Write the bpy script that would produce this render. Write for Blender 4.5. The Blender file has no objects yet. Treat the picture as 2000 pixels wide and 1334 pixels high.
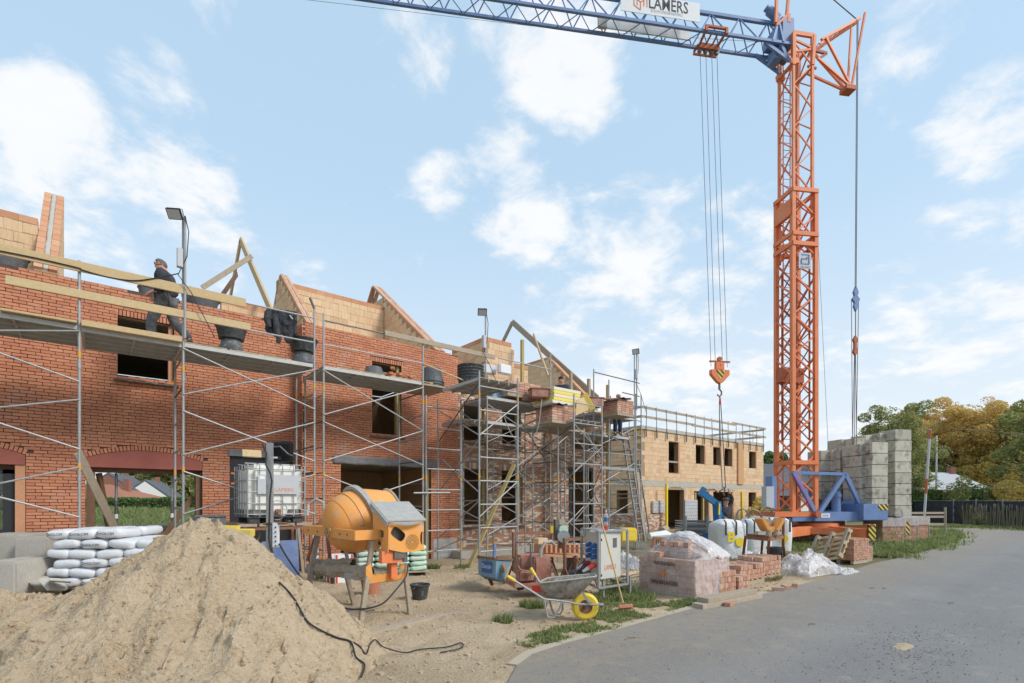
import bpy, bmesh, math, random
from mathutils import Vector, Matrix, noise as mnoise
from mathutils.geometry import intersect_point_tri_2d
V = Vector
R = random.Random(7)
col = bpy.context.scene.collection
# ------------------------------------------------------------------ camera
EYE, YAW, DIST = 1.8, math.radians(39.1), 14.1
ST, CT = math.sin(YAW), math.cos(YAW)
RIGHT, FWD, CAMP = V((CT, -ST, 0)), V((ST, CT, 0)), V((0, -DIST, EYE))
cd = bpy.data.cameras.new('camera'); cam = bpy.data.objects.new('camera', cd); col.objects.link(cam)
cam.location = CAMP; cam.rotation_euler = (math.pi/2, 0, -YAW)
cd.sensor_width = 36; cd.lens = 18; cd.shift_y = 0.1555; cd.clip_start = 0.05; cd.clip_end = 2000
bpy.context.scene.camera = cam
# ------------------------------------------------------------------ light and sky
sc = bpy.context.scene
sc.view_settings.view_transform = 'Standard'; sc.view_settings.look = 'None'
sc.view_settings.exposure = 0.96; sc.view_settings.gamma = 1; sc.view_settings.use_curve_mapping = False
SUN_EL, SUN_AZ = math.radians(41), math.radians(297)      # azimuth from +x towards +y; the facades face -y
sl = bpy.data.lights.new('sun', 'SUN'); so = bpy.data.objects.new('sun', sl); col.objects.link(so)
sl.energy = 1.45; sl.angle = math.radians(18); sl.color = (1, .95, .88)
sdir = V((math.cos(SUN_EL)*math.cos(SUN_AZ), math.cos(SUN_EL)*math.sin(SUN_AZ), math.sin(SUN_EL)))
so.rotation_euler = sdir.to_track_quat('Z', 'Y').to_euler(); so.location = (0, 0, 40)

def pray(px, py): return FWD + RIGHT*((px-1000)/1000) + V((0, 0, (978-py)/1000))
def P(px, py, Z): return CAMP + pray(px, py)*Z                 # the point Z metres deep in view
def G(px, py, z=0):
    r = pray(px, py); return CAMP + r*((z-EYE)/r.z)
def FY(px, py, y):
    r = pray(px, py); return CAMP + r*((y+DIST)/r.y)
def FX(px, py, x):
    r = pray(px, py); return CAMP + r*(x/r.x)
def xy(px, y): return FY(px, 978, y).x
def C(X, Z, z=0): return V((0, -DIST, 0)) + RIGHT*X + FWD*Z + V((0, 0, z))
def topx(w):
    d = w-CAMP; Z = d.dot(FWD)
    return (1000+1000*d.dot(RIGHT)/max(Z, .01), 978-1000*d.z/max(Z, .01), Z)

def build_world():
    w = bpy.data.worlds.new('World'); sc.world = w; w.use_nodes = True
    nt = w.node_tree; N, L = nt.nodes, nt.links; N.clear()
    def n(t, **k):
        x = N.new(t)
        for a, b in k.items(): setattr(x, a, b)
        return x
    out = n('ShaderNodeOutputWorld'); bg = n('ShaderNodeBackground'); bg.inputs[1].default_value = .15
    sky = n('ShaderNodeTexSky', sky_type='NISHITA', sun_disc=False, sun_elevation=SUN_EL, sun_rotation=math.pi/2-SUN_AZ, air_density=1.0, dust_density=1.2, ozone_density=1.5)
    tc = n('ShaderNodeTexCoord'); vec = tc.outputs['Generated']
    def math_(op, a, b=None, c=None, clamp=False):
        m = n('ShaderNodeMath', operation=op, use_clamp=clamp)
        for i, q in enumerate((a, b, c)):
            if q is None: continue
            if isinstance(q, (int, float)): m.inputs[i].default_value = q
            else: L.new(q, m.inputs[i])
        return m.outputs[0]
    nrm = n('ShaderNodeVectorMath', operation='NORMALIZE'); L.new(vec, nrm.inputs[0]); d = nrm.outputs[0]
    sep = n('ShaderNodeSeparateXYZ'); L.new(d, sep.inputs[0])
    zz = math_('ADD', math_('MAXIMUM', sep.outputs[2], 0), .22)
    dv = n('ShaderNodeCombineXYZ')
    L.new(math_('DIVIDE', sep.outputs[0], zz), dv.inputs[0]); L.new(math_('DIVIDE', sep.outputs[1], zz), dv.inputs[1])
    def nz(scale, detail, rough, off=0, dist=0.0):
        t = n('ShaderNodeTexNoise'); t.inputs['Scale'].default_value = scale; t.inputs['Detail'].default_value = detail
        t.inputs['Roughness'].default_value = rough; t.inputs['Distortion'].default_value = dist
        a = n('ShaderNodeVectorMath', operation='ADD'); a.inputs[1].default_value = (off, off*.7, 0)
        L.new(dv.outputs[0], a.inputs[0]); L.new(a.outputs[0], t.inputs['Vector']); return t.outputs['Fac']
    big = nz(1.6, 8, .6, 3.1, .4); fine = nz(5.2, 7, .62, 9.0, .2)
    # cloud masses: pixel x, y, radius, weight
    blobs = [(1110, 90, 125, .75), (1110, 185, 65, .5), (1000, 45, 90, .4), (800, 70, 90, .35), (90, 240, 100, .6), (40, 330, 120, .38), (60, 190, 70, .4), (300, 150, 75, .42), (430, 40, 60, .3),
             (990, 290, 75, .5), (1010, 420, 100, .62), (880, 370, 60, .45), (1940, 230, 110, .68), (1830, 40, 110, .5), (1790, 170, 70, .42), (1260, 650, 230, .55), (1330, 720, 200, .4),
             (1900, 620, 200, .5), (1800, 700, 220, .4), (90, 430, 200, .45), (330, 420, 150, .42), (560, 480, 70, .3), (1280, 200, 50, .4), (1650, 190, 70, .4),
             (1450, 620, 150, .3), (1640, 720, 160, .35), (540, 200, 40, .3), (1700, 500, 80, .3), (820, 620, 120, .18), (1120, 560, 60, .22)]
    acc = None
    for px, py, r, wt in blobs:
        q = pray(px, py); ln = q.length; q = q.normalized()
        ang = (r/1000)/ln
        dt = n('ShaderNodeVectorMath', operation='DOT_PRODUCT'); L.new(d, dt.inputs[0]); dt.inputs[1].default_value = q
        mr = n('ShaderNodeMapRange', interpolation_type='SMOOTHSTEP'); L.new(dt.outputs['Value'], mr.inputs[0])
        mr.inputs[1].default_value = math.cos(ang*1.6); mr.inputs[2].default_value = math.cos(ang*.05); mr.inputs[3].default_value = 0; mr.inputs[4].default_value = wt
        acc = mr.outputs[0] if acc is None else math_('MAXIMUM', acc, mr.outputs[0])
    s1 = math_('MULTIPLY_ADD', big, 1.45, math_('MULTIPLY', fine, 1.7))
    s2 = math_('ADD', s1, acc)
    mr = n('ShaderNodeMapRange', interpolation_type='SMOOTHSTEP'); L.new(s2, mr.inputs[0])
    mr.inputs[1].default_value = 1.88; mr.inputs[2].default_value = 2.34; mr.inputs[3].default_value = 0; mr.inputs[4].default_value = .93
    cloud = mr.outputs[0]
    # thin milky veil towards the horizon
    veil = n('ShaderNodeMapRange', interpolation_type='SMOOTHSTEP'); L.new(sep.outputs[2], veil.inputs[0])
    veil.inputs[1].default_value = .62; veil.inputs[2].default_value = -.05; veil.inputs[3].default_value = .84; veil.inputs[4].default_value = .97
    m0 = n('ShaderNodeMix', data_type='RGBA'); L.new(veil.outputs[0], m0.inputs[0]); L.new(sky.outputs[0], m0.inputs[6]); el = n('ShaderNodeMapRange', interpolation_type='SMOOTHSTEP'); L.new(sep.outputs[2], el.inputs[0]); el.inputs[1].default_value = .0; el.inputs[2].default_value = .55; el.inputs[3].default_value = 1; el.inputs[4].default_value = 0
    hz = n('ShaderNodeMix', data_type='RGBA'); L.new(el.outputs[0], hz.inputs[0]); hz.inputs[6].default_value = (1.84, 2.52, 3.12, 1); hz.inputs[7].default_value = (2.85, 3.08, 3.27, 1); L.new(hz.outputs[2], m0.inputs[7])
    m1 = n('ShaderNodeMix', data_type='RGBA'); L.new(cloud, m1.inputs[0]); L.new(m0.outputs[2], m1.inputs[6])
    shade = n('ShaderNodeMix', data_type='RGBA'); L.new(fine, shade.inputs[0]); shade.inputs[6].default_value = (3.2, 3.28, 3.38, 1); shade.inputs[7].default_value = (3.55, 3.55, 3.55, 1)
    L.new(shade.outputs[2], m1.inputs[7])
    L.new(m1.outputs[2], bg.inputs[0]); L.new(bg.outputs[0], out.inputs[0])
build_world()

# ------------------------------------------------------------------ materials
MATS = {}
def mat(name, c, rough=.75, metal=0.0, var=None, rnd=None, bump=None, dirt=None, stretch=None, spec=.4, alpha=None, trans=None, fine=None, emit=None):
    """var=(colour, scale, amount)  rnd=[(pos, colour), ...] per piece  bump=(scale, strength, distance)  dirt=(colour, scale, lo, hi)"""
    m = bpy.data.materials.new(name); m.use_nodes = True; nt = m.node_tree; N, L = nt.nodes, nt.links
    b = N['Principled BSDF']; b.inputs['Roughness'].default_value = rough; b.inputs['Metallic'].default_value = metal
    b.inputs['Specular IOR Level'].default_value = spec
    geo = N.new('ShaderNodeNewGeometry'); pos = geo.outputs['Position']
    if stretch:
        mp = N.new('ShaderNodeMapping'); mp.inputs['Scale'].default_value = stretch; L.new(pos, mp.inputs[0]); pos = mp.outputs[0]
    cur = None
    def noise(scale, detail=6, rough=.6):
        t = N.new('ShaderNodeTexNoise'); t.inputs['Scale'].default_value = scale; t.inputs['Detail'].default_value = detail
        t.inputs['Roughness'].default_value = rough; L.new(pos, t.inputs['Vector']); return t.outputs['Fac']
    def mixc(fac, a, bb):
        x = N.new('ShaderNodeMix'); x.data_type = 'RGBA'
        if isinstance(fac, float): x.inputs[0].default_value = fac
        else: L.new(fac, x.inputs[0])
        for i, q in ((6, a), (7, bb)):
            if isinstance(q, tuple): x.inputs[i].default_value = (*q[:3], 1)
            else: L.new(q, x.inputs[i])
        return x.outputs[2]
    def mrange(x, a, bb, lo=0., hi=1.):
        r = N.new('ShaderNodeMapRange'); L.new(x, r.inputs[0]); r.inputs[1].default_value = a; r.inputs[2].default_value = bb
        r.inputs[3].default_value = lo; r.inputs[4].default_value = hi; return r.outputs[0]
    cur = tuple(c)
    if rnd:
        oi = N.new('ShaderNodeObjectInfo'); ad = N.new('ShaderNodeMath'); ad.operation = 'ADD'
        L.new(geo.outputs['Random Per Island'], ad.inputs[0]); L.new(oi.outputs['Random'], ad.inputs[1])
        fr = N.new('ShaderNodeMath'); fr.operation = 'FRACT'; L.new(ad.outputs[0], fr.inputs[0])
        rp = N.new('ShaderNodeValToRGB'); rp.color_ramp.interpolation = 'LINEAR'
        els = rp.color_ramp.elements
        while len(els) < len(rnd): els.new(.5)
        for e, (p, q) in zip(els, rnd): e.position = p; e.color = (*q, 1)
        L.new(fr.outputs[0], rp.inputs[0]); cur = rp.outputs[0]
    if var:
        cur = mixc(mrange(noise(var[1]), .32, .68, 0, var[2]), cur, tuple(var[0]))
    if fine:
        cur = mixc(mrange(noise(fine[1], 3), .35, .65, 0, fine[2]), cur, tuple(fine[0]))
    if dirt:
        cur = mixc(mrange(noise(dirt[1], 8, .65), dirt[2], dirt[3]), cur, tuple(dirt[0]))
    if isinstance(cur, tuple): b.inputs['Base Color'].default_value = (*cur[:3], 1)
    else: L.new(cur, b.inputs['Base Color'])
    if bump:
        bp = N.new('ShaderNodeBump'); bp.inputs['Strength'].default_value = bump[1]; bp.inputs['Distance'].default_value = bump[2]
        L.new(noise(bump[0], 9, .65), bp.inputs['Height']); L.new(bp.outputs[0], b.inputs['Normal'])
    if alpha is not None: b.inputs['Alpha'].default_value = alpha
    if trans is not None: b.inputs['Transmission Weight'].default_value = trans
    MATS[name] = m; return m

mat('red_brick', (.4, .13, .07), .85, rnd=[(0, (.60, .245, .13)), (.3, (.52, .20, .10)), (.55, (.66, .305, .165)), (.8, (.45, .165, .085)), (1, (.58, .26, .145))], var=((.33, .10, .055), 2.2, .5), fine=((.66, .30, .19), 60, .4), dirt=((.62, .37, .28), 1.1, .56, .80), bump=(90, .5, .01))
mat('red_mortar', (.085, .05, .038), .95, var=((.15, .10, .08), 12, .6), bump=(60, .6, .01))
mat('old_brick', (.3, .12, .07), .9, rnd=[(0, (.46, .18, .10)), (.2, (.26, .11, .07)), (.38, (.52, .23, .14)), (.52, (.36, .15, .09)), (.64, (.48, .28, .18)), (.74, (.74, .63, .49)), (1, (.80, .70, .57))], var=((.30, .14, .09), 14, .4), fine=((.66, .55, .42), 45, .35), bump=(60, .7, .012))
mat('old_mortar', (.26, .18, .13), .95, var=((.50, .42, .33), 18, .7), bump=(60, .6, .01))
mat('clay_block', (.66, .45, .25), .9, rnd=[(0, (.71, .49, .30)), (.3, (.64, .42, .245)), (.6, (.75, .55, .37)), (.85, (.67, .45, .27)), (.95, (.55, .31, .18)), (1, (.58, .36, .21))], var=((.52, .33, .18), 22, .55), fine=((.80, .63, .43), 45, .35), stretch=(1, 1, .1), bump=(50, .45, .008))
mat('clay_block_ribbed', (.6, .36, .19), .9, rnd=[(0, (.66, .42, .22)), (.5, (.56, .32, .16)), (1, (.70, .47, .27))], var=((.50, .27, .13), 40, .7), stretch=(1, 1, .06), bump=(40, .5, .01))
mat('clay_orange', (.55, .22, .10), .9, rnd=[(0, (.62, .33, .19)), (.5, (.54, .26, .14)), (1, (.66, .38, .23))], var=((.46, .21, .12), 25, .5), bump=(60, .4, .01))
mat('block_joint', (.40, .27, .16), .95, var=((.3, .2, .12), 10, .6))
mat('concrete', (.46, .43, .38), .9, var=((.36, .33, .28), 3, .7), fine=((.55, .52, .46), 30, .4), bump=(40, .4, .01))
mat('concrete_block', (.40, .37, .27), .9, rnd=[(0, (.52, .49, .40)), (.5, (.60, .56, .46)), (1, (.46, .43, .35))], var=((.38, .35, .28), 2.2, .6), dirt=((.16, .145, .115), 3.2, .50, .70), bump=(40, .3, .01))
mat('grey_block', (.42, .42, .41), .9, rnd=[(0, (.4, .4, .39)), (1, (.5, .5, .48))], var=((.33, .33, .32), 20, .5), bump=(50, .5, .01))
mat('galvanized', (.36, .365, .365), .5, .35, var=((.24, .24, .235), 9, .7), fine=((.46, .47, .47), 60, .4), dirt=((.33, .27, .2), 7, .62, .75))
mat('dark_steel', (.20, .19, .18), .5, .6, var=((.12, .11, .10), 12, .6))
mat('deck_steel', (.52, .51, .49), .6, .1, var=((.33, .32, .30), 8, .6), fine=((.5, .49, .46), 30, .4))
mat('yellow_band', (.65, .36, .06), .6, var=((.5, .25, .04), 40, .5))
mat('pine_wood', (.56, .41, .22), .75, rnd=[(0, (.58, .42, .22)), (.5, (.50, .36, .19)), (1, (.62, .48, .28))], var=((.42, .28, .13), 14, .55), fine=((.66, .52, .32), 90, .3), dirt=((.30, .22, .13), 5, .6, .8))
mat('grey_wood', (.38, .31, .23), .85, rnd=[(0, (.36, .29, .21)), (1, (.44, .36, .27))], var=((.25, .19, .13), 12, .6), fine=((.5, .43, .34), 80, .3))
mat('green_wood', (.46, .37, .16), .8, var=((.34, .25, .10), 10, .6))
mat('brown_wood', (.20, .11, .06), .7, var=((.11, .06, .035), 10, .6))
mat('dark_void', (.012, .011, .010), .9)
mat('dark_frame', (.03, .03, .033), .5)
mat('lead_sheet', (.17, .165, .17), .6, .2, var=((.28, .27, .27), 8, .6), bump=(9, .5, .03))
mat('red_panel', (.36, .115, .085), .8, var=((.30, .09, .07), 5, .5), bump=(80, .2, .004))
mat('sill_dark', (.07, .07, .08), .6, var=((.3, .22, .17), 12, .4))
mat('crane_orange', (.70, .17, .05), .55, var=((.78, .27, .12), 1.6, .7), dirt=((.40, .19, .10), 3.5, .55, .75), fine=((.8, .27, .11), 30, .3))
mat('crane_orange_old', (.50, .13, .05), .65, var=((.30, .10, .05), 4, .6), dirt=((.17, .09, .06), 6, .55, .75))
mat('crane_blue', (.16, .25, .46), .5, var=((.12, .19, .37), 3, .6), dirt=((.10, .11, .14), 6, .6, .8))
mat('mixer_orange', (.78, .33, .075), .5, var=((.66, .27, .07), 5, .55), fine=((.85, .45, .16), 45, .3), dirt=((.50, .40, .29), 7, .54, .70), bump=(30, .3, .006))
mat('mixer_frame', (.80, .36, .09), .5, var=((.72, .30, .07), 5, .5), dirt=((.52, .43, .33), 8, .55, .70))
mat('mixer_grey', (.32, .32, .31), .7, var=((.45, .42, .37), 9, .6), dirt=((.5, .44, .36), 14, .58, .7))
mat('cement_crust', (.42, .36, .28), .95, var=((.30, .23, .16), 14, .7), bump=(30, .9, .03))
mat('white_plastic', (.78, .77, .72), .55, var=((.68, .66, .60), 4, .5), dirt=((.45, .42, .36), 9, .66, .85))
mat('bag_white', (.72, .73, .75), .45, var=((.60, .61, .64), 6, .6), bump=(14, .5, .03))
mat('bag_green', (.60, .72, .62), .45, rnd=[(0, (.66, .70, .67)), (.5, (.45, .66, .48)), (1, (.62, .70, .65))], bump=(16, .5, .03))
mat('bulk_bag', (.76, .76, .75), .7, var=((.66, .66, .65), 5, .6), bump=(9, .6, .05))
mat('black_plastic', (.035, .036, .038), .55, var=((.10, .10, .10), 14, .6), dirt=((.28, .26, .24), 16, .58, .72))
mat('grey_plastic', (.09, .095, .105), .6, var=((.17, .17, .17), 10, .6), dirt=((.36, .34, .31), 18, .57, .7))
mat('rust', (.25, .11, .065), .85, var=((.36, .19, .12), 12, .7), fine=((.14, .07, .05), 50, .5))
mat('blue_paint', (.10, .17, .36), .6, var=((.28, .30, .36), 7, .5), dirt=((.30, .24, .2), 6, .6, .75))
mat('skip_blue', (.21, .36, .46), .55, var=((.14, .26, .36), 6, .6), dirt=((.33, .26, .2), 7, .58, .75))
mat('machine_red', (.33, .12, .085), .75, var=((.44, .25, .18), 8, .7), dirt=((.38, .26, .19), 8, .5, .7))
mat('rubber', (.03, .03, .03), .7, var=((.07, .065, .06), 12, .6))
mat('cable_black', (.022, .022, .024), .55)
mat('grey_hose', (.38, .36, .32), .7)
mat('bright_yellow', (.80, .58, .06), .5, var=((.66, .46, .05), 12, .5), dirt=((.40, .32, .2), 14, .62, .76))
mat('yellow_foam', (.85, .66, .14), .8, var=((.75, .56, .1), 9, .5))
mat('cream_foam', (.72, .68, .52), .85)
mat('white_foam', (.72, .72, .70), .8)
mat('foil_board', (.62, .62, .64), .4, .3, var=((.48, .49, .52), 6, .6))
mat('cabinet', (.56, .55, .50), .5, var=((.50, .48, .43), 4, .5), dirt=((.40, .32, .25), 9, .66, .82))
mat('print_orange', (.70, .20, .06), .6); mat('print_dark', (.03, .035, .045), .6); mat('print_black', (.015, .015, .017), .6)
mat('print_purple', (.45, .10, .42), .6); mat('print_yellow', (.82, .60, .03), .6); mat('print_white', (.78, .78, .78), .6); mat('print_blue', (.05, .13, .36), .6)
mat('print_green', (.08, .30, .10), .6); mat('sand_bag_grey', (.30, .30, .31), .6)
mat('socket_blue', (.03, .12, .36), .5); mat('socket_red', (.58, .05, .035), .5); mat('lamp_black', (.018, .018, .02), .5)
mat('sign_grey', (.50, .51, .53), .5, var=((.42, .43, .46), 5, .4)); mat('sign_white', (.75, .76, .77), .5, var=((.66, .67, .68), 6, .4))
mat('skin', (.56, .30, .20), .6, var=((.48, .23, .15), 30, .5)); mat('hair_grey', (.12, .105, .095), .9, var=((.22, .2, .18), 80, .7)); mat('hair_dark', (.03, .022, .018), .9)
mat('jacket_black', (.028, .028, .033), .8, var=((.085, .085, .095), 14, .8), bump=(12, .8, .04)); mat('trouser_grey', (.075, .075, .085), .85, var=((.21, .20, .20), 11, .8), bump=(12, .8, .04))
mat('navy', (.03, .04, .075), .85, bump=(12, .8, .04)); mat('lift_blue', (.03, .16, .34), .45, var=((.02, .11, .25), 5, .5))
mat('sand', (.66, .50, .325), .95, var=((.52, .38, .235), 1.2, .8), fine=((.74, .59, .41), 26, .6), dirt=((.40, .28, .17), 4, .55, .82), bump=(30, 1.0, .07))
mat('asphalt', (.145, .134, .126), .66, var=((.20, .19, .182), .45, .9), fine=((.30, .29, .28), 75, .7), dirt=((.36, .30, .23), 2.1, .56, .78), bump=(95, .8, .012), spec=.35)
mat('kerb', (.42, .35, .26), .9, var=((.46, .38, .28), 5, .7), bump=(60, .4, .01))
mat('grass_green', (.13, .20, .04), .8, rnd=[(0, (.13, .19, .06)), (.4, (.21, .28, .09)), (.75, (.31, .33, .13)), (1, (.42, .37, .20))])
mat('grass_dry', (.30, .27, .14), .85, rnd=[(0, (.16, .19, .06)), (.5, (.30, .27, .13)), (1, (.42, .34, .20))])
mat('leaf_dark', (0.05, 0.09, 0.02), .7, rnd=[(0, (0.07, 0.15, 0.04)), (.6, (0.13, 0.23, 0.06)), (1, (0.22, 0.30, 0.10))])
mat('leaf_olive', (0.12, 0.13, 0.04), .75, rnd=[(0, (0.18, 0.23, 0.09)), (.5, (0.33, 0.37, 0.13)), (.85, (0.49, 0.46, 0.18)), (1, (0.55, 0.40, 0.20))])
mat('leaf_gold', (0.41, 0.29, 0.05), .75, rnd=[(0, (0.41, 0.41, 0.12)), (.3, (0.73, 0.63, 0.17)), (.6, (0.81, 0.63, 0.21)), (.85, (0.71, 0.46, 0.20)), (1, (0.59, 0.35, 0.18))])
mat('leaf_rust', (0.37, 0.18, 0.07), .75, rnd=[(0, (0.51, 0.30, 0.13)), (.4, (0.71, 0.41, 0.16)), (.7, (0.76, 0.54, 0.17)), (1, (0.59, 0.34, 0.20))])
mat('bark', (.13, .10, .075), .9, var=((.07, .055, .045), 8, .7), bump=(20, .8, .03))
mat('fence_cloth', (.028, .03, .036), .7, var=((.05, .052, .06), 3, .6)); mat('roof_tile', (.38, .16, .10), .85, rnd=[(0, (.36, .15, .09)), (1, (.46, .22, .14))], var=((.28, .12, .08), 10, .5))
mat('roof_slate', (.09, .095, .11), .8, var=((.13, .135, .15), 4, .6)); mat('white_wall', (.76, .75, .71), .9); mat('far_brick', (.30, .14, .10), .9, var=((.22, .10, .08), 5, .6))
mat('stalk', (.28, .25, .17), .9, rnd=[(0, (.24, .21, .14)), (.5, (.34, .29, .2)), (1, (.18, .19, .09))]); mat('terracotta', (.52, .22, .13), .85, var=((.44, .17, .1), 8, .6), dirt=((.5, .4, .32), 8, .6, .75))
mat('pack_brick', (.44, .22, .14), .9, rnd=[(0, (.50, .24, .14)), (.3, (.40, .17, .10)), (.6, (.56, .31, .20)), (.85, (.62, .42, .30)), (1, (.36, .15, .09))], var=((.36, .15, .1), 14, .5), fine=((.64, .5, .4), 40, .35), bump=(60, .5, .01))

def film_material(name, colr, tr, rough=.25):
    m = bpy.data.materials.new(name); m.use_nodes = True; nt = m.node_tree; N, L = nt.nodes, nt.links; N.clear()
    o = N.new('ShaderNodeOutputMaterial'); mx = N.new('ShaderNodeMixShader'); t = N.new('ShaderNodeBsdfTransparent')
    p = N.new('ShaderNodeBsdfPrincipled'); p.inputs['Base Color'].default_value = (*colr, 1); p.inputs['Roughness'].default_value = rough
    nz = N.new('ShaderNodeTexNoise'); nz.inputs['Scale'].default_value = 5; nz.inputs['Detail'].default_value = 6; g = N.new('ShaderNodeNewGeometry'); L.new(g.outputs['Position'], nz.inputs['Vector'])
    lw = N.new('ShaderNodeLayerWeight'); lw.inputs[0].default_value = .35
    a = N.new('ShaderNodeMath'); a.operation = 'MULTIPLY_ADD'; L.new(nz.outputs['Fac'], a.inputs[0]); a.inputs[1].default_value = .5; a.inputs[2].default_value = 1-tr-.25
    b = N.new('ShaderNodeMath'); b.operation = 'MULTIPLY_ADD'; L.new(lw.outputs['Facing'], b.inputs[0]); b.inputs[1].default_value = .55; L.new(a.outputs[0], b.inputs[2]); b.use_clamp = True
    L.new(b.outputs[0], mx.inputs[0]); L.new(t.outputs[0], mx.inputs[1]); L.new(p.outputs[0], mx.inputs[2]); L.new(mx.outputs[0], o.inputs[0])
    MATS[name] = m
film_material('clear_film', (.74, .69, .68), .78); film_material('white_film', (.70, .67, .66), .50)
def glass_material(name):
    m = bpy.data.materials.new(name); m.use_nodes = True; nt = m.node_tree; N, L = nt.nodes, nt.links; N.clear()
    o = N.new('ShaderNodeOutputMaterial'); mx = N.new('ShaderNodeMixShader'); t = N.new('ShaderNodeBsdfTransparent'); g = N.new('ShaderNodeBsdfGlossy'); g.inputs['Roughness'].default_value = .02
    f = N.new('ShaderNodeFresnel'); f.inputs[0].default_value = 1.6; t.inputs[0].default_value = (.75, .78, .78, 1)
    L.new(f.outputs[0], mx.inputs[0]); L.new(t.outputs[0], mx.inputs[1]); L.new(g.outputs[0], mx.inputs[2]); L.new(mx.outputs[0], o.inputs[0]); MATS[name] = m
glass_material('glass')
def stripes_material(name, a, b, scale):
    m = bpy.data.materials.new(name); m.use_nodes = True; nt = m.node_tree; N, L = nt.nodes, nt.links
    p = N['Principled BSDF']; tc = N.new('ShaderNodeTexCoord'); mp = N.new('ShaderNodeMapping'); mp.inputs['Rotation'].default_value = (0, math.radians(45), 0)
    w = N.new('ShaderNodeTexWave'); w.inputs['Scale'].default_value = scale; w.inputs['Distortion'].default_value = 0; r = N.new('ShaderNodeValToRGB'); r.color_ramp.interpolation = 'CONSTANT'
    r.color_ramp.elements[0].color = (*a, 1); r.color_ramp.elements[1].color = (*b, 1); r.color_ramp.elements[1].position = .5
    L.new(tc.outputs['Object'], mp.inputs[0]); L.new(mp.outputs[0], w.inputs['Vector']); L.new(w.outputs['Fac'], r.inputs[0]); L.new(r.outputs[0], p.inputs['Base Color']); p.inputs['Roughness'].default_value = .5
    MATS[name] = m
stripes_material('hazard', (.02, .02, .02), (.7, .5, .06), 2.2)

for k in [k for k in MATS if k.startswith('leaf') or k.startswith('grass')]:      # leaves let light through
    nt = MATS[k].node_tree; b = nt.nodes['Principled BSDF']; t = nt.nodes.new('ShaderNodeBsdfTranslucent'); mx = nt.nodes.new('ShaderNodeMixShader'); mx.inputs[0].default_value = .42
    nt.links.new(b.inputs['Base Color'].links[0].from_socket, t.inputs[0]); o = nt.nodes['Material Output']; nt.links.new(b.outputs[0], mx.inputs[1]); nt.links.new(t.outputs[0], mx.inputs[2]); nt.links.new(mx.outputs[0], o.inputs[0])
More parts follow.
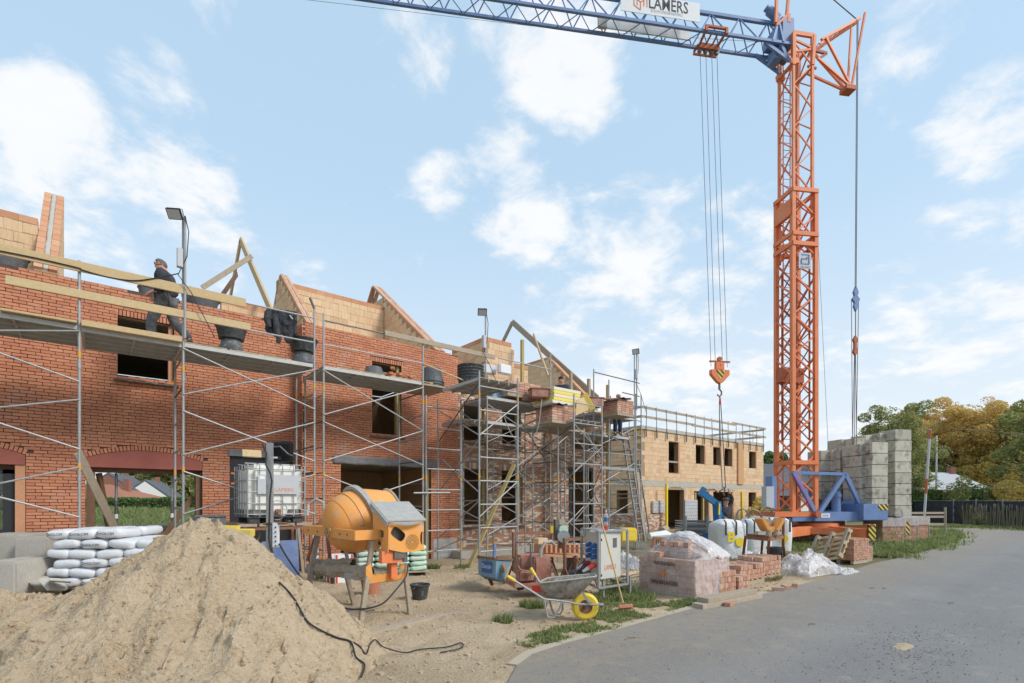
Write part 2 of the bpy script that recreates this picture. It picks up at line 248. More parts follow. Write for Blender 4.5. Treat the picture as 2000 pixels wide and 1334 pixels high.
# ------------------------------------------------------------------ mesh helpers
def frame_from(p, q, up=V((0, 0, 1))):
    d = (q-p).normalized()
    if abs(d.dot(up)) > .98: up = V((0, 1, 0))
    s = d.cross(up).normalized(); return d, s, s.cross(d).normalized()
class MB:
    def __init__(s): s.v, s.f, s.m, s.cm = [], [], [], 0
    def add(s, vs, fs):
        o = len(s.v); s.v += [tuple(x) for x in vs]; s.f += [tuple(i+o for i in f) for f in fs]; s.m += [s.cm]*len(fs); return s
    def obox(s, c, a, b, d):      # centre and three half-vectors
        c = V(c); vs = [c+a*i+b*j+d*k for i in (-1, 1) for j in (-1, 1) for k in (-1, 1)]
        return s.add(vs, [(0, 1, 3, 2), (4, 6, 7, 5), (0, 4, 5, 1), (2, 3, 7, 6), (0, 2, 6, 4), (1, 5, 7, 3)])
    def bb(s, x0, x1, y0, y1, z0, z1):
        return s.obox(((x0+x1)/2, (y0+y1)/2, (z0+z1)/2), V((abs(x1-x0)/2, 0, 0)), V((0, abs(y1-y0)/2, 0)), V((0, 0, abs(z1-z0)/2)))
    def beam(s, p, q, w, h, up=V((0, 0, 1))):
        p, q = V(p), V(q); d, a, b = frame_from(p, q, V(up)); return s.obox((p+q)/2, d*((q-p).length/2), a*(w/2), b*(h/2))
    def tube(s, p, q, r, n=8, r2=None, cap=True):
        p, q = V(p), V(q); r2 = r if r2 is None else r2; d, a, b = frame_from(p, q)
        vs = [x+(a*math.cos(t)+b*math.sin(t))*rr for x, rr in ((p, r), (q, r2)) for t in [2*math.pi*i/n for i in range(n)]]
        fs = [(i, (i+1) % n, n+(i+1) % n, n+i) for i in range(n)]
        if cap: fs += [tuple(range(n))[::-1], tuple(range(n, 2*n))]
        return s.add(vs, fs)
    def path(s, pts, r, n=6):
        pts = [V(p) for p in pts]; vs = []; prev = None
        for i, p in enumerate(pts):
            d = (pts[min(i+1, len(pts)-1)]-pts[max(i-1, 0)]).normalized()
            up = V((0, 0, 1)) if prev is None else prev
            a = d.cross(up)
            if a.length < .05: a = d.cross(V((0, 1, .1)))
            a.normalize(); b = a.cross(d).normalized(); prev = b
            rr = r[i] if isinstance(r, (list, tuple)) else r
            vs += [p+(a*math.cos(t)+b*math.sin(t))*rr for t in [2*math.pi*k/n for k in range(n)]]
        fs = []
        for i in range(len(pts)-1):
            fs += [(i*n+k, i*n+(k+1) % n, (i+1)*n+(k+1) % n, (i+1)*n+k) for k in range(n)]
        fs += [tuple(range(n))[::-1], tuple(range((len(pts)-1)*n, len(pts)*n))]
        return s.add(vs, fs)
    def lathe(s, c, prof, n=24, axis=(0, 0, 1), cap=False):
        c = V(c); ax = V(axis).normalized(); a = ax.cross(V((0, 1, 0)) if abs(ax.y) < .9 else V((1, 0, 0))).normalized(); b = ax.cross(a)
        vs = [c+ax*h+(a*math.cos(2*math.pi*i/n)+b*math.sin(2*math.pi*i/n))*r for r, h in prof for i in range(n)]
        fs = [(j*n+i, j*n+(i+1) % n, (j+1)*n+(i+1) % n, (j+1)*n+i) for j in range(len(prof)-1) for i in range(n)]
        if cap: fs += [tuple(range(n))[::-1], tuple(range((len(prof)-1)*n, len(prof)*n))]
        return s.add(vs, fs)
    def prism(s, pts, ext):
        n = len(pts); e = V(ext); vs = [V(p) for p in pts]+[V(p)+e for p in pts]
        return s.add(vs, [tuple(range(n))[::-1], tuple(range(n, 2*n))]+[(i, (i+1) % n, n+(i+1) % n, n+i) for i in range(n)])
    def grid(s, fn, nu, nv):
        vs = [fn(i/nu, j/nv) for i in range(nu+1) for j in range(nv+1)]
        return s.add(vs, [(i*(nv+1)+j, (i+1)*(nv+1)+j, (i+1)*(nv+1)+j+1, i*(nv+1)+j+1) for i in range(nu) for j in range(nv)])
    def sph(s, c, r, nu=12, nv=8, sx=1, sy=1, sz=1):
        c = V(c); return s.grid(lambda u, w: c+V((r*sx*math.sin(math.pi*w)*math.cos(2*math.pi*u), r*sy*math.sin(math.pi*w)*math.sin(2*math.pi*u), r*sz*math.cos(math.pi*w))), nu, nv)
    def build(s, name, m, parent=None, smooth=False, bevel=0, label=None, kind=None, W=False, solid=0, seg=2):
        me = bpy.data.meshes.new(name); me.from_pydata(s.v, [], s.f); me.update()
        for k in ([m] if isinstance(m, str) else m): me.materials.append(MATS[k])
        if max(s.m, default=0): me.polygons.foreach_set('material_index', s.m)
        bm = bmesh.new(); bm.from_mesh(me)
        if bevel:
            bmesh.ops.bevel(bm, geom=bm.edges[:], offset=bevel, segments=seg, affect='EDGES', clamp_overlap=True)
        if len(bm.faces) < 60000: bmesh.ops.recalc_face_normals(bm, faces=bm.faces[:])
        bm.to_mesh(me); bm.free()
        if smooth:
            me.polygons.foreach_set('use_smooth', [True]*len(me.polygons)); me.set_sharp_from_angle(angle=math.radians(38))
        o = bpy.data.objects.new(name, me); col.objects.link(o)
        if parent is not None:
            o.parent = parent
            if W: me.transform(world_of(parent).inverted())
        if solid: md = o.modifiers.new('t', 'SOLIDIFY'); md.thickness = solid
        if label: o['label'] = label
        if kind: o['kind'] = kind
        return o
def world_of(o):
    m = o.matrix_basis.copy() if o.parent is None else world_of(o.parent) @ o.matrix_basis
    return m
def thing(name, label, cat, loc=(0, 0, 0), rz=0, group=None):
    o = bpy.data.objects.new(name, None); col.objects.link(o); o.location = loc; o.rotation_euler = (0, 0, rz); o.empty_display_size = .2
    o['label'] = label; o['category'] = cat
    if group: o['group'] = group
    return o
def tag(o, label, cat, group=None):
    o['label'] = label; o['category'] = cat
    if group: o['group'] = group
    return o
def loc(root, w): return world_of(root).inverted() @ V(w)      # world point to the thing's own frame
def LP(root, px, py, ly=0.0):                                   # where a line of sight meets the plane y = ly of the thing's frame
    m = world_of(root).inverted(); a = m @ CAMP; b = m @ (CAMP+pray(px, py)); d = b-a; return a+d*((ly-a.y)/d.y)
def copy_tree(o, parent=None):
    c = o.copy(); col.objects.link(c); c.parent = parent
    for ch in [x for x in KIDS(o)]: copy_tree(ch, c)
    return c
def KIDS(o): return [x for x in bpy.data.objects if x.parent == o]
def text(s, parent, org, xd, yd, width, m, name='lettering', W=False, height=None, ext=.002, bold=0.0):
    cu = bpy.data.curves.new(name, 'FONT'); cu.body = s; cu.size = 1; cu.extrude = 0; cu.align_x = 'CENTER'; cu.align_y = 'CENTER'; cu.offset = bold
    cu.resolution_u = 2
    t = bpy.data.objects.new('tmp', cu); col.objects.link(t); dg = bpy.context.evaluated_depsgraph_get()
    me = bpy.data.meshes.new_from_object(t.evaluated_get(dg)); bpy.data.objects.remove(t); bpy.data.curves.remove(cu)
    xs = [v.co.x for v in me.vertices]; ys = [v.co.y for v in me.vertices]; cx, cy = (max(xs)+min(xs))/2, (max(ys)+min(ys))/2
    k = width/(max(xs)-min(xs)); ky = k if height is None else height/(max(ys)-min(ys))
    org, xd, yd = V(org), V(xd).normalized(), V(yd).normalized()
    for v in me.vertices: v.co = org+xd*((v.co.x-cx)*k)+yd*((v.co.y-cy)*ky)
    me.materials.clear(); me.materials.append(MATS[m]); me.name = name
    o = bpy.data.objects.new(name, me); col.objects.link(o)
    if parent is not None:
        o.parent = parent
        if W: me.transform(world_of(parent).inverted())
    return o
def structure(o): o['kind'] = 'structure'; return o
def fbm(x, y, z=0, o=5): return mnoise.fractal(V((x, y, z)), 1.0, 2.0, o)
# ------------------------------------------------------------------ ground, road
def poly_in(x, y, poly):
    c = False; n = len(poly)
    for i in range(n):
        x1, y1 = poly[i]; x2, y2 = poly[i-1]
        if (y1 > y) != (y2 > y) and x < (x2-x1)*(y-y1)/(y2-y1)+x1: c = not c
    return c
road_px = [(1000, 1400), (985, 1345), (1010, 1300), (1040, 1278), (1100, 1258), (1200, 1231), (1290, 1206), (1370, 1184), (1440, 1172), (1500, 1158), (1580, 1138), (1650, 1120), (1700, 1102), (1760, 1089), (1820, 1074), (1865, 1060), (1888, 1048), (1872, 1037), (1835, 1031)]
left_edge = [G(*p) for p in road_px]
far = [G(1900, 1031), G(2000, 1035), G(2150, 1040), G(2600, 1058), G(3600, 1100)]
near = [C(30, 8), C(18, -6), C(2, -6), C(-.6, 2.5)]
road_poly = [(p.x, p.y) for p in left_edge+far+near]
def seg_dist(x, y, pl):
    best = 1e9
    for a, b in zip(pl, pl[1:]):
        dx, dy = b[0]-a[0], b[1]-a[1]; t = max(0, min(1, ((x-a[0])*dx+(y-a[1])*dy)/(dx*dx+dy*dy+1e-9)))
        best = min(best, math.hypot(x-a[0]-dx*t, y-a[1]-dy*t))
    return best
edge_xy = [(p.x, p.y) for p in left_edge]
def frange(a, b, s):
    n = int((b-a)/s); return [a+(b-a)*i/n for i in range(n)]
def ground_z(x, y):
    if poly_in(x, y, road_poly): return -.03
    d = seg_dist(x, y, edge_xy) if (-3 < x < 40 and y < 6) else 9
    k = max(0, min(1, (d-.02)/.35))
    z = -.012*(1-k)+k*(.045*fbm(x*1.1, y*1.1, 3)+.018*fbm(x*5, y*5, 7)+.012*abs(fbm(x*11, y*11, 2)))
    if y > -1.6: z = min(z, .02)
    return z
def grass_amount(x, y):
    w = V((x, y, 0))-V((0, -DIST, 0)); X, Z = w.dot(RIGHT), w.dot(FWD)
    return X, Z
xs = [-160, -90, -45, -20, -12]+frange(-8, -3, .35)+frange(-3, 13, .075)+frange(13, 24, .22)+frange(24, 46, .9)+[46, 60, 90, 150, 260, 420]
ys = [-160, -80, -40, -24, -17]+frange(-13.8, -12.4, .2)+frange(-12.4, -1.2, .075)+frange(-1.2, 4, .3)+[4, 8, 12, 18, 26, 40, 60, 90, 150, 260, 420]
nx, ny = len(xs), len(ys)
mb = MB(); mb.v = [(x, y, ground_z(x, y) if (-9 < x < 46 and -14 < y < 5) else (-.03 if poly_in(x, y, road_poly) else 0)) for x in xs for y in ys]
mb.f = [(i*ny+j, (i+1)*ny+j, (i+1)*ny+j+1, i*ny+j+1) for i in range(nx-1) for j in range(ny-1)]; mb.m = [0]*len(mb.f)
# soil: sand near the building site, weedy soil further away
def soil_material():
    m = MATS['sand'].copy(); m.name = 'site_soil'; nt = m.node_tree; N, L = nt.nodes, nt.links; b = N['Principled BSDF']
    src = b.inputs['Base Color'].links[0].from_socket
    g = N.new('ShaderNodeNewGeometry')
    def nz(sc_, det=6):
        t = N.new('ShaderNodeTexNoise'); t.inputs['Scale'].default_value = sc_; t.inputs['Detail'].default_value = det; t.inputs['Roughness'].default_value = .65; L.new(g.outputs['Position'], t.inputs['Vector']); return t.outputs['Fac']
    def mr(x, a, bb, lo=0., hi=1.):
        r = N.new('ShaderNodeMapRange'); L.new(x, r.inputs[0]); r.inputs[1].default_value = a; r.inputs[2].default_value = bb; r.inputs[3].default_value = lo; r.inputs[4].default_value = hi; return r.outputs[0]
    def mix(f, a, c):
        x = N.new('ShaderNodeMix'); x.data_type = 'RGBA'; L.new(f, x.inputs[0]); L.new(a, x.inputs[6]); x.inputs[7].default_value = (*c, 1); return x.outputs[2]
    cur = mix(mr(nz(.55), .44, .62, 0, .5), src, (.38, .28, .175))
    cur = mix(mr(nz(3.1), .60, .72, 0, .6), cur, (.32, .21, .125))
    # weeds take over away from the trodden middle
    d = N.new('ShaderNodeVectorMath'); d.operation = 'DISTANCE'; L.new(g.outputs['Position'], d.inputs[0]); d.inputs[1].default_value = (4.5, -8, 0)
    dd = N.new('ShaderNodeMath'); dd.operation = 'MULTIPLY_ADD'; L.new(nz(.9), dd.inputs[0]); dd.inputs[1].default_value = 5; L.new(d.outputs['Value'], dd.inputs[2])
    cur = mix(mr(dd.outputs[0], 9.5, 15, 0, .85), cur, (.15, .14, .055))
    L.new(cur, b.inputs['Base Color']); MATS['site_soil'] = m
soil_material()
g = mb.build('ground', 'site_soil', smooth=True); structure(g)
# road sheet
mb = MB(); n = len(road_poly); mb.v = [(x, y, .006) for x, y in road_poly]; mb.f = [tuple(range(n))]; mb.m = [0]
rd = mb.build('road', 'asphalt'); structure(rd)
def road_wear():                     # dirt dragged over the edge and faint wheel tracks that run along it
    m = MATS['asphalt']; nt = m.node_tree; N, L = nt.nodes, nt.links; b = N['Principled BSDF']; src = b.inputs['Base Color'].links[0].from_socket
    p0, p1 = G(1040, 1278), G(1840, 1068); d = (p1-p0); d.z = 0; d.normalize(); n_ = V((d.y, -d.x, 0))
    g = N.new('ShaderNodeNewGeometry'); dt = N.new('ShaderNodeVectorMath'); dt.operation = 'DOT_PRODUCT'; L.new(g.outputs['Position'], dt.inputs[0]); dt.inputs[1].default_value = n_
    def nz(s_): t = N.new('ShaderNodeTexNoise'); t.inputs['Scale'].default_value = s_; t.inputs['Detail'].default_value = 9; t.inputs['Roughness'].default_value = .7; L.new(g.outputs['Position'], t.inputs['Vector']); return t.outputs['Fac']
    a = N.new('ShaderNodeMath'); a.operation = 'MULTIPLY_ADD'; L.new(nz(1.1), a.inputs[0]); a.inputs[1].default_value = -3.2; L.new(dt.outputs['Value'], a.inputs[2])
    c0 = p0.dot(n_)
    def mr(x, lo, hi, v0, v1): r = N.new('ShaderNodeMapRange'); L.new(x, r.inputs[0]); r.inputs[1].default_value = lo; r.inputs[2].default_value = hi; r.inputs[3].default_value = v0; r.inputs[4].default_value = v1; return r.outputs[0]
    def mix(f, x, c): q = N.new('ShaderNodeMix'); q.data_type = 'RGBA'; L.new(f, q.inputs[0]); L.new(x, q.inputs[6]); q.inputs[7].default_value = (*c, 1); return q.outputs[2]
    def mul(x, y): q = N.new('ShaderNodeMath'); q.operation = 'MULTIPLY'; L.new(x, q.inputs[0]); L.new(y, q.inputs[1]); return q.outputs[0]
    cur = mix(mul(mr(a.outputs[0], c0-1.75, c0+.9, .85, 0), mr(nz(6), .38, .6, .25, 1)), src, (.33, .26, .18))
    s_ = N.new('ShaderNodeMath'); s_.operation = 'SINE'; k = N.new('ShaderNodeMath'); k.operation = 'MULTIPLY'; k.inputs[1].default_value = 3.4; L.new(dt.outputs['Value'], k.inputs[0]); L.new(k.outputs[0], s_.inputs[0])
    cur = mix(mul(mr(s_.outputs[0], .2, 1, 0, .5), mr(nz(.5), .4, .65, 0, 1)), cur, (.28, .265, .25)); L.new(cur, b.inputs['Base Color'])
road_wear()
# concrete edging strip along the road, flush kerb elements
def offset_line(pts, d):
    out = []
    for i, p in enumerate(pts):
        a, b = pts[max(i-1, 0)], pts[min(i+1, len(pts)-1)]; t = V((b[0]-a[0], b[1]-a[1], 0)).normalized(); out.append((p[0]-t.y*d, p[1]+t.x*d))
    return out
ke = edge_xy[2:10]; dense = []
for a, b in zip(ke, ke[1:]):
    L_ = math.hypot(b[0]-a[0], b[1]-a[1]); k = max(1, round(L_/.5)); dense += [(a[0]+(b[0]-a[0])*i/k, a[1]+(b[1]-a[1])*i/k) for i in range(k)]
dense.append(ke[-1]); off = offset_line(dense, .13)
kr = bpy.data.objects.new('kerb', None); col.objects.link(kr); structure(kr)
for i in range(len(dense)-1):
    a, b, c, d = dense[i], dense[i+1], off[i+1], off[i]; s_ = .992
    q = [V((p[0], p[1], -.10)) for p in (a, b, c, d)]; m_ = sum(q, V())/4; q = [m_+(p-m_)*s_ for p in q]
    MB().prism(q, (0, 0, .110+R.uniform(-.003, .003))).build('kerb_stone', 'kerb', kr)
# sand washed over the road edge
def drift(px, py, r, seed, name, m='sand', h=.02):
    c = G(px, py); mb = MB()
    def fn(u, w):
        a = 2*math.pi*u; rr = r*w*(1+.45*fbm(math.cos(a)*1.5+seed, math.sin(a)*1.5, 1)); return V((c.x+math.cos(a)*rr*1.8, c.y+math.sin(a)*rr*.8, .008+h*(1-w)**1.2+(.004*fbm(rr*20, a*3) if w < .9 else -.004)))
    return mb.grid(fn, 40, 8).build(name, m, smooth=True)
for i, (px, py, r) in enumerate([(1765, 1263, .12)]):
    o = drift(px, py, r, i*7, 'sand_drift'); o['kind'] = 'stuff'
# ------------------------------------------------------------------ sand pile (height field, camera side of the site)
def pile_h(X, Z):
    def cone(cx, cz, h, r, p=1.0):
        d = math.hypot(X-cx, Z-cz); return h*(1-(d/r)**p) if d < r*1.3 else -1
    n1 = fbm(X*.8, Z*.8, 5); n2 = fbm(X*2.6, Z*2.6, 9)
    rip = fbm(X*5+Z*1.5, Z*1.2-X*.8, 4)
    a = cone(-3.42, 5.62, 1.78, 2.0, 1.0); b = cone(-4.1, 5.0, .9, 2.4, 1.0); c = cone(-5.2, 5.4, .62, 3.2); e = cone(-7.6, 6.9, .62, 2.6); f = cone(-3.0, 4.5, .80, 1.5); k = cone(-3.2, 5.7, 1.30, 1.45)
    vals = [a, b, c, e, f, k]; s_ = .07
    h = s_*math.log(sum(math.exp(v/s_) for v in vals))
    h += .11*n1+.075*n2+.045*rip+.035*abs(fbm(X*9, Z*9, 2))+.012*fbm(X*28, Z*28, 6, 3)
    dpk = math.hypot(X+3.42, Z-5.62)
    if dpk < .35: h -= .05*(1-dpk/.35)
    # slumps: a hollow in the front face and a few scarps
    d = math.hypot((X+2.9)*1.0, (Z-4.15)*1.3); h -= .16*math.exp(-(d/.42)**2)
    h -= .06*(1 if fbm(X*1.3+7, Z*1.3, 11) > .14 else 0)+.05*(1 if fbm(X*2.1+3, Z*.9+X*.6, 21) > .2 else 0)
    return h
root = bpy.data.objects.new('sand_pile', None); col.objects.link(root)
mb = MB()
X0, X1, Z0_, Z1 = -11.5, -.9, 2.3, 9.4
def pf(u, w):
    X = X0+(X1-X0)*u; Z = Z0_+(Z1-Z0_)*w; h = pile_h(X, Z)
    p = C(X, Z, h); return p
nU, nW = 460, 330
o = mb.grid(pf, nU, nW).build('sand_pile', 'sand', smooth=True)
# drop faces buried under the ground
bm = bmesh.new(); bm.from_mesh(o.data); bmesh.ops.delete(bm, geom=[f for f in bm.faces if all(v.co.z < -.06 for v in f.verts)], context='FACES'); bm.to_mesh(o.data); bm.free()
bpy.data.objects.remove(root); o.name = 'sand_pile'
tag(o, 'big heap of loose beige sand filling the lower left corner', 'sand pile')
rgp = random.Random(4); mb = MB()
for _ in range(5200):
    X, Z = rgp.uniform(-6.5, -1.6), rgp.uniform(2.9, 7.2); h = pile_h(X, Z)
    if h < .04: continue
    s_ = rgp.uniform(.003, .011)*(1.9 if rgp.random() < .05 else 1); p = C(X, Z, h+s_*.2); a = rgp.uniform(0, 6.28); c_, q_ = math.cos(a)*s_, math.sin(a)*s_
    mb.obox(p, V((c_, q_, s_*.3)), V((-q_*.8, c_*.8, 0)), V((-c_*.2, 0, s_*.6)))
o2 = mb.build('sand_clods', 'sand', bevel=0); tag(o2, 'small clods and lumps lying on the slopes of the sand heap', 'clods'); o2['kind'] = 'stuff'
def sandz(w):                        # surface height under a world point
    d = V((w[0], w[1], 0))-V((0, -DIST, 0)); return max(ground_z(w[0], w[1]), pile_h(d.dot(RIGHT), d.dot(FWD)) if 2.3 < d.dot(FWD) < 9.4 and -11.5 < d.dot(RIGHT) < -.9 else -1)
# ------------------------------------------------------------------ masonry
def unit_bricks(mname, n=6, name='brick'):
    out = []
    for k in range(n):
        mb = MB(); mb.bb(-.5, .5, -.5, .5, -.5, .5); me = bpy.data.meshes.new(name); bm = bmesh.new()
        mb2 = [V(p) for p in mb.v]
        vs = [bm.verts.new(p+V((R.uniform(-.012, .012), R.uniform(-.02, .02), R.uniform(-.05, .05)))) for p in mb2]
        for f in mb.f: bm.faces.new([vs[i] for i in f])
        bmesh.ops.bevel(bm, geom=bm.edges[:], offset=.03, segments=1, affect='EDGES'); bmesh.ops.recalc_face_normals(bm, faces=bm.faces[:])
        bm.to_mesh(me); bm.free(); me.materials.append(MATS[mname]); out.append(me)
    return out
class Masonry:
    """collects the bricks of one building; the ones that show largest become objects, the rest one joined part per wall"""
    def __init__(s, mname, limit=300, name='brick', rest='brick_courses'): s.items = []; s.units = unit_bricks(mname, name=name); s.limit = limit; s.m = mname; s.name = name; s.rest = rest
    def brick(s, part, c, U, N, ln, dp, h, rot=0):
        s.items.append((part, c, U, N, ln, dp, h, rot))
    def wall(s, part, O, U, N, L, z0, z1, ch, bl, bd, joint, holes=(), top=None, half=.5, jit=.004, arcs=()):
        O, U, N = V(O), V(U), V(N); k = 0; z = z0
        while z+ch*.5 < z1:
            zc = z+ch/2; iv = [(0, L)]
            cuts = [(a, b) for a, b, c, d in holes if c-.012 < zc < d+.004]
            for ax, hw_fn in arcs:
                w_ = hw_fn(zc)
                if w_: cuts.append((ax-w_, ax+w_))
            if top:
                xs_ = [L*i/60 for i in range(61)]; bad = [x for x in xs_ if top(x) < z+ch*.9]
                cuts += [(x-L/120, x+L/120) for x in bad]
            for a, b in sorted(cuts):
                nv = []
                for p, q in iv:
                    if b <= p or a >= q: nv.append((p, q)); continue
                    if a > p: nv.append((p, a))
                    if b < q: nv.append((b, q))
                iv = nv
            for p, q in iv:
                if q-p < .03: continue
                ph = ((k % 2)*half+R.uniform(-.12, .12))*bl; b0 = math.floor((p-ph)/bl)*bl+ph; x = p; nxt = b0+bl
                while x < q-.02:
                    e = min(nxt+R.uniform(-.012, .012), q)
                    if q-e < .045: e = q
                    if e-x > .035 or e == q:
                        ln = e-x-joint; dj = R.uniform(-jit, jit); hh = ch-joint*1.15
                        c = O+U*((x+e)/2)+N*(dj-bd/2)+V((0, 0, zc+R.uniform(-.002, .002)))
                        s.items.append((part, c, U, N, max(ln, .02), bd, hh, R.uniform(-.006, .006)))
                        x = e
                    nxt += bl
                    if nxt > q+3*bl: break
            z += ch; k += 1
    def finish(s):
        def score(it):
            px, py, Z = topx(it[1]); vis = -20 < px < 2020 and 0 < py < 1340 and Z > 1 and (it[1]-CAMP).dot(it[3]) < 0
            return (it[4]*it[6])/(Z*Z) if vis else 0
        it = sorted(s.items, key=score, reverse=True)
        groups = {}
        for j, (part, c, U, N, ln, dp, h, rot) in enumerate(it):
            if j < s.limit:
                o = bpy.data.objects.new(s.name, R.choice(s.units)); col.objects.link(o); o.parent = part
                M3 = Matrix((U*ln, -N*dp, V((0, 0, 1))*h)).transposed() if True else None
                ax = Matrix((U, -N, V((0, 0, 1)))).transposed().to_4x4() if rot == 0 or abs(rot) < .1 else (Matrix((U*math.cos(rot)+V((0, 0, 1))*math.sin(rot), -N, V((0, 0, 1))*math.cos(rot)-U*math.sin(rot))).transposed().to_4x4())
                o.matrix_basis = world_of(part).inverted() @ (Matrix.Translation(c) @ ax @ Matrix.Diagonal((ln, dp, h, 1)))
            else: groups.setdefault(part, []).append((c, U, N, ln, dp, h, rot))
        for part, lst in groups.items():
            mb = MB()
            for c, U, N, ln, dp, h, rot in lst:
                a = U*math.cos(rot)+V((0, 0, 1))*math.sin(rot); b = V((0, 0, 1))*math.cos(rot)-U*math.sin(rot)
                mb.obox(c, a*(ln/2), N*(dp/2), b*(h/2))
            inv = world_of(part).inverted(); mb.v = [tuple(inv @ V(p)) for p in mb.v]
            me = bpy.data.meshes.new(s.rest); me.from_pydata(mb.v, [], mb.f); me.materials.append(MATS[s.m]); me.update()
            bm = bmesh.new(); bm.from_mesh(me); bmesh.ops.recalc_face_normals(bm, faces=bm.faces[:]); bm.to_mesh(me); bm.free()
            o = bpy.data.objects.new(s.rest, me); col.objects.link(o); o.parent = part; o['kind'] = 'stuff'
def slab_wall(mb, O, U, N, L, z0, z1, holes, front, back):
    """solid wall with rectangular openings, between two setbacks behind the brick face"""
    O, U, N = V(O), V(U), V(N)
    us = sorted({0, L}|{max(0, min(L, x)) for h in holes for x in h[:2]}); zs = sorted({z0, z1}|{max(z0, min(z1, x)) for h in holes for x in h[2:]})
    for i in range(len(us)-1):
        col_z = []
        for j in range(len(zs)-1):
            uc, zc = (us[i]+us[i+1])/2, (zs[j]+zs[j+1])/2
            if any(a < uc < b and c < zc < d for a, b, c, d in holes): continue
            if col_z and abs(col_z[-1][1]-zs[j]) < 1e-6: col_z[-1] = (col_z[-1][0], zs[j+1])
            else: col_z.append((zs[j], zs[j+1]))
        for a, b in col_z:
            mb.obox(O+U*((us[i]+us[i+1])/2)-N*((front+back)/2)+V((0, 0, (a+b)/2)), U*((us[i+1]-us[i])/2), N*((back-front)/2), V((0, 0, (b-a)/2)))
X_, Y_ = V((1, 0, 0)), V((0, 1, 0)); NY = V((0, -1, 0)); NX = V((-1, 0, 0))
# ================================================================== red brick houses
red = thing('brick_house', 'red brick row houses under construction with arched opening and open roof', 'house', (4, 0, 0))
RM = Masonry('red_brick', 300)
XL, XS, XR = -7.5, 4.13, 8.94; YR = -.4
fw1 = MB(); W0 = (-3.6, xy(50, 0)); AR = (xy(167, 0), xy(395, 0)); WI = (xy(230, 0), xy(340, 0)); DO = (xy(449, 0), xy(572, 0))
DW = (xy(727, YR), xy(784, YR)); GA = (xy(666, YR), xy(842, YR))
def arc_fn(hw, zs, rise, ring):
    Rr = (hw*hw+rise*rise)/(2*rise); zc_ = zs+rise-Rr
    def f(z):
        if z < zs-.02 or z > zs+rise+ring: return 0
        v = (Rr+ring)**2-(z-zc_)**2; return min(math.sqrt(v), hw+ (ring if z > zs+.03 else 0)) if v > 0 else 0
    return f, Rr, zc_
hL = [(W0[0]-XL, W0[1]-XL, 1.0, 2.72), (AR[0]-XL, AR[1]-XL, 1.0, 2.72), (WI[0]-XL, WI[1]-XL, 4.52, 5.86), (DO[0]-XL, DO[1]-XL, 0, 2.98)]
solL = [(WI[0]-XL, WI[1]-XL, 5.86, 5.99)]
fA, RA, zA = arc_fn((AR[1]-AR[0])/2, 2.72, .2, .115); fB, RB, zB = arc_fn((W0[1]-W0[0])/2, 2.72, .24, .115)
wallL = MB(); slab_wall(wallL, (XL, 0, 0), X_, NY, XS-XL, 0, 6.46, hL, .026, .09)
pL = wallL.build('front_wall', 'red_mortar', red, W=True)
topL = lambda u: 6.48 if (int(u/.9) % 3) else 6.42
arcs = (((AR[0]+AR[1])/2-XL, fA), ((W0[0]+W0[1])/2-XL, fB))
RM.wall(pL, (XL, 0, 0), X_, NY, XS-XL+.0, 1.04, 6.46, .066, .218, .09, .0095, holes=hL+solL, top=topL, arcs=arcs)
def voussoirs(msn, part, xc, Rr, zc_, hw, y, ring=.11, n=None):
    a0 = math.asin(hw/Rr); n = n or int(2*a0*Rr/.066)
    for i in range(n):
        t = -a0+2*a0*(i+.5)/n; rr = Rr+ring/2
        msn.items.append((part, V((xc+math.sin(t)*rr, y+.045, zc_+math.cos(t)*rr)), X_, NY, .052, .09, ring-.008, -t))
voussoirs(RM, pL, (AR[0]+AR[1])/2, RA, zA, (AR[1]-AR[0])/2, 0); voussoirs(RM, pL, (W0[0]+W0[1])/2, RB, zB, (W0[1]-W0[0])/2, 0)
def soldiers(msn, part, x0, x1, y, z, h=.12, wdt=.066):
    n = int((x1-x0)/wdt)
    for i in range(n): msn.items.append((part, V((x0+(i+.5)*(x1-x0)/n, y+.045, z+h/2)), X_, NY, wdt-.016, .09, h, 0))
soldiers(RM, pL, WI[0]-.05, WI[1]+.05, -.002, 5.86)
# projecting right half
hR = [(DW[0]-XS, DW[1]-XS, 3.70, 5.75), (GA[0]-XS, GA[1]-XS, 0, 2.86)]
wallR = MB(); slab_wall(wallR, (XS, YR, 0), X_, NY, XR-XS, 0, 6.40, hR, .026, .09)
pR = wallR.build('front_wall', 'red_mortar', red, W=True, label='projecting right half of the red front wall')
RM.wall(pR, (XS, YR, 0), X_, NY, XR-XS, .02, 6.4, .066, .218, .09, .0095, holes=hR+[(DW[0]-XS-.06, DW[1]-XS+.06, 5.75, 5.87), (xy(846, YR)-XS, xy(892, YR)-XS, 0, .62)], top=lambda u: 6.42 if u < 4.55 else 6.36)
soldiers(RM, pR, DW[0]-.06, DW[1]+.06, YR, 5.75, .12, .055)
ret = MB(); slab_wall(ret, (XS, 0, 0), -Y_, NX, .4, 0, 6.40, [], .026, .09); pT = ret.build('return_wall', 'red_mortar', red, W=True)
RM.wall(pT, (XS, 0, 0), -Y_, NX, .4, .02, 6.4, .066, .19, .09, .012)
# grey foundation blocks at the right foot
gx0, gx1 = xy(846, YR), xy(892, YR); gp = MB().bb(gx0, gx1, YR+.01, YR+.08, 0, .62).build('foundation_blocks', 'grey_block', red, W=True)
GB = Masonry('grey_block', 60, 'block', 'block_courses'); GB.wall(gp, (gx0, YR-.012, 0), X_, NY, gx1-gx0, .04, .62, .145, .29, .06, .008); GB.finish()
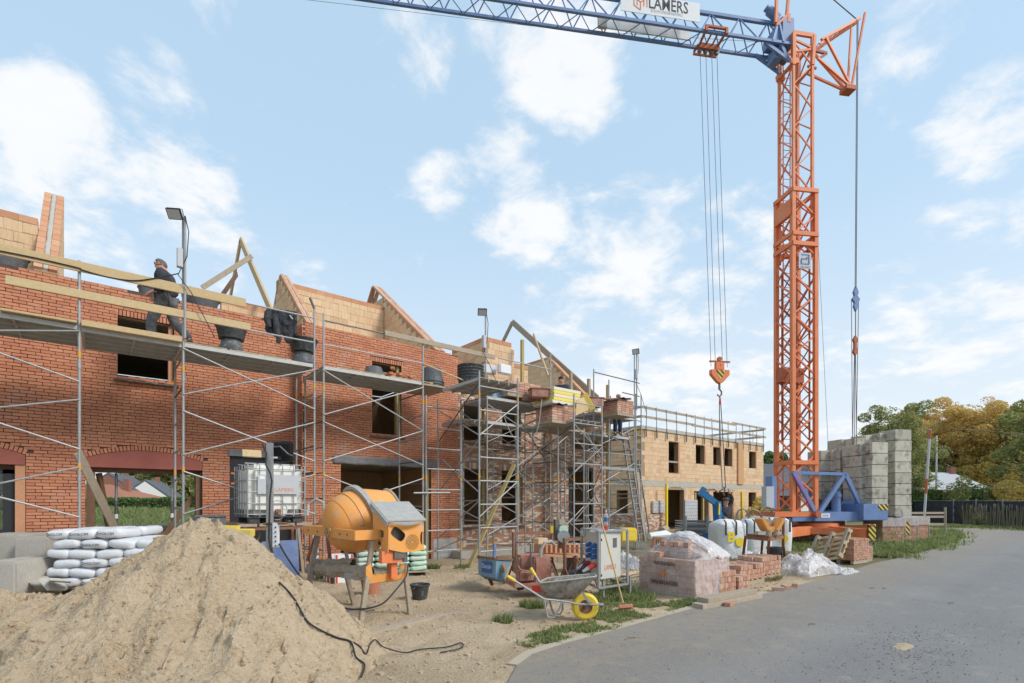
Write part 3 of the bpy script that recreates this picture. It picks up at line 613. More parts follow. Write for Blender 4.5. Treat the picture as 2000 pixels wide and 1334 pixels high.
# inner leaf of clay blocks with the same openings, side and cross walls
inner = MB()
g4 = lambda hs, e=.02: [(a-e, b+e, c, d+.02) for a, b, c, d in hs]
slab_wall(inner, (XL, 0, 0), X_, NY, XS-XL+.3, 0, 6.3, g4(hL), .13, .31)
slab_wall(inner, (XS+.3, YR, 0), X_, NY, XR-XS-.3, 0, 6.1, [(a-.32, b-.28, c, d+.02) for a, b, c, d in hR], .13, .31)
for x in (3.05, 9.0): inner.bb(x, x+.2, .32, 7.6, 0, 6.0)
inner.bb(XL, XL+.2, .32, 7.6, 0, 6.0); inner.bb(3.25, 9.0, 5.4, 5.6, 0, 6.0); inner.bb(XL+.2, 3.05, 7.4, 7.6, 3.1, 6.0)
inner.bb(4.2, 4.38, .0, 5.39, 0, 2.93)
inner.build('inner_wall', 'clay_block', red, W=True)
sl_ = MB().bb(XL+.2, 3.05, .33, 7.39, 2.93, 3.1).bb(3.25, 8.99, .02, 5.39, 2.93, 3.1).bb(XL+.2, 3.05, .33, 7.39, 6.02, 6.2).bb(3.25, 8.99, .02, 5.39, 6.02, 6.2)
sl_.build('floor_slab', 'concrete', red, W=True)
MB().bb(XL, 3.0, .1, 7.5, .85, .98).build('ground_floor_slab', 'concrete', red, W=True)
# concrete plinth under the left half
MB().bb(XL, xy(392, 0), -.10, .08, 0, .99).build('plinth', 'concrete', red, W=True)
# arched panels, frames, sills
def arch_panel(x0, x1, rise, Rr, zc_, y0=-.012, y1=.20, zb=2.52):
    xc = (x0+x1)/2; hw = (x1-x0)/2-.006; pts = [(xc-hw, y0, zb), (xc+hw, y0, zb)]
    for i in range(17):
        x = hw*(1-i/8); pts.append((xc+x, y0, zc_+math.sqrt(Rr*Rr-x*x)-.006))
    return MB().prism([V(p) for p in pts], (0, y1-y0, 0))
arch_panel(AR[0], AR[1], .2, RA, zA).build('arch_panel', 'red_panel', red, W=True)
arch_panel(W0[0], W0[1], .24, RB, zB).build('arch_panel', 'red_panel', red, W=True)
MB().bb(AR[0]+.01, AR[1]-.01, .2, .34, 2.42, 2.60).bb(W0[0]+.01, W0[1]-.01, .2, .34, 2.42, 2.6).build('lintel', 'brown_wood', red, W=True)
fr = MB(); x0, x1 = W0
fr.bb(x1-.34, x1-.16, .12, .28, 1.0, 2.42).bb(x0, x1-.16, .12, .28, 2.34, 2.42).bb(x1-1.9, x1-1.75, .12, .28, 1.0, 2.34)
wf = fr.build('window_frame', 'dark_frame', red, W=True)
MB().bb(x1-.155, x1-.005, .02, .2, 1.0, 2.52).build('window_reveal', 'clay_orange', red, W=True)
MB().bb(x1-1.75, x1-.34, .19, .20, 1.0, 2.34).bb(x0, x1-1.9, .19, .20, 1.0, 2.34).build('pane', 'glass', wf, W=True)
MB().grid(lambda u, w: V((x0+(x1-.12-x0)*u, -.12+.3*w, 1.01+.05*w+.012*fbm(u*30, w*3))), 60, 6).build('sill_sheet', 'lead_sheet', red, smooth=True, W=True, solid=.01)
fr = MB().bb(AR[0]+.01, AR[0]+.16, .1, .28, 1.0, 2.42).bb(AR[1]-.12, AR[1]-.01, .1, .28, 1.0, 2.42).bb(AR[0]+.16, AR[1]-.12, .05, .2, .99, 1.08)
fr.build('door_frame', 'brown_wood', red, W=True)
MB().beam((AR[0]+.22, .26, 2.4), (AR[0]+.42, .5, 1.0), .07, .1).build('brace_board', 'brown_wood', red, W=True); MB().beam((AR[1]-.15, .3, 1.9), (AR[1]-.72, .3, .99), .07, .12).build('brace_board', 'brown_wood', red, W=True)
def window_fill(root, x0, x1, y, z0, z1, frame=True, wd=.2):
    MB().bb(x1-.10, x1-.01, y+.1, y+.24, z0, z1).build('window_frame', 'green_wood' if wd > .15 else 'clay_orange', root, W=True)
    sill = MB().grid(lambda u, w: V((x0-.07+(x1-x0+.16)*u, y-.10+.22*w, z0-.075+.03*w+.012*fbm(u*9, w*2, z0))), 24, 3); sill.build('window_sill', 'sill_dark', root, smooth=True, W=True, solid=.035)
window_fill(red, *WI, 0, 4.52, 5.86, wd=.1)
window_fill(red, *DW, YR, 3.7, 5.75)
for i in range(3): MB().obox((WI[0]+.2+i*.28+R.uniform(-.05, .05), .03, 4.515), X_*.06, Y_*.045, V((0, 0, .03))).build('loose_brick', 'red_brick', red, W=True)
# door covered with black sheet behind the water tank
MB().bb(DO[0]+.01, DO[1]-.01, .06, .10, 0, 2.9).build('door_sheet', 'dark_frame', red, W=True)
MB().bb(DO[0]-.04, DO[1]+.04, -.03, .05, 2.9, 3.06).build('door_flashing', 'lead_sheet', red, W=True)
for z in (2.2, 2.45): MB().bb(DO[0]+.03, DO[0]+.12, .045, .058, z, z+.05).build('tape', 'print_orange', red, W=True)
# garage lintel flashing and timber jamb
MB().grid(lambda u, w: V((GA[0]-.22+(GA[1]-GA[0]+.42)*u, YR-.03-.02*math.sin(u*9)-.012*fbm(u*20, w*4), 3.02-.22*w+.01*math.sin(u*23)*w)), 50, 5).build('lead_flashing', 'lead_sheet', red, smooth=True, W=True, solid=.02)
MB().bb(GA[0]+.005, GA[1]-.005, YR+.095, YR+.3, 2.86, 2.95).build('lintel', 'concrete', red, W=True)
MB().bb(GA[1]-.13, GA[1]-.005, YR+.1, YR+.22, 0, 2.85).build('door_jamb', 'green_wood', red, W=True)
# ------------------------------------------------------------------ attic walls of clay blocks
TB = Masonry('clay_block', 260, 'clay_block', 'block_courses')
def block_wall(root, O, U, N, L, z0, z1, th=.2, top=None, name='attic_wall', cap=True, msn=None, holes=(), bl=.30, ch=.235):
    O, U, N = V(O), V(U), V(N); msn = msn or TB
    mb = MB()
    if top:
        n = 24
        for i in range(n):
            u0, u1 = L*i/n, L*(i+1)/n; za, zb = min(top(u0), z1), min(top(u1), z1)
            if min(za, zb) <= z0+.02: continue
            a, b = O+U*u0-N*.006, O+U*u1-N*.006; d = -N*(th-.012)
            vs = [a+V((0, 0, z0)), b+V((0, 0, z0)), b+V((0, 0, zb)), a+V((0, 0, za))]
            mb.prism(vs, d)
    else: slab_wall(mb, O, U, N, L, z0, z1, holes, .006, th-.006)
    p = mb.build(name, 'block_joint', root, W=True)
    msn.wall(p, O, U, N, L, z0, z1-(.0 if top else .15*cap), ch, bl, .05, .007, top=top, jit=.002, holes=holes)
    if cap and not top:
        k = max(1, int(L/.3))
        for i in range(k):
            MB().obox(O+U*(L*(i+.5)/k)-N*(th/2)+V((0, 0, z1-.075)), U*(L/k/2-.004), N*(th/2+.002), V((0, 0, .074))).build('capping_block', 'clay_orange', p, W=True)
    return p
def gable(root, x, y0, y1, zf, th, name='gable_wall', both=True, z0=6.2, insul=True):
    """cross wall whose top rises with the roof; visible end blocks along the slope"""
    L = y1-y0
    for sx, nn in ((0, NX), (th, V((1, 0, 0)))):
        O = (x+sx, y0, 0)
        if nn is NX: p = block_wall(root, O, Y_, NX, L, z0, max(zf(0), zf(L/2), zf(L))+.3, th, top=zf, name=name, cap=False)
        else: TB.wall(p, O, Y_, nn, L, z0, max(zf(0), zf(L/2), zf(L))+.3, .235, .3, .05, .007, top=lambda u: zf(u)-.03, jit=.002)
    # sloping verge: slabs of cut clay block on both sides of an insulation strip
    pts = [(y0+L*i/14, zf(L*i/14)) for i in range(15)]
    for i in range(14):
        (ya, za), (yb, zb) = pts[i], pts[i+1]; d = V((0, yb-ya, zb-za)); ln = d.length
        if ln < .05 or ln > 1.5: continue
        d.normalize(); up = V((0, -d.z, d.y)); m_ = V((0, (ya+yb)/2, (za+zb)/2))
        for a, b in (((0, .36), (.64, 1)) if insul else ((0, 1),)):
            MB().obox(V((x+th*(a+b)/2, 0, 0))+m_+up*.03, X_*(th*(b-a)/2), d*(ln/2-.006), up*.035).build('verge_block', 'clay_orange', p, W=True)
    if insul:
        mb = MB().grid(lambda u, w: (lambda t: V((x+th*(.37+.26*w)+.01*fbm(t*9, w, 3), y0+L*t, zf(L*t)+.065+.025*fbm(t*20, w*3, 1))))(u), 60, 3); mb.build('mortar_strip', 'concrete', p, smooth=True, W=True, solid=.05)
    return p
# leftmost gable, its long wall, the two dormer gables and the wall between them
gx = FY(65, 520, 0).x
gable(red, gx, .05, 2.97, lambda t: 6.5+t*.98, .36, both=True)
block_wall(red, (XL, 1.2, 0), X_, NY, gx-XL-.01, 6.2, 8.0)
g2 = FY(600, 632, YR).x
z2 = lambda t: (6.42+.858*t) if t < 2.5 else (6.42+.858*2.5-(t-2.5)*1.25)
gable(red, g2, YR+.1, YR+4.4, z2, .22)
g4x = FY(853, 684, YR).x
z4 = lambda t: (6.42+.755*t) if t < 4.75 else (6.42+.755*4.75-(t-4.75)*1.6)
gable(red, g4x, YR+.1, YR+6.6, z4, .34)
block_wall(red, (g2+.24, 3.3, 0), X_, NY, g4x-g2-.26, 6.2, 8.86)
block_wall(red, (2.6, 1.4, 0), X_, NY, g2-2.62, 6.2, 7.2)
# timber roof truss, left
def truss_rafter(root, p, q, w=.07, h=.2, m='pine_wood', name='rafter'): MB().beam(p, q, w, h).build(name, m, root, W=True)
tr = thing('roof_truss', 'pale timber rafters meeting in a steep peak with cross braces beside the jacket', 'roof truss', FY(530, 605, .3))
a = FY(530, 607, .3); ap = V((a.x, 3.96, 10.08)); truss_rafter(tr, a-V((0, .2, .2)), ap, .06, .2)
truss_rafter(tr, ap, FX(445, 607, a.x), .06, .2); br = FX(492, 500, a.x); truss_rafter(tr, br, FY(395, 562, 2.4), .04, .13, 'grey_wood', 'brace')
truss_rafter(tr, FX(463, 535, a.x+.06), FY(418, 600, 3.2), .04, .15, 'brown_wood', 'brace')
RM.finish()
# ================================================================== old brown brick house
old = thing('brick_house', 'house of reclaimed brown brick with cream specks wrapped in tower scaffold', 'house', (12, 0, 0))
OM = Masonry('old_brick', 300)
YB, YC, XB, XE = -.4, -.75, 12.7, xy(1187, -.75)
b1 = (xy(907, YB), xy(951, YB)); b2 = (xy(980, YB), xy(1021, YB)); b3 = (xy(906, YB), xy(946, YB)); b4 = (xy(981, YB), xy(1018, YB)); bd = (xy(1111, YC), xy(1159, YC)); b5 = (xy(1120, YC), xy(1166, YC))
hB = [(b1[0]-XR, b1[1]-XR, 1.02, 2.84), (b2[0]-XR, b2[1]-XR, 1.02, 2.84), (b3[0]-XR, b3[1]-XR, 3.75, 5.0), (b4[0]-XR, b4[1]-XR, 3.75, 5.0)]
hC = [(bd[0]-XB, bd[1]-XB, .1, 2.92), (b5[0]-XB, b5[1]-XB, 3.75, 4.1)]
topB = lambda u: 6.3-max(0, u-.18)*6 if u < .35 else 5.28
w1 = MB(); slab_wall(w1, (XR, YB, 0), X_, NY, XB-XR, 0, 5.25, hB, .012, .09); w1.bb(XR, XR+.22, YB+.014, YB+.09, 5.25, 6.2)
pB = w1.build('front_wall', 'old_mortar', old, W=True)
w2 = MB(); slab_wall(w2, (XB, YC, 0), X_, NY, XE-XB, 0, 5.25, hC, .012, .09); pC = w2.build('front_wall', 'old_mortar', old, W=True, label='projecting right bay of the brown wall')
w3 = MB(); slab_wall(w3, (XB, YB, 0), -Y_, NX, YB-YC, 0, 5.25, [], .012, .09); pD = w3.build('return_wall', 'old_mortar', old, W=True)
sB = [(b1[0]-XR-.05, b1[1]-XR+.05, 2.84, 3.04), (b2[0]-XR-.05, b2[1]-XR+.05, 2.84, 3.04), (0, XB-XR, .70, .82)]
OM.wall(pB, (XR, YB, 0), X_, NY, XB-XR, .25, 6.3, .064, .205, .09, .009, holes=hB+sB, top=topB, jit=.006)
OM.wall(pC, (XB, YC, 0), X_, NY, XE-XB, .25, 5.28, .064, .205, .09, .009, holes=hC, jit=.006)
OM.wall(pD, (XB, YB, 0), -Y_, NX, YB-YC, .25, 5.28, .064, .17, .09, .009, jit=.006)
for w in (b1, b2): soldiers(OM, pB, w[0]-.05, w[1]+.05, YB, 2.84, .19, .062)
soldiers(OM, pB, XR+.02, XB-.02, YB-.004, .70, .12, .062)
OM.finish()
for w in (b1, b2): window_fill(old, w[0], w[1], YB, 1.02, 2.84)
for w in (b3, b4): window_fill(old, w[0], w[1], YB, 3.75, 5.0)
df = MB().bb(bd[0], bd[0]+.13, YC-.02, YC+.1, .1, 2.92).bb(bd[1]-.13, bd[1], YC-.02, YC+.1, .1, 2.92).bb(bd[0]-.03, bd[1]+.03, YC-.04, YC+.1, 2.92, 3.05); df.build('door_frame', 'dark_frame', old, W=True)
MB().bb(bd[1]-.24, bd[1]-.14, YC+.1, YC+.22, .1, 2.9).build('door_jamb', 'green_wood', old, W=True)
inn = MB(); slab_wall(inn, (XR+.3, YB, 0), X_, NY, XB-XR-.3, 0, 5.2, [(a-.3, b-.3, c, d) for a, b, c, d in hB], .13, .31)
slab_wall(inn, (XB, YC, 0), X_, NY, XE-XB, 0, 5.2, hC, .13, .31)
inn.bb(XR+.3, XE, 5.2, 5.4, 0, 5.2).bb(XE-.2, XE-.001, -.43, 5.19, 0, 5.2); inn.build('inner_wall', 'clay_block', old, W=True)
MB().bb(XR+.3, XE-.21, .02, 5.19, 2.93, 3.1).bb(XR+.3, XE-.21, .02, 5.19, 5.0, 5.18).build('floor_slab', 'concrete', old, W=True)
MB().bb(XR-.25, XB+1.2, -.9, -.41, -.1, .235).bb(XB+1.2, XE, -1.0, -.76, -.1, .2).build('plinth', 'concrete', old, W=True)
# attic blocks of this house
cx = FY(947, 657, .2); x7 = cx.x
block_wall(old, (x7, .2, 0), X_, NY, xy(999, .2)-x7, 5.2, 7.47); block_wall(old, (x7, .2, 0), Y_, NX, 2.1, 5.2, 7.47)
block_wall(old, (xy(999, .2), .22, 0), X_, NY, .14, 5.2, 7.25); block_wall(old, (xy(999, .2)+.14, .22, 0), X_, NY, xy(1032, .2)-xy(999, .2)-.14, 5.2, 6.78)
gp_, gq_ = FX(1070, 700, 15.4), FX(1031, 712, 15.4); ys_ = -.35
z5 = lambda t: min(5.55+t*(gp_.z-5.55)/(gp_.y-ys_), gp_.z) if ys_+t <= gp_.y else gp_.z+(t+ys_-gp_.y)*(gq_.z-gp_.z)/(gq_.y-gp_.y)
gable(old, 15.4, ys_, gq_.y+1.5, z5, .2, z0=5.2, insul=False)
block_wall(old, (XR+.25, .2, 0), X_, NY, x7-XR-.27, 5.2, 5.9, cap=False)
TB.limit = 300
TB.finish()
# timbers: long rafter pair, props and posts
tr2 = thing('roof_truss', 'long grey timber rafter with short rear rafter above the brown house', 'roof truss', FY(1165, 775, -.1))
a = FY(1166, 778, -.1); ap = FX(1001, 629, a.x); truss_rafter(tr2, a, ap, .08, .26, 'grey_wood'); truss_rafter(tr2, ap, FX(982, 668, a.x), .07, .18, 'grey_wood')
truss_rafter(tr2, FX(1042, 653, a.x-.1), FY(1071, 735, .6), .05, .13, 'pine_wood', 'brace')
for k, (px, y0, y1, yy, m_) in enumerate([(1020, 664, 760, -.2, 'green_wood'), (1115, 727, 800, -.6, 'grey_wood'), (1150, 740, 800, -1.1, 'grey_wood'), (1187, 752, 1050, -.95, 'green_wood')]):
    t0, t1 = FY(px, y0, yy), FY(px, y1, yy)
    o = MB().beam((t0.x, yy, t1.z), t0, .10, .10).build('timber_post', m_)
    tag(o, ['greenish square timber post rising in front of the clay block wall', 'short grey timber post under the sloping long rafter', 'grey timber post with scaffold hooks near the bald worker', 'tall moss green timber post at the right corner of the brown house'][k], 'post')
# ================================================================== clay block building on the right
clay = thing('block_house', 'two storey shell of pale clay blocks with temporary roof railing', 'building', (30, 3.4, 0))
CM = Masonry('clay_block', 300, 'clay_block', 'block_courses'); YT = 3.4
tx0, tx1 = FY(1253, 835, YT).x, FY(1491, 862, YT).x
def zY(px, py): return FY(px, py, YT).z
up = [(1306, 1325, 3.45, 5.28), (1359, 1376, 4.05, 5.28), (1393, 1407, 4.05, 5.28), (1415, 1430, 4.05, 5.28), (1463, 1476, 4.05, 5.28)]
lo = [(1302, 1336, .1, 2.45), (1356, 1384, .1, 2.48), (1393, 1430, .1, 2.50), (1462, 1476, .1, 2.48)]
hT = [(xy(a, YT)-tx0, xy(b, YT)-tx0, c, d) for a, b, c, d in up+lo]
hwid = (hT[5][1]-hT[5][0])/2; fT, RT, zT = arc_fn(hwid, 2.45, .3, 0)
ZT = 5.78
mb = MB(); slab_wall(mb, (tx0, YT, 0), X_, NY, tx1-tx0, 0, ZT, hT, .006, .3); cf = mb.build('front_wall', 'block_joint', clay, W=True)
CM.wall(cf, (tx0, YT, 0), X_, NY, tx1-tx0, 3.17, ZT, .237, .42, .06, .008, holes=hT, jit=.002)
CM.wall(cf, (tx0, YT, 0), X_, NY, tx1-tx0, 0.02, 2.62, .237, .42, .06, .008, holes=hT+[(hT[5][0]-.25, hT[5][1]+.25, 2.35, 2.7)], jit=.002, arcs=((( hT[5][0]+hT[5][1])/2, fT),))
# concrete ring beam and arch head
bm_ = MB().bb(tx0, tx1, YT-.012, YT+.005, 2.62, 2.93)
xc = tx0+(hT[5][0]+hT[5][1])/2; w_ = hwid+.24; pts = [(xc-w_, 2.36), (xc-hwid, 2.36)]+[(xc-hwid*math.cos(math.pi*i/12), 2.4+.24*math.sin(math.pi*i/12)) for i in range(13)]+[(xc+hwid, 2.36), (xc+w_, 2.36), (xc+w_, 2.619), (xc-w_, 2.619)]
bm_.prism([V((x, YT-.011, z)) for x, z in pts], (0, .02, 0)); bm_.bb(xy(1386, YT), xy(1436, YT), YT-.02, YT+.003, 2.5, 2.61)
bm_.build('ring_beam', 'concrete', clay, W=True)
mb = MB(); CM.wall(cf, (tx0-.003, YT-.006, 0), X_, NY, tx1-tx0, 2.93, 3.17, .237, .3, .06, .01, jit=.002)
CM.finish()
side = MB(); slab_wall(side, (tx0, YT+7, 0), -Y_, NX, 7.0, 0, ZT, [(7-1.75, 7-.95, .9, 2.4)], .006, .3); cs = side.build('side_wall', 'block_joint', clay, W=True)
CS = Masonry('clay_block', 120, 'clay_block', 'block_courses')
CS.wall(cs, (tx0, YT+7, 0), -Y_, NX, 7.0, .02, ZT, .237, .42, .06, .008, holes=[(7-1.75, 7-.95, .9, 2.4), (0, 7, 2.62, 2.93)], jit=.002); CS.finish()
MB().bb(tx0-.012, tx0+.005, YT-.01, YT+7, 2.62, 2.93).build('ring_beam', 'concrete', clay, W=True)
MB().bb(tx0, tx1, YT+7, YT+7.3, 0, ZT).bb(tx1-.3, tx1-.001, YT+.31, YT+7, 0, ZT).build('rear_wall', 'clay_block', clay, W=True)
MB().bb(tx0+.31, tx1-.31, YT+.31, YT+6.99, 2.75, 2.92).build('floor_slab', 'concrete', clay, W=True)
MB().bb(tx0-.06, tx1+.05, YT-.06, YT+7.3, ZT, ZT+.2).build('roof_slab', 'concrete', clay, W=True)
MB().bb(xy(1425, YT)+1.0, xy(1425, YT)+1.75, YT-.10, YT+.0, 2.93, ZT-.02).build('pilaster', 'clay_block_ribbed', clay, W=True)
for i, (a, b, c, d) in enumerate(up+lo):
    MB().bb(xy(b, YT)-.005, xy(b, YT)+.16, YT-.009, YT+.02, c, d).build('jamb', 'clay_orange', clay, W=True)
MB().bb(xy(1306, YT), xy(1325, YT), YT+.02, YT+.10, 4.05, 4.15).build('safety_board', 'grey_wood', clay, W=True)
for a, b in ((xy(1358, YT)+.15, .1), (xy(1376, YT), .1)): MB().bb(a, a+.14, YT+.1, YT+.22, 0, 2.45).build('prop_board', 'green_wood', clay, W=True)
# railing on the roof edge
ZR = ZT+.2
for i in range(15):
    x = tx0+.3+i*(tx1-tx0-.5)/14; dx = R.uniform(-.1, .1)
    MB().tube((x, YT-.09, ZR-.55), (x+dx, YT-.08, ZR+1.12), .024, 6).build('railing_post', 'galvanized', clay, W=True)
    MB().bb(x-.03, x+.03, YT-.12, YT-.065, ZR-.62, ZR-.18).build('railing_clamp', 'dark_steel', clay, W=True)
def railx(x0, x1, y, z, root=clay): MB().beam((x0, y, z), (x1, y, z+R.uniform(-.02, .02)), .03, .14).build('railing_board', 'grey_wood', root, W=True)
for z in (ZR+1.02, ZR+.5):
    railx(tx0, tx0+5.4, YT-.04, z); railx(tx0+4.9, tx0+10.2, YT-.10, z-.04); railx(tx0+9.9, tx1+.3, YT-.04, z+.06 if z > 6.8 else z-.02)
    for x in (tx0-.04, tx1+.05): MB().beam((x, YT-.05, z), (x, YT+5, z), .03, .14).build('railing_board', 'grey_wood', clay, W=True)
    railx(tx0+3, tx1, YT+7.1, z)
for i in range(6):
    for x in (tx0-.06, tx1+.06): MB().tube((x, YT+.8+i*1.0, ZR-.3), (x, YT+.8+i*1.0, ZR+1.1), .022, 6).build('railing_post', 'galvanized', clay, W=True)
for i in range(5): MB().tube((tx0+4+i*2.2, YT+7.05, ZR-.1), (tx0+4+i*2.2, YT+7.05, ZR+1.1), .022, 6).build('railing_post', 'galvanized', clay, W=True)
# low facing wall of reclaimed brick, insulation boards, yellow props
low = thing('facing_wall', 'low unfinished facing wall of old brick at the foot of the block building', 'wall', (tx0, YT-.2, 0))
LW = Masonry('old_brick', 200)
xa, xb = tx0-.2, xy(1303, YT-.2)
p_ = MB().bb(xa, xb, YT-.19, YT-.11, 0, 1.05).build('wall_core', 'old_mortar', low, W=True); LW.wall(p_, (xa, YT-.2, 0), X_, NY, xb-xa, .1, 1.1, .066, .21, .09, .009, top=lambda u: 1.08)
q_ = MB().bb(xa+.01, xa+.09, YT-.1, YT+3.4, 0, 1.05).build('wall_core', 'old_mortar', low, W=True); LW.wall(q_, (xa, YT+3.4, 0), -Y_, NX, 3.6, .1, 1.1, .066, .21, .09, .009, holes=[(1.7, 2.5, .9, 2)]); LW.finish()
def print_marks(b, x0, x1, y, z0, z1, root):
    mb = MB()
    for i in range(int((x1-x0)/.22)):
        for j in range(int((z1-z0)/.2)):
            x, z = x0+.06+i*.22+(j % 2)*.08, z0+.08+j*.2
            if x+.1 < x1: mb.prism([V((x, y, z)), V((x+.10, y, z+.03)), V((x+.10, y, z+.055)), V((x, y, z+.025))], (0, .0015, 0))
    if mb.v: mb.build('board_print', 'print_dark', b, W=True)
k = 0
labs = ['foil faced insulation board left of the arched doorway behind a grey post', 'foil faced insulation board next to the left yellow prop', 'tall foil insulation panel right of the arched doorway', 'foil insulation panel at the far right end of the block building']
for a, b, za, zb in [(1276, 1286, 1.12, 1.78), (1288, 1300, 1.12, 1.82), (1338, 1362, .2, 1.85), (1480, 1492, .3, 1.85)]:
    x0, x1 = xy(a, YT-.14), xy(b, YT-.14)
    t = thing('insulation_board', labs[k], 'insulation board', ((x0+x1)/2, YT-.1, za), 0, 'insulation boards on the block building'); k += 1
    o = MB().bb(x0, x1, YT-.155, YT-.02, za, zb).build('board', 'foil_board', t, W=True); print_marks(o, x0, x1, YT-.158, za, zb, t)
for k, px in enumerate((1302, 1449)):
    x = xy(px, YT-.5); o = MB().bb(x-.06, x+.06, YT-.55, YT-.43, 0, 2.78 if k == 0 else 2.4).build('yellow_prop', 'print_yellow')
    tag(o, ['yellow square prop beside the arched doorway of the block building', 'yellow square prop between the wide and the last ground floor doorway'][k], 'prop', 'yellow props')
sb = thing('insulation_board', 'foil board on the shaded side wall seen through the scaffold', 'insulation board', (tx0-.1, YT+1.2, 1.1), 0, 'insulation boards on the block building')
MB().bb(tx0-.12, tx0-.02, YT+2.2, YT+3.1, 1.12, 1.8).build('board', 'foil_board', sb, W=True)

# ================================================================== scaffolds
SY0, SY1 = -2.15, -.80; DZ = 4.93
class Scaf:
    def __init__(s, label, locn): s.r = thing('scaffold', label, 'scaffold', locn, 0, 'steel scaffolds on the facades')
    def std(s, x, y, z0, z1, r=.024, bands=True):
        o = MB().tube((x, y, z0), (x, y, z1), r, 10).build('standard', 'galvanized', s.r, smooth=True, W=True)
        mb = MB()
        for z in (2.35, 4.35, .4):
            if z0 < z < z1: mb.tube((x, y, z), (x, y, z+.12), r+.002, 10)
        if bands and mb.v: mb.build('paint_band', 'yellow_band', o, smooth=True, W=True)['kind'] = 'stuff'
        mb = MB()
        for z in (2.15, 4.15): 
            if z0 < z < z1: mb.tube((x, y, z), (x, y, z+.16), r+.006, 10)
        if mb.v: mb.build('coupler', 'galvanized', o, smooth=True, W=True)['kind'] = 'stuff'
        MB().bb(x-.07, x+.07, y-.07, y+.07, z0-.01, z0+.01).build('base_plate', 'dark_steel', o, W=True)
        return o
    def rod(s, p, q, r=.019, name='brace', m='galvanized'): return MB().tube(p, q, r, 8).build(name, m, s.r, smooth=True, W=True)
    def frame_y(s, x, y0, y1, z0, z1, step=.6, outer_top=None, start=.45):     # frame square to the facade
        s.std(x, y0, z0, outer_top or z1); s.std(x, y1, z0, z1)
        z = start
        while z < z1-.05: s.rod((x, y0+.03, z), (x, y1-.03, z), .018, 'rung', 'dark_steel' if R.random() < .4 else 'galvanized'); z += step
    def frame_x(s, y, x0, x1, z0, z1, step=.55, start=.5, top=None):
        s.std(x0, y, z0, top or z1); s.std(x1, y, z0, top or z1); z = start
        while z < z1-.02: s.rod((x0+.03, y, z), (x1-.03, y, z), .018, 'rung'); z += step
    def cross(s, x0, x1, y, pairs, y2=None):
        y2 = y if y2 is None else y2
        for a, b in pairs: s.rod((x0, y-.03, a), (x1, y2-.03, b), .016)
    def deck_x(s, x0, x1, y0, y1, z, n=4, wood=False):
        w = (y1-y0)/n
        for i in range(n):
            a, b = y0+i*w+.008, y0+(i+1)*w-.008; mb = MB()
            if wood: mb.bb(x0, x1, a, b, z-.045, z)
            else:
                mb.bb(x0, x1, a, b, z-.008, z).bb(x0, x1, a, a+.008, z-.08, z-.009).bb(x0, x1, b-.008, b, z-.08, z-.009)
                for t in (.2, .4, .6, .8): mb.bb(x0+.06, x1-.06, a+(b-a)*t-.022, a+(b-a)*t+.022, z-.034, z-.009)
                mb.bb(x0, x0+.05, a+.01, b-.01, z-.075, z-.035).bb(x1-.05, x1, a+.01, b-.01, z-.075, z-.035)
                k = max(2, int((x1-x0)/.8))
                for j in range(1, k): mb.bb(x0+(x1-x0)*j/k-.015, x0+(x1-x0)*j/k+.015, a+.01, b-.01, z-.07, z-.035)
            mb.build('deck_plank', 'grey_wood' if wood else 'deck_steel', s.r, W=True)
    def deck_y(s, x0, x1, y0, y1, z, n=4):
        w = (x1-x0)/n
        for i in range(n):
            a, b = x0+i*w+.008, x0+(i+1)*w-.008; mb = MB().bb(a, b, y0, y1, z-.008, z).bb(a, a+.008, y0, y1, z-.08, z-.009).bb(b-.008, b, y0, y1, z-.08, z-.009)
            for t in (.2, .4, .6, .8): mb.bb(a+(b-a)*t-.02, a+(b-a)*t+.02, y0+.05, y1-.05, z-.034, z-.009)
            for t in (.25, .5, .75): mb.bb(a+.01, b-.01, y0+(y1-y0)*t-.015, y0+(y1-y0)*t+.015, z-.07, z-.035)
            mb.build('deck_plank', 'deck_steel', s.r, W=True)
    def board(s, x0, x1, y, z, h=.18, t=.035, m='pine_wood', name='guard_board'): MB().bb(x0, x1, y-t, y, z-h, z).build(name, m, s.r, W=True, bevel=.004, seg=1)
A = Scaf('long steel scaffold with boarded deck in front of the red brick wall', (1, SY0, 0))
xA = [FY(155, 700, SY0).x, FY(358, 700, SY0).x, FY(614, 700, SY0).x, FY(632, 700, SY0).x, FY(826, 700, SY0).x]
xl = xA[0]-2.57
A.frame_y(xl, SY0, SY1, 0, 4.9, outer_top=6.1)
A.std(xA[0], SY0, 0, 6.08)
A.frame_y(xA[1], SY0, SY1, 0, 4.85, outer_top=7.35); A.frame_y(xA[2], SY0, SY1, 0, 4.85, outer_top=6.2, start=.05+.6); A.frame_y(xA[3], SY0, SY1, 0, 4.85, outer_top=6.14, start=.05+.6)
A.frame_y(xA[4], SY0, SY1, 0, 4.85, outer_top=6.06)
PR = [(4.8, 3.85), (3.62, 4.78), (3.6, 2.72), (2.4, 3.55), (2.4, 1.55), (1.3, 2.35), (1.2, .4)]
PX = [(4.81, 3.63), (3.79, 4.78), (3.62, 2.73), (2.72, 3.64), (2.39, 1.5), (1.54, 2.39)]
PL_ = [(4.6, 4.82), (4.75, 3.92), (3.2, 3.6), (3.85, 2.72), (2.1, 2.4), (2.55, 1.51)]
A.cross(xl, xA[0], SY0, [(4.3, 4.82), (4.75, 3.92), (2.95, 3.6), (3.65, 2.72), (1.6, 2.4), (2.4, 1.51)])
A.cross(xA[1], xA[2], SY0, [(4.80, 3.89), (3.9, 4.79), (3.57, 2.70), (2.71, 3.59), (2.38, 1.5), (1.54, 2.4)]); A.cross(xA[3], xA[4], SY0, PX)
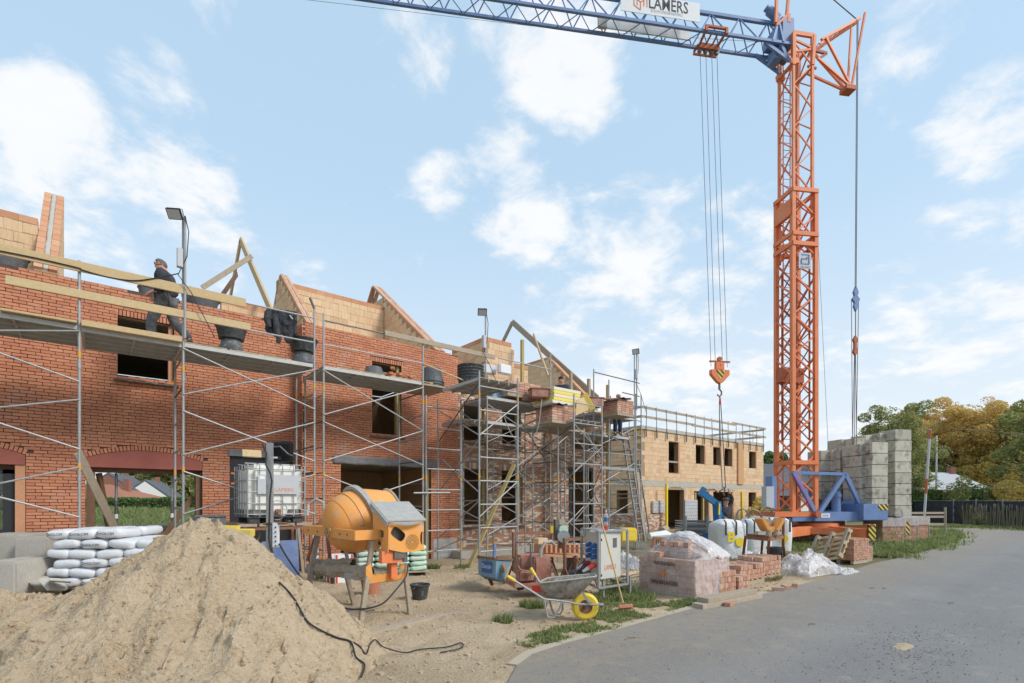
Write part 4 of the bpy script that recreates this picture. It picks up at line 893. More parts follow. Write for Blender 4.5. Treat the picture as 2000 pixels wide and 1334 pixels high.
# frame standing next to it, parallel to the wall
xf0, xf1 = FY(832, 800, SY0+.02).x, FY(900, 800, SY0+.02).x
A.frame_x(SY0+.02, xf0, xf1, 0, 4.6, step=.55, start=.45)
# decks
A.deck_x(xl, xA[0], SY0, SY1, DZ, 4); A.deck_x(xA[0]+.02, xA[1], SY0, SY1, DZ-.02, 4); A.deck_x(xA[1]+.02, xA[2], SY0, SY1, DZ, 4); A.deck_x(xA[3], xA[4], SY0, SY1, DZ, 4); A.deck_x(xA[4]+.03, xA[4]+.95, SY0+.1, SY1, DZ+.0, 5, wood=True)
A.board(xA[0]+.03, xA[1]-.03, SY0-.002, DZ+.075, .10, .12, 'pine_wood', 'toe_board'); A.board(xA[0]-1.0, xA[0]-.03, SY0+.1, DZ+.05, .04, .2, 'pine_wood', 'toe_board')
b0, b1_ = FY(-40, 480, SY0).x, FY(479, 580, SY0).x
A.board(b0, b1_, SY0-.03, 6.05, .18); A.board(FY(11, 540, SY0).x, FY(488, 634, SY0).x, SY0-.03, 5.55, .15)
A.rod((b1_-.6, SY0, 5.98), (xA[2], SY0, 5.98), .017, 'guard_rail'); A.rod((xA[1], SY0, 5.42), (xA[2], SY0, 5.42), .017, 'guard_rail')
A.rod((xA[3], SY0, 5.98), (xA[4], SY0, 5.98), .017, 'guard_rail', 'dark_steel'); A.rod((xA[3], SY0, 5.42), (xA[4], SY0, 5.42), .016, 'guard_rail')
A.board(FY(750, 700, SY0).x, FY(965, 740, SY0).x, SY0-.03, 6.05, .13, .035, 'grey_wood')
A.rod((xA[4], SY0-.05, 5.4), (xA[4]+1.9, SY0-.05, 5.02), .02, 'guard_rail', 'pine_wood')
A.rod((xA[4]-.3, SY0-.05, 2.0), (xA[4]+.8, SY0-.05, 2.02), .024, 'coupling_tube')
# tubes seen against the door and hooks at the pole tops
MB().tube((xA[2], SY0, 6.2), (xA[2]-.1, SY0, 6.42), .03, 8).build('pole_hook', 'dark_steel', A.r, W=True)
Bf = Scaf('tangle of steel tower scaffold frames in front of the brown brick house', (11, SY0, 0))
def x_at(px, y): return FY(px, 800, y).x
SYF = -3.87
Bf.frame_x(SYF, x_at(936, SYF), x_at(1011, SYF), 0, 4.95, step=.58, start=.55, top=4.98)
Bf.frame_y(8.78, SY0, SY1-.05, 0, 4.8, start=.6); Bf.frame_y(11.3, SY0, SY1-.1, 0, 4.8, outer_top=6.5, start=.5)
Bf.frame_x(SYF, x_at(1121, SYF), x_at(1175.5, SYF), 0, 4.78, step=.58, start=.55, top=4.85)
x1_, x2_ = x_at(936, SYF), x_at(1011, SYF); x3_, x4_ = x_at(1121, SYF), x_at(1175.5, SYF)
Bf.deck_y(x1_-.02, x2_+.02, SYF, SY0-.02, DZ-.1, 4); Bf.deck_x(8.78, 11.25, SY0+.02, SY1-.1, DZ-.09, 4)
Bf.deck_x(8.8, 11.25, SY0+.02, SY0+.7, 4.12, 2); Bf.deck_y(x3_-.02, x4_+.02, SYF, SY0-.02, 4.14, 4)
Bf.deck_y(8.0, 8.7, SY0, SY1-.1, 4.1, 2)
def xb(p, q, prs):
    for a, b in prs: Bf.rod((p[0], p[1], a), (q[0], q[1], b), .016, 'brace', 'dark_steel' if R.random() < .35 else 'galvanized')
prs = [(4.6, 3.5), (3.5, 4.6), (3.3, 2.1), (2.1, 3.3), (1.9, .8), (.8, 1.9)]
xb((8.78, SY0), (11.3, SY0), prs); xb((x2_, SYF), (11.25, SY0), [(4.0, 2.9), (2.7, 3.7), (2.6, 1.4), (1.3, 2.4), (.4, 1.3)])
xb((x1_, SYF), (8.0, SY1), [(4.7, 3.6), (3.4, 4.5), (3.3, 2.1), (2.0, 3.1), (1.8, .7)]); xb((x3_, SYF), (11.3, SY1), [(4.0, 3.0), (2.8, 3.9), (2.6, 1.5), (1.4, 2.4)])
xb((x4_, SYF), (13.0, SY0), [(4.2, 3.2), (3.0, 4.1), (2.8, 1.7), (1.5, 2.6), (.5, 1.3)])
Bf.rod((7.95, SY1, 0), (7.95, SY1, 4.85), .022, 'standard'); Bf.rod((x1_-.9, -3.0, .5), (x1_+.6, -3.6, 1.15), .016, 'brace', 'rust')
Bf.frame_y(9.95, SY0+.1, SY1-.1, 0, 4.0, start=.4, step=.75); Bf.frame_y(12.1, -2.0, -1.05, 0, 4.0, start=.7, step=.7); Bf.frame_y(x3_-.05, SYF+.6, SY0, 0, 4.0, start=.55)
xb((8.78, SY1-.06), (11.3, SY1-.1), [(4.5, 3.4), (3.0, 4.0), (2.9, 1.7), (1.6, 2.7), (1.5, .4)]); xb((11.3, SY0), (12.85, SY0), [(4.6, 3.6), (3.4, 4.5), (3.2, 2.1), (2.0, 3.1), (1.7, .6), (.5, 1.6)]); xb((x3_, SYF), (x4_, SYF), [(4.0, 3.2), (2.6, 3.4), (1.2, 2.2)]); xb((x1_, SYF), (x2_, SYF), [(3.4, 4.3), (1.4, 2.3)])
for z in (1.1, 2.2, 3.3): Bf.rod((8.8, SY0+.05, z), (12.85, SY0+.05, z+.02), .017, 'ledger', 'dark_steel'); Bf.rod((12.9, SY0+.03, z+.2), (15.6, SY0+.03, z+.2), .017, 'ledger')
# guard rails and the long pipe over the foam stack
Bf.rod((9.2, SY0, 6.0), (11.3, SY0, 6.0), .018, 'guard_rail'); pa, pb = P(1020, 781, 15.4), P(1232, 779, 17.8); Bf.rod(pa, pb, .035, 'guard_pole', 'rust')
Cf = Scaf('scaffold bay at the right corner of the brown house with ladder and lamp pole', (15, SY0, 0))
Cf.frame_y(12.85, SY0, -1.05, 0, 4.8, start=.55); Cf.frame_y(14.15, -1.15, -1.05, 0, 4.8, start=9)
Cf.std(14.15, SY0, 0, 6.1); Cf.frame_y(15.6, SY0, -1.0, 0, 5.9, outer_top=7.35, start=.4, step=.55); Cf.frame_x(SY0-.02, 15.66, 15.98, 0, 5.8, step=.55, start=.4)
Cf.std(13.35, SY0, 0, 6.35)
Cf.deck_x(13.37, 15.55, SY0+.02, SY1-.25, DZ-.05, 4); Cf.deck_x(11.9, 15.3, SY0+.02, SY0+.75, 4.14, 2); Cf.deck_x(15.2, 16.0, SY0+.5, SY1, 4.3, 2)
for a, b in [(4.6, 3.6), (3.5, 4.5), (3.3, 2.2), (2.1, 3.2), (1.9, .9), (.8, 1.8)]: Cf.rod((13.0, SY0, a), (15.6, SY0, b), .016)
for z in (6.25, 5.75): Cf.rod((13.35 if z > 6 else 14.9, SY0, z), (15.9, SY0, z-.02), .02, 'guard_rail', 'dark_steel')
for z in (.7, 1.3, 1.9, 2.5, 3.1, 3.7): Cf.rod((15.6, SY0+.04, z), (15.98, -1.0, z), .016, 'rung')
Cf.board(13.6, 15.5, SY0-.03, 3.0, .1, .05, 'galvanized', 'ledger_beam')
def ladder(name, label, p0, p1, w, wd, m, n=None, grp='ladders by the end scaffold'):
    p0, p1 = V(p0), V(p1); t = thing('ladder', label, 'ladder', p0, 0, grp); wd = V(wd).normalized(); L_ = (p1-p0).length; n = n or int(L_/.28)
    for s_ in (-.5, .5): MB().beam(p0+wd*w*s_, p1+wd*w*s_, .03, .06).build('side_rail', m, t, W=True)
    for i in range(1, n): c = p0+(p1-p0)*(i/n); MB().tube(c-wd*w*.5, c+wd*w*.5, .014, 6).build('rung', m, t, W=True)
ladder('ladder', 'aluminium ladder leaning from the ground up to the dark clad worker deck', FY(1254, 1058, SY0-.5), FY(1219, 840, SY0+.3), .38, (1, .1, 0), 'galvanized')
ladder('ladder', 'second thin ladder behind, foot standing right of the scaffold corner', FY(1266, 1050, SY0+.1), FY(1243, 900, SY0+.4), .34, (1, .2, 0), 'galvanized')
o = MB().beam(FY(1259, 1058, SY0-.1), FY(1245, 922, SY0+.3), .16, .04).build('plank', 'grey_wood'); tag(o, 'brown plank leaning upright between the two ladders', 'plank')
o = MB().beam(G(915, 1108), P(1004, 907, 14.7), .12, .05, up=(.8, .2, 0)).build('plank', 'green_wood', bevel=.004, seg=1); tag(o, 'long pale plank leaning diagonally against the brown house scaffold', 'plank')
o = MB().beam(FY(231, 1046, -.55), FY(152, 884, -1.9), .15, .035, up=(.5, -1, 0)).build('plank', 'grey_wood'); tag(o, 'weathered board leaning diagonally across the arched opening', 'plank')
# adjustable steel props in the arched opening
for k, (px, yy) in enumerate(((227, .5), (336, .45))):
    x = xy(px, yy); t = thing('steel_prop', ['adjustable steel prop left of centre in the arched opening', 'adjustable steel prop by the scaffold poles in the arched opening'][k], 'steel prop', (x, yy, .98), 0, 'steel props under the arch lintel')
    MB().tube((x, yy, .98), (x, yy, 1.75), .032, 10).build('outer_tube', 'dark_steel', t, smooth=True, W=True); MB().tube((x, yy, 1.75), (x, yy, 2.42), .026, 10).build('inner_tube', 'galvanized', t, smooth=True, W=True)
    MB().tube((x, yy, 1.72), (x, yy, 1.80), .045, 10).build('collar', 'dark_steel', t, W=True); MB().bb(x-.06, x+.06, yy-.06, yy+.06, .985, .995).build('foot_plate', 'dark_steel', t, W=True)
    MB().tube((x, yy, 1.40), (x, yy, 1.5), .034, 10).build('sticker', 'print_white', t, W=True)
# lamp poles on the scaffold
def flood(root, c, yawv, w, h, m='lamp_black'):
    c = V(c); n_ = V(yawv).normalized(); s_ = n_.cross(V((0, 0, 1))).normalized(); u_ = s_.cross(n_)
    b = MB().obox(c, s_*(w/2), n_*.03, u_*(h/2)).build('lamp_head', m, root, W=True, bevel=.008)
    MB().obox(c+n_*.033, s_*(w*.43), n_*.003, u_*(h*.42)).build('lamp_glass', 'sign_grey', b, W=True)
    mb = MB()
    for i in range(9): mb.obox(c-n_*.04+s_*(w*(i-4)/10), s_*.004, n_*.014, u_*(h*.42))
    mb.build('cooling_fin', m, b, W=True)['kind'] = 'stuff'
def lamp_pole(label, x, z0, z1, lampdir, lx=-.18):
    t = thing('floodlight_pole', label, 'floodlight', (x, SY0-.06, z0), 0, 'floodlights clamped to the scaffold')
    MB().tube((x, SY0-.06, z0), (x, SY0-.06, z1), .024, 8).build('pole', 'galvanized', t, smooth=True, W=True)
    flood(t, (x+lx, SY0-.15, z1-.05), lampdir, .26, .20)
    MB().path([(x, SY0-.08, z1-.1), (x+lx*.3, SY0-.12, z1+.1), (x+lx*.9, SY0-.12, z1+.06)], .01).build('bracket', 'dark_steel', t, W=True)
    MB().bb(x-.14, x-.04, SY0-.16, SY0-.06, z1-1.05, z1-.68).build('socket_box', 'sign_grey', t, W=True, bevel=.01)
    MB().path([(x, SY0-.09, z1), (x+.06, SY0-.1, z1-.3), (x+.03, SY0-.1, z1-.8), (x-.12, SY0-.12, z1-1.2), (x+.1, SY0-.13, z1-1.5), (x+.5, SY0-.15, z1-2.3)], .009).build('cable', 'cable_black', t, smooth=True, W=True)
lamp_pole('tall floodlight pole beside the walking worker on the red house scaffold', xA[1]+.02, 5.0, 7.4, (-.5, -.8, -.9))
lamp_pole('floodlight pole rising over the stacked tubs in the middle of the scaffold', FY(946, 650, SY0).x, 4.9, 7.2, (-.5, -.8, -.9))
lamp_pole('floodlight pole at the right end of the scaffold near the block building', 15.66, 5.2, 7.36, (-.9, -.3, -.3))
# ================================================================== tower crane
CR0 = C(11.63, 21.0); bdir = RIGHT*.988+FWD*.153; CRZ = math.atan2(bdir.y, bdir.x)
cr = thing('tower_crane', 'orange and blue self erecting tower crane with jib banner and concrete ballast', 'crane', CR0, CRZ)
def CL(px, py, ly=0.0): return LP(cr, px, py, ly)
def lat(name, m, w=None): return None
def mast(w0, z0, z1, panel, ch, br, name, m='crane_orange', skip=0, dbl=False):
    h = w0/2; mb = MB()
    for sx in (-h, h):
        for sy in (-h, h):
            MB().bb(sx-ch/2, sx+ch/2, sy-ch/2, sy+ch/2, z0, z1).build('mast_chord', m, cr)
    n = int((z1-z0)/panel); faces = [((-h, -h), (h, -h)), ((-h, h), (-h, -h)), ((h, -h), (h, h)), ((h, h), (-h, h))]
    for a, b in faces:
        mb = MB()
        for i in range(n):
            za, zb = z0+i*panel, z0+(i+1)*panel
            p, q = (a, b) if i % 2 == 0 else (b, a)
            mb.beam((p[0], p[1], za), (q[0], q[1], zb), br, br)
            if dbl: mb.beam((q[0]*.9, q[1]*.9, za+panel*.1), (p[0]*.9, p[1]*.9, zb), br*.7, br*.7)
        mb.build('lattice_bracing', m, cr)['kind'] = 'stuff'
zM = CL(1547, 386).z; zT_ = CL(1547, 84).z; zB = 1.25
mast(.84, zM-2.6, zT_, .86, .10, .045, 'upper'); mast(1.0, zB, zM, .80, .15, .06, 'lower')
mast(.70, zB+3, zM-3, .62, .05, .035, 'inner', 'crane_orange_old')
for z in (zM, zM-1.75, zM-2.15, CL(1547, 905).z):
    mb = MB(); h = .56
    for a, b in (((-h, -h), (h, -h)), ((h, -h), (h, h)), ((h, h), (-h, h)), ((-h, h), (-h, -h))): mb.beam((a[0], a[1], z), (b[0], b[1], z), .09, .16)
    mb.build('mast_collar', 'crane_orange', cr)
MB().bb(-.62, -.46, -.5, .5, zM-1.0, zM-.35).build('climbing_frame', 'crane_orange', cr)
MB().bb(-.55, .55, .2, .5, CL(1547, 730).z-.3, CL(1547, 730).z+.3).build('winch_box', 'crane_orange_old', cr)
lx_ = -.18
for s_ in (-.16, .16): MB().bb(lx_+s_-.015, lx_+s_+.015, .28, .31, zB+.3, zT_-.6).build('ladder_rail', 'crane_orange_old', cr)
mb = MB(); z = zB+.4
while z < zT_-.7: mb.tube((lx_-.16, .295, z), (lx_+.16, .295, z), .012, 5); z += .3
mb.build('ladder_rungs', 'crane_orange_old', cr)['kind'] = 'stuff'
MB().path([(.2, .2, zB), (.22, .25, 6), (.18, .2, 12), (.2, .25, zT_-.5)], .018, 5).build('power_cable', 'cable_black', cr)
# badge on the mast
c = CL(1571, 510, -.56); w = .27; bd_ = MB().bb(c.x-w, c.x+w, -.60, -.58, c.z-.32, c.z+.32).build('badge', 'sign_grey', cr)
ln = MB(); Zc = c.z+.05
for p, q in (((-.16, .19), (.17, .19)), ((.17, .19), (.17, -.18)), ((.17, -.18), (-.16, -.18)), ((-.16, -.18), (-.16, .02)), ((-.16, .02), (.08, .02)), ((.08, .02), (.08, .1))): ln.beam((c.x+p[0], -.605, Zc+p[1]), (c.x+q[0], -.605, Zc+q[1]), .01, .05, up=(0, 0, 1))
ln.build('badge_mark', 'crane_blue', bd_); text('ARCOMET', bd_, (c.x, -.606, c.z-.26), (1, 0, 0), (0, 0, 1), .42, 'print_dark', height=.06)
# tower head
mb = MB(); zt = zT_
for sy in (-.42, .42):
    mb.beam((-.42, sy, zt), (.52, sy, zt), .09, .16); mb.beam((-.42, sy, zt), (-.42, sy, zt-1.3), .14, .14); mb.beam((.5, sy, zt), (.42, sy, zt-1.2), .12, .14)
mb.beam((-.42, -.42, zt-.75), (.42, -.42, zt-.55), .06, .08); mb.beam((-.42, -.42, zt-.25), (.42, -.42, zt-.5), .06, .08)
for z in (zt-.3, zt-1.2): mb.beam((-.45, -.42, z), (-.45, .42, z), .08, .1); mb.beam((.45, -.42, z), (.45, .42, z), .08, .1)
mb.build('tower_head', 'crane_orange', cr)
# rear strut
tipA, tipB, rA, rB = CL(1676, 40), CL(1659, 175), CL(1592, 92), CL(1585, 128)
for sy in (-.35, .35):
    for p, q, wd in ((rA, tipA, .09), (rB, tipB, .08), (CL(1600, 88), tipB, .08), (tipA, tipB, .07), (CL(1588, 100), tipA-V((.25, 0, .1)), .05)):
        k = .25 if q in (tipA, tipB) else 1
        MB().beam((p.x, sy, p.z), (q.x, sy*.3, q.z), wd, wd).build('rear_strut', 'crane_orange', cr)
mb = MB(); nn = 9
for i in range(nn):
    a = rA.lerp(tipA, i/nn); b = CL(1588, 100).lerp(tipA-V((.25, 0, .1)), (i+.5)/nn); mb.beam((a.x, -.2, a.z-.02), (b.x, .2, b.z), .025, .025)
mb.build('strut_bracing', 'crane_orange', cr)['kind'] = 'stuff'
MB().bb(tipB.x-.3, tipB.x+.15, -.2, .2, tipB.z-.12, tipB.z+.05).build('strut_foot', 'crane_orange_old', cr)
MB().beam((rB.x-.1, -.3, rB.z+.35), (rB.x+.45, -.3, rB.z+.3), .08, .1).beam((rB.x+.1, -.3, rB.z+.05), (rB.x+.45, -.3, rB.z+.3), .06, .08).beam((rB.x-.1, .1, rB.z+.05), (rB.x+.3, .1, rB.z), .06, .08).build('service_platform', 'crane_orange_old', cr)
# jib: top chord, two bottom chords, zigzag
jx0, jx1 = -.55, -26.0; jn = CL(1430, 69.5, -.35).z; jt = CL(1430, 34, 0).z
for nm, yy, zz, wd in (('bottom_chord', -.36, jn, .10), ('bottom_chord', .36, jn, .10), ('top_chord', 0, jt, .12)):
    MB().bb(jx1, jx0+(.0 if nm == 'top_chord' else .1), yy-wd/2, yy+wd/2, zz-wd/2, zz+wd/2).build(nm, 'crane_blue', cr)
k = 0; x = jx0; stp = .62
for sy in (-.36, .36):
    mb = MB(); x = jx0
    while x > jx1+1.3: mb.tube((x-.1, sy, jn), (x-.1-stp, 0, jt), .026, 6).tube((x-.1-stp, 0, jt), (x-.1-2*stp, sy, jn), .026, 6); x -= 2*stp
    mb.build('jib_bracing', 'crane_blue', cr)['kind'] = 'stuff'
mb = MB(); x = jx0
while x > jx1+1.3: mb.tube((x, -.36, jn), (x-stp, .36, jn), .018, 6).tube((x-stp, .36, jn), (x-2*stp, -.36, jn), .018, 6); x -= 2*stp
mb.build('jib_bracing', 'crane_blue', cr)['kind'] = 'stuff'
# jib root, winch motors, head plate
MB().bb(-.85, -.30, -.34, .34, jn+.02, jt+.05).build('jib_root_plate', 'crane_blue', cr, bevel=.03)
mb = MB().beam((-1.3, -.38, jn), (-.85, -.2, jt+.2), .08, .12).beam((-.85, -.38, jn), (-1.0, -.2, jt+.2), .08, .12).bb(-1.25, -.85, -.3, .3, jn+.1, jn+.5); mb.build('jib_winch_frame', 'crane_blue', cr)
MB().tube((-1.3, -.1, jt+.42), (-.85, -.1, jt+.12), .17, 14).tube((-1.42, -.1, jt+.5), (-1.3, -.1, jt+.42), .12, 12).build('winch_motor', 'crane_blue', cr, smooth=True)
MB().beam((-1.6, -.3, jn-.02), (-.5, -.3, jn-.62), .09, .12).beam((-1.6, .3, jn-.02), (-.5, .3, jn-.62), .09, .12).beam((-.9, -.3, jn), (-.55, -.3, jn-.65), .1, .12).bb(-1.1, -.75, -.25, .25, jn-.5, jn-.1).build('jib_foot', 'crane_blue', cr)
MB().tube((-.52, -.12, jn-.3), (-.52, .12, jn-.3), .17, 16).build('rope_sheave', 'dark_steel', cr, smooth=True)
MB().beam((-.55, -.42, jn-.75), (-.2, -.42, jn-.7), .12, .2).beam((-.55, .42, jn-.75), (-.2, .42, jn-.7), .12, .2).build('head_bracket', 'crane_orange', cr)
# pendant mast above the jib root
top = CL(1521, -60)
for sy, px in ((-.33, 1515), (.33, 1535)):
    q = CL(px, 45, sy); MB().beam((q.x, sy, q.z), (q.x+.25, sy*.5, q.z+3.4), .10, .10).build('pendant_post', 'crane_orange', cr)
a, b = CL(1516, 50, -.3), CL(1540, 28, -.3); MB().beam(a, b, .09, .09).beam(b, b+V((.0, 0, -.35)), .12, .1).build('pendant_bracket', 'crane_orange', cr)
# banner plate with the owner's name, ballast panels inside the jib
b0, b1 = CL(1212, 20, -.40).x, CL(1366, 40, -.40).x; zb0, zb1 = CL(1290, 33, -.40).z, CL(1290, -4, -.40).z
bn = MB().bb(b0, b1, -.43, -.41, zb0, zb1).build('banner', 'sign_white', cr)
xm = b0+(b1-b0)*.60; text('LAMERS', bn, (xm, -.433, (zb0+zb1)/2+.10), (1, 0, 0), (0, 0, 1), (b1-b0)*.50, 'print_dark', height=.46, bold=.012)
text('BOUWONDERNEMING', bn, (xm-.08, -.433, zb0+.16), (1, 0, 0), (0, 0, 1), (b1-b0)*.40, 'sand_bag_grey', height=.12)
def lamers_mark(root, c, s_, m='print_orange', y=None, xd=V((1, 0, 0)), zd=V((0, 0, 1)), t=.05):
    """hexagonal outline with inner strokes"""
    c = V(c); hexp = [V((math.cos(math.radians(90+60*i)), 0, math.sin(math.radians(90+60*i))))*s_ for i in range(6)]
    mb = MB(); W_ = lambda p: c+xd*p.x+zd*p.z
    segs = [(hexp[0]*1.0, hexp[1]), (hexp[1], hexp[2]), (hexp[2], hexp[3]), (hexp[4], hexp[5]), (hexp[5], hexp[0]), (V((0, 0, 0)), hexp[3]*.9), (V((-.45*s_, 0, .35*s_)), V((-.45*s_, 0, -.45*s_))), (V((.45*s_, 0, .35*s_)), V((.45*s_, 0, -.45*s_))), (V((0, 0, 0)), V((.45*s_, 0, .35*s_))), (V((0, 0, 0)), V((-.45*s_, 0, .35*s_)))]
    nrm = xd.cross(zd)
    for p, q in segs: mb.beam(W_(p), W_(q), s_*.13, .004, up=nrm)
    return mb.build('logo', m, root)
lamers_mark(bn, (b0+(b1-b0)*.245, -.436, (zb0+zb1)/2+.05), .30)
p0, p1 = CL(1184, 50, .2).x, CL(1345, 70, .2).x
pn = MB().bb(p0, p1, .10, .16, jn+.02, jn+.55).build('jib_panel', 'sign_white', cr, label='pale ribbed panel inside the jib with a darker end')
MB().bb(p0-.35, p0-.01, .08, .2, jn+.02, jn+.55).build('panel_end', 'concrete', cr)
# trolley
ta = CL(1387, 80).x
mb = MB()
for sx in (-.42, .42):
    mb.beam((ta+sx, -.5, jn+.02), (ta+sx*.9, .15, jn-.08), .07, .08).beam((ta+sx, .15, jn-.08), (ta+sx, .5, jn-.05), .07, .08).bb(ta+sx-.05, ta+sx+.05, -.52, -.42, jn-.1, jn+.14)
mb.beam((ta-.45, -.46, jn+.12), (ta+.45, -.46, jn+.12), .08, .08).bb(ta-.4, ta+.4, .05, .2, jn-.26, jn-.05).beam((ta-.5, .42, jn-.22), (ta+.5, .42, jn-.22), .06, .07).beam((ta-.1, -.4, jn+.05), (ta-.15, .3, jn-.15), .05, .05).beam((ta+.15, -.4, jn+.05), (ta+.12, .3, jn-.15), .05, .05)
mb.build('trolley', 'crane_orange_old', cr)
for sx in (-.35, -.1, .15, .38): MB().tube((ta+sx, .1, jn-.28), (ta+sx, .22, jn-.28), .09, 12).build('sheave', 'dark_steel', cr, smooth=True)
# hook block (part of the crane) and its four falls
hk = CL(1405, 712, .0); hz = hk.z
for sx, hx in ((-.35, -.36), (-.1, -.17), (.15, .14), (.38, .34)): MB().tube((ta+sx, .15, jn-.3), (hk.x+hx, 0, hz-.1), .011, 5).build('hoist_rope', 'dark_steel', cr)
hb = MB().prism([V((hk.x+a, -.09, hz+b)) for a, b in ((-.40, -.22), (.40, -.22), (.40, -.42), (.12, -.72), (0, -.78), (-.12, -.72), (-.40, -.42))], (0, .18, 0)).build('hook_block', 'crane_orange', cr, bevel=.02)
MB().bb(hk.x-.19, hk.x+.19, -.07, .07, hz-.215, hz+.08).build('block_head', 'crane_orange', hb, bevel=.02); MB().bb(hk.x-.42, hk.x+.45, -.04, .04, hz+.09, hz+.145).build('rope_bar', 'crane_orange_old', hb)
MB().tube((hk.x, -.05, hz+.22), (hk.x, .05, hz+.22), .09, 12).build('eye', 'crane_orange_old', hb, smooth=True)
MB().prism([V((hk.x+a, -.095, hz+b)) for a, b in ((-.2, -.25), (.2, -.25), (.05, -.58), (-.05, -.58))], (0, .003, 0)).build('hazard_sign', 'hazard', hb)
text('!', hb, (hk.x, -.075, hz-.06), (1, 0, 0), (0, 0, 1), .03, 'print_dark', height=.13)
hkz = hz-.78
MB().tube((hk.x, 0, hkz), (hk.x, 0, hkz-.22), .045, 8).path([(hk.x, 0, hkz-.2), (hk.x+.09, 0, hkz-.3), (hk.x+.09, 0, hkz-.42), (hk.x, 0, hkz-.5), (hk.x-.09, 0, hkz-.42)], .032, 8).build('hook', 'dark_steel', hb, smooth=True)
MB().path([(hk.x+.02, 0, hkz-.45), (hk.x+.03, 0, hkz-.62), (hk.x+.03, 0, hkz-.8)], [.02, .035, .05], 8).build('shackle', 'socket_red', hb, smooth=True)
sl_end = CL(1414, 958, 0)
sg = thing('lifting_sling', 'long dark lifting chain hanging from the crane hook down to the reaching worker', 'sling', world_of(cr) @ sl_end)
for dx in (-.07, .07): MB().path([world_of(cr) @ V((hk.x+.03+dx*.4, 0, hkz-.75)), world_of(cr) @ V((hk.x+.08+dx, 0, (hkz+sl_end.z)/2)), world_of(cr) @ (sl_end+V((dx, 0, .1)))], .018, 6).build('chain', 'dark_steel', sg, W=True)
MB().path([world_of(cr) @ (sl_end+V(q)) for q in ((0, 0, .15), (.04, 0, 0), (-.04, 0, -.12), (.02, 0, -.2))], .03, 6).build('chain_hook', 'dark_steel', sg, W=True)
# rear ropes with pulleys down to the slewing frame
rt = CL(1672, 55); pb_ = CL(1671, 585); pr = CL(1670, 675); re = CL(1668, 915)
for dx in (-.02, .03): MB().tube((tipA.x-.03+dx, 0, tipA.z), (pb_.x+dx, 0, pb_.z+.5), .016, 5).build('ballast_rope', 'dark_steel', cr)
MB().prism([V((pb_.x+a, -.05, pb_.z+b)) for a, b in ((0, .55), (.11, .3), (.06, .15), (.18, 0), (.06, -.15), (.1, -.3), (0, -.5), (-.1, -.3), (-.06, -.15), (-.18, 0), (-.06, .15), (-.11, .3))], (0, .1, 0)).build('pulley', 'crane_blue', cr)
MB().tube((pb_.x, 0, pb_.z-.45), (pb_.x, 0, pr.z+.3), .02, 6).build('ballast_rope', 'dark_steel', cr)
MB().prism([V((pr.x+a, -.05, pr.z+b)) for a, b in ((0, .42), (.1, .25), (.05, .1), (.05, -.1), (.1, -.28), (0, -.42), (-.1, -.28), (-.05, -.1), (-.05, .1), (-.1, .25))], (0, .1, 0)).build('pulley', 'crane_orange_old', cr)
for dx0, dx1 in ((-.17, -.06), (.17, .08), (0, 0), (-.03, -.1), (.03, .12)): MB().tube((pr.x+dx0, 0, pb_.z-.05 if abs(dx0) > .1 else pr.z-.35), (re.x+dx1, 0, re.z), .014, 5).build('ballast_rope', 'dark_steel', cr)
MB().tube(tipA, CL(1615, -12), .022, 6).tube(CL(1593, 370, .3), CL(1618, 880, .3), .008, 5).build('stay_rope', 'dark_steel', cr)
MB().path([CL(1534, 85, .2), CL(1100, 58, .1), CL(560, -5, 0)], .008, 4).build('trolley_rope', 'dark_steel', cr)
# slewing platform
def CB(px0, px1, py0, py1, y0, y1, name, m, yref=None, **k):
    yr = y0 if yref is None else yref; a, b = CL(px0, py0, yr), CL(px1, py1, yr)
    return MB().bb(a.x, b.x, y0, y1, b.z, a.z).build(name, m, cr, **k)
CB(1514, 1590, 1000, 1009, -.62, .62, 'mast_base', 'crane_orange')
CB(1592, 1686, 1000, 1017, -.75, .75, 'platform_beam', 'crane_blue'); CB(1548, 1600, 1008, 1018, -.6, .6, 'platform_beam', 'crane_blue')
bx = CB(1686, 1735, 984, 1016, -1.0, 1.0, 'ballast_box', 'crane_blue', bevel=.02)
CB(1716, 1735, 985, 996, -1.012, -1.002, 'hazard_plate', 'hazard')
CB(1736, 1764, 999, 1015, .35, 1.5, 'ballast_beam', 'crane_blue')
CB(1604, 1621, 1003, 1011, -.762, -.752, 'number_plate', 'sign_white'); c = CL(1612.5, 1007, -.765); text('1304 006', cr, c, (1, 0, 0), (0, 0, 1), .26, 'print_dark', height=.08)
for sy in (-.62, .62):
    for a, b in (((1549, 922), (1596, 1008)), ((1650, 925), (1601, 1000)), ((1650, 925), (1684, 995))):
        p, q = CL(*a, sy), CL(*b, sy); MB().beam(p, q, .12, .15).build('a_frame_strut', 'crane_blue', cr)
    p, q = CL(1549, 923, sy), CL(1650, 926, sy); MB().beam(p, q, .10, .12).build('a_frame_top', 'crane_blue', cr)
p, q = CL(1549, 922, -.70), CL(1596, 1008, -.70); dd = (q-p).normalized(); m_ = p.lerp(q, .42)
text('ARCOMET T 40 ECO', cr, m_+V((0, -.01, 0)), dd, V((-dd.z, 0, dd.x)) if False else V((dd.z, 0, -dd.x))*-1, 1.35, 'print_purple', height=.11, bold=.02)
for px in (1633,): 
    c = CL(px, 985, -.3); MB().tube((c.x, -.3, .95+.1), (c.x, -.3, c.z+.55), .17, 14).tube((c.x, -.3, c.z+.3), (c.x, -.3, c.z+.42), .2, 14).build('slew_motor', 'crane_blue', cr, smooth=True)
c = CL(1617, 985, .1); MB().tube((c.x-.4, .1, c.z), (c.x+.35, .1, c.z), .22, 16).build('winch_drum', 'dark_steel', cr, smooth=True)
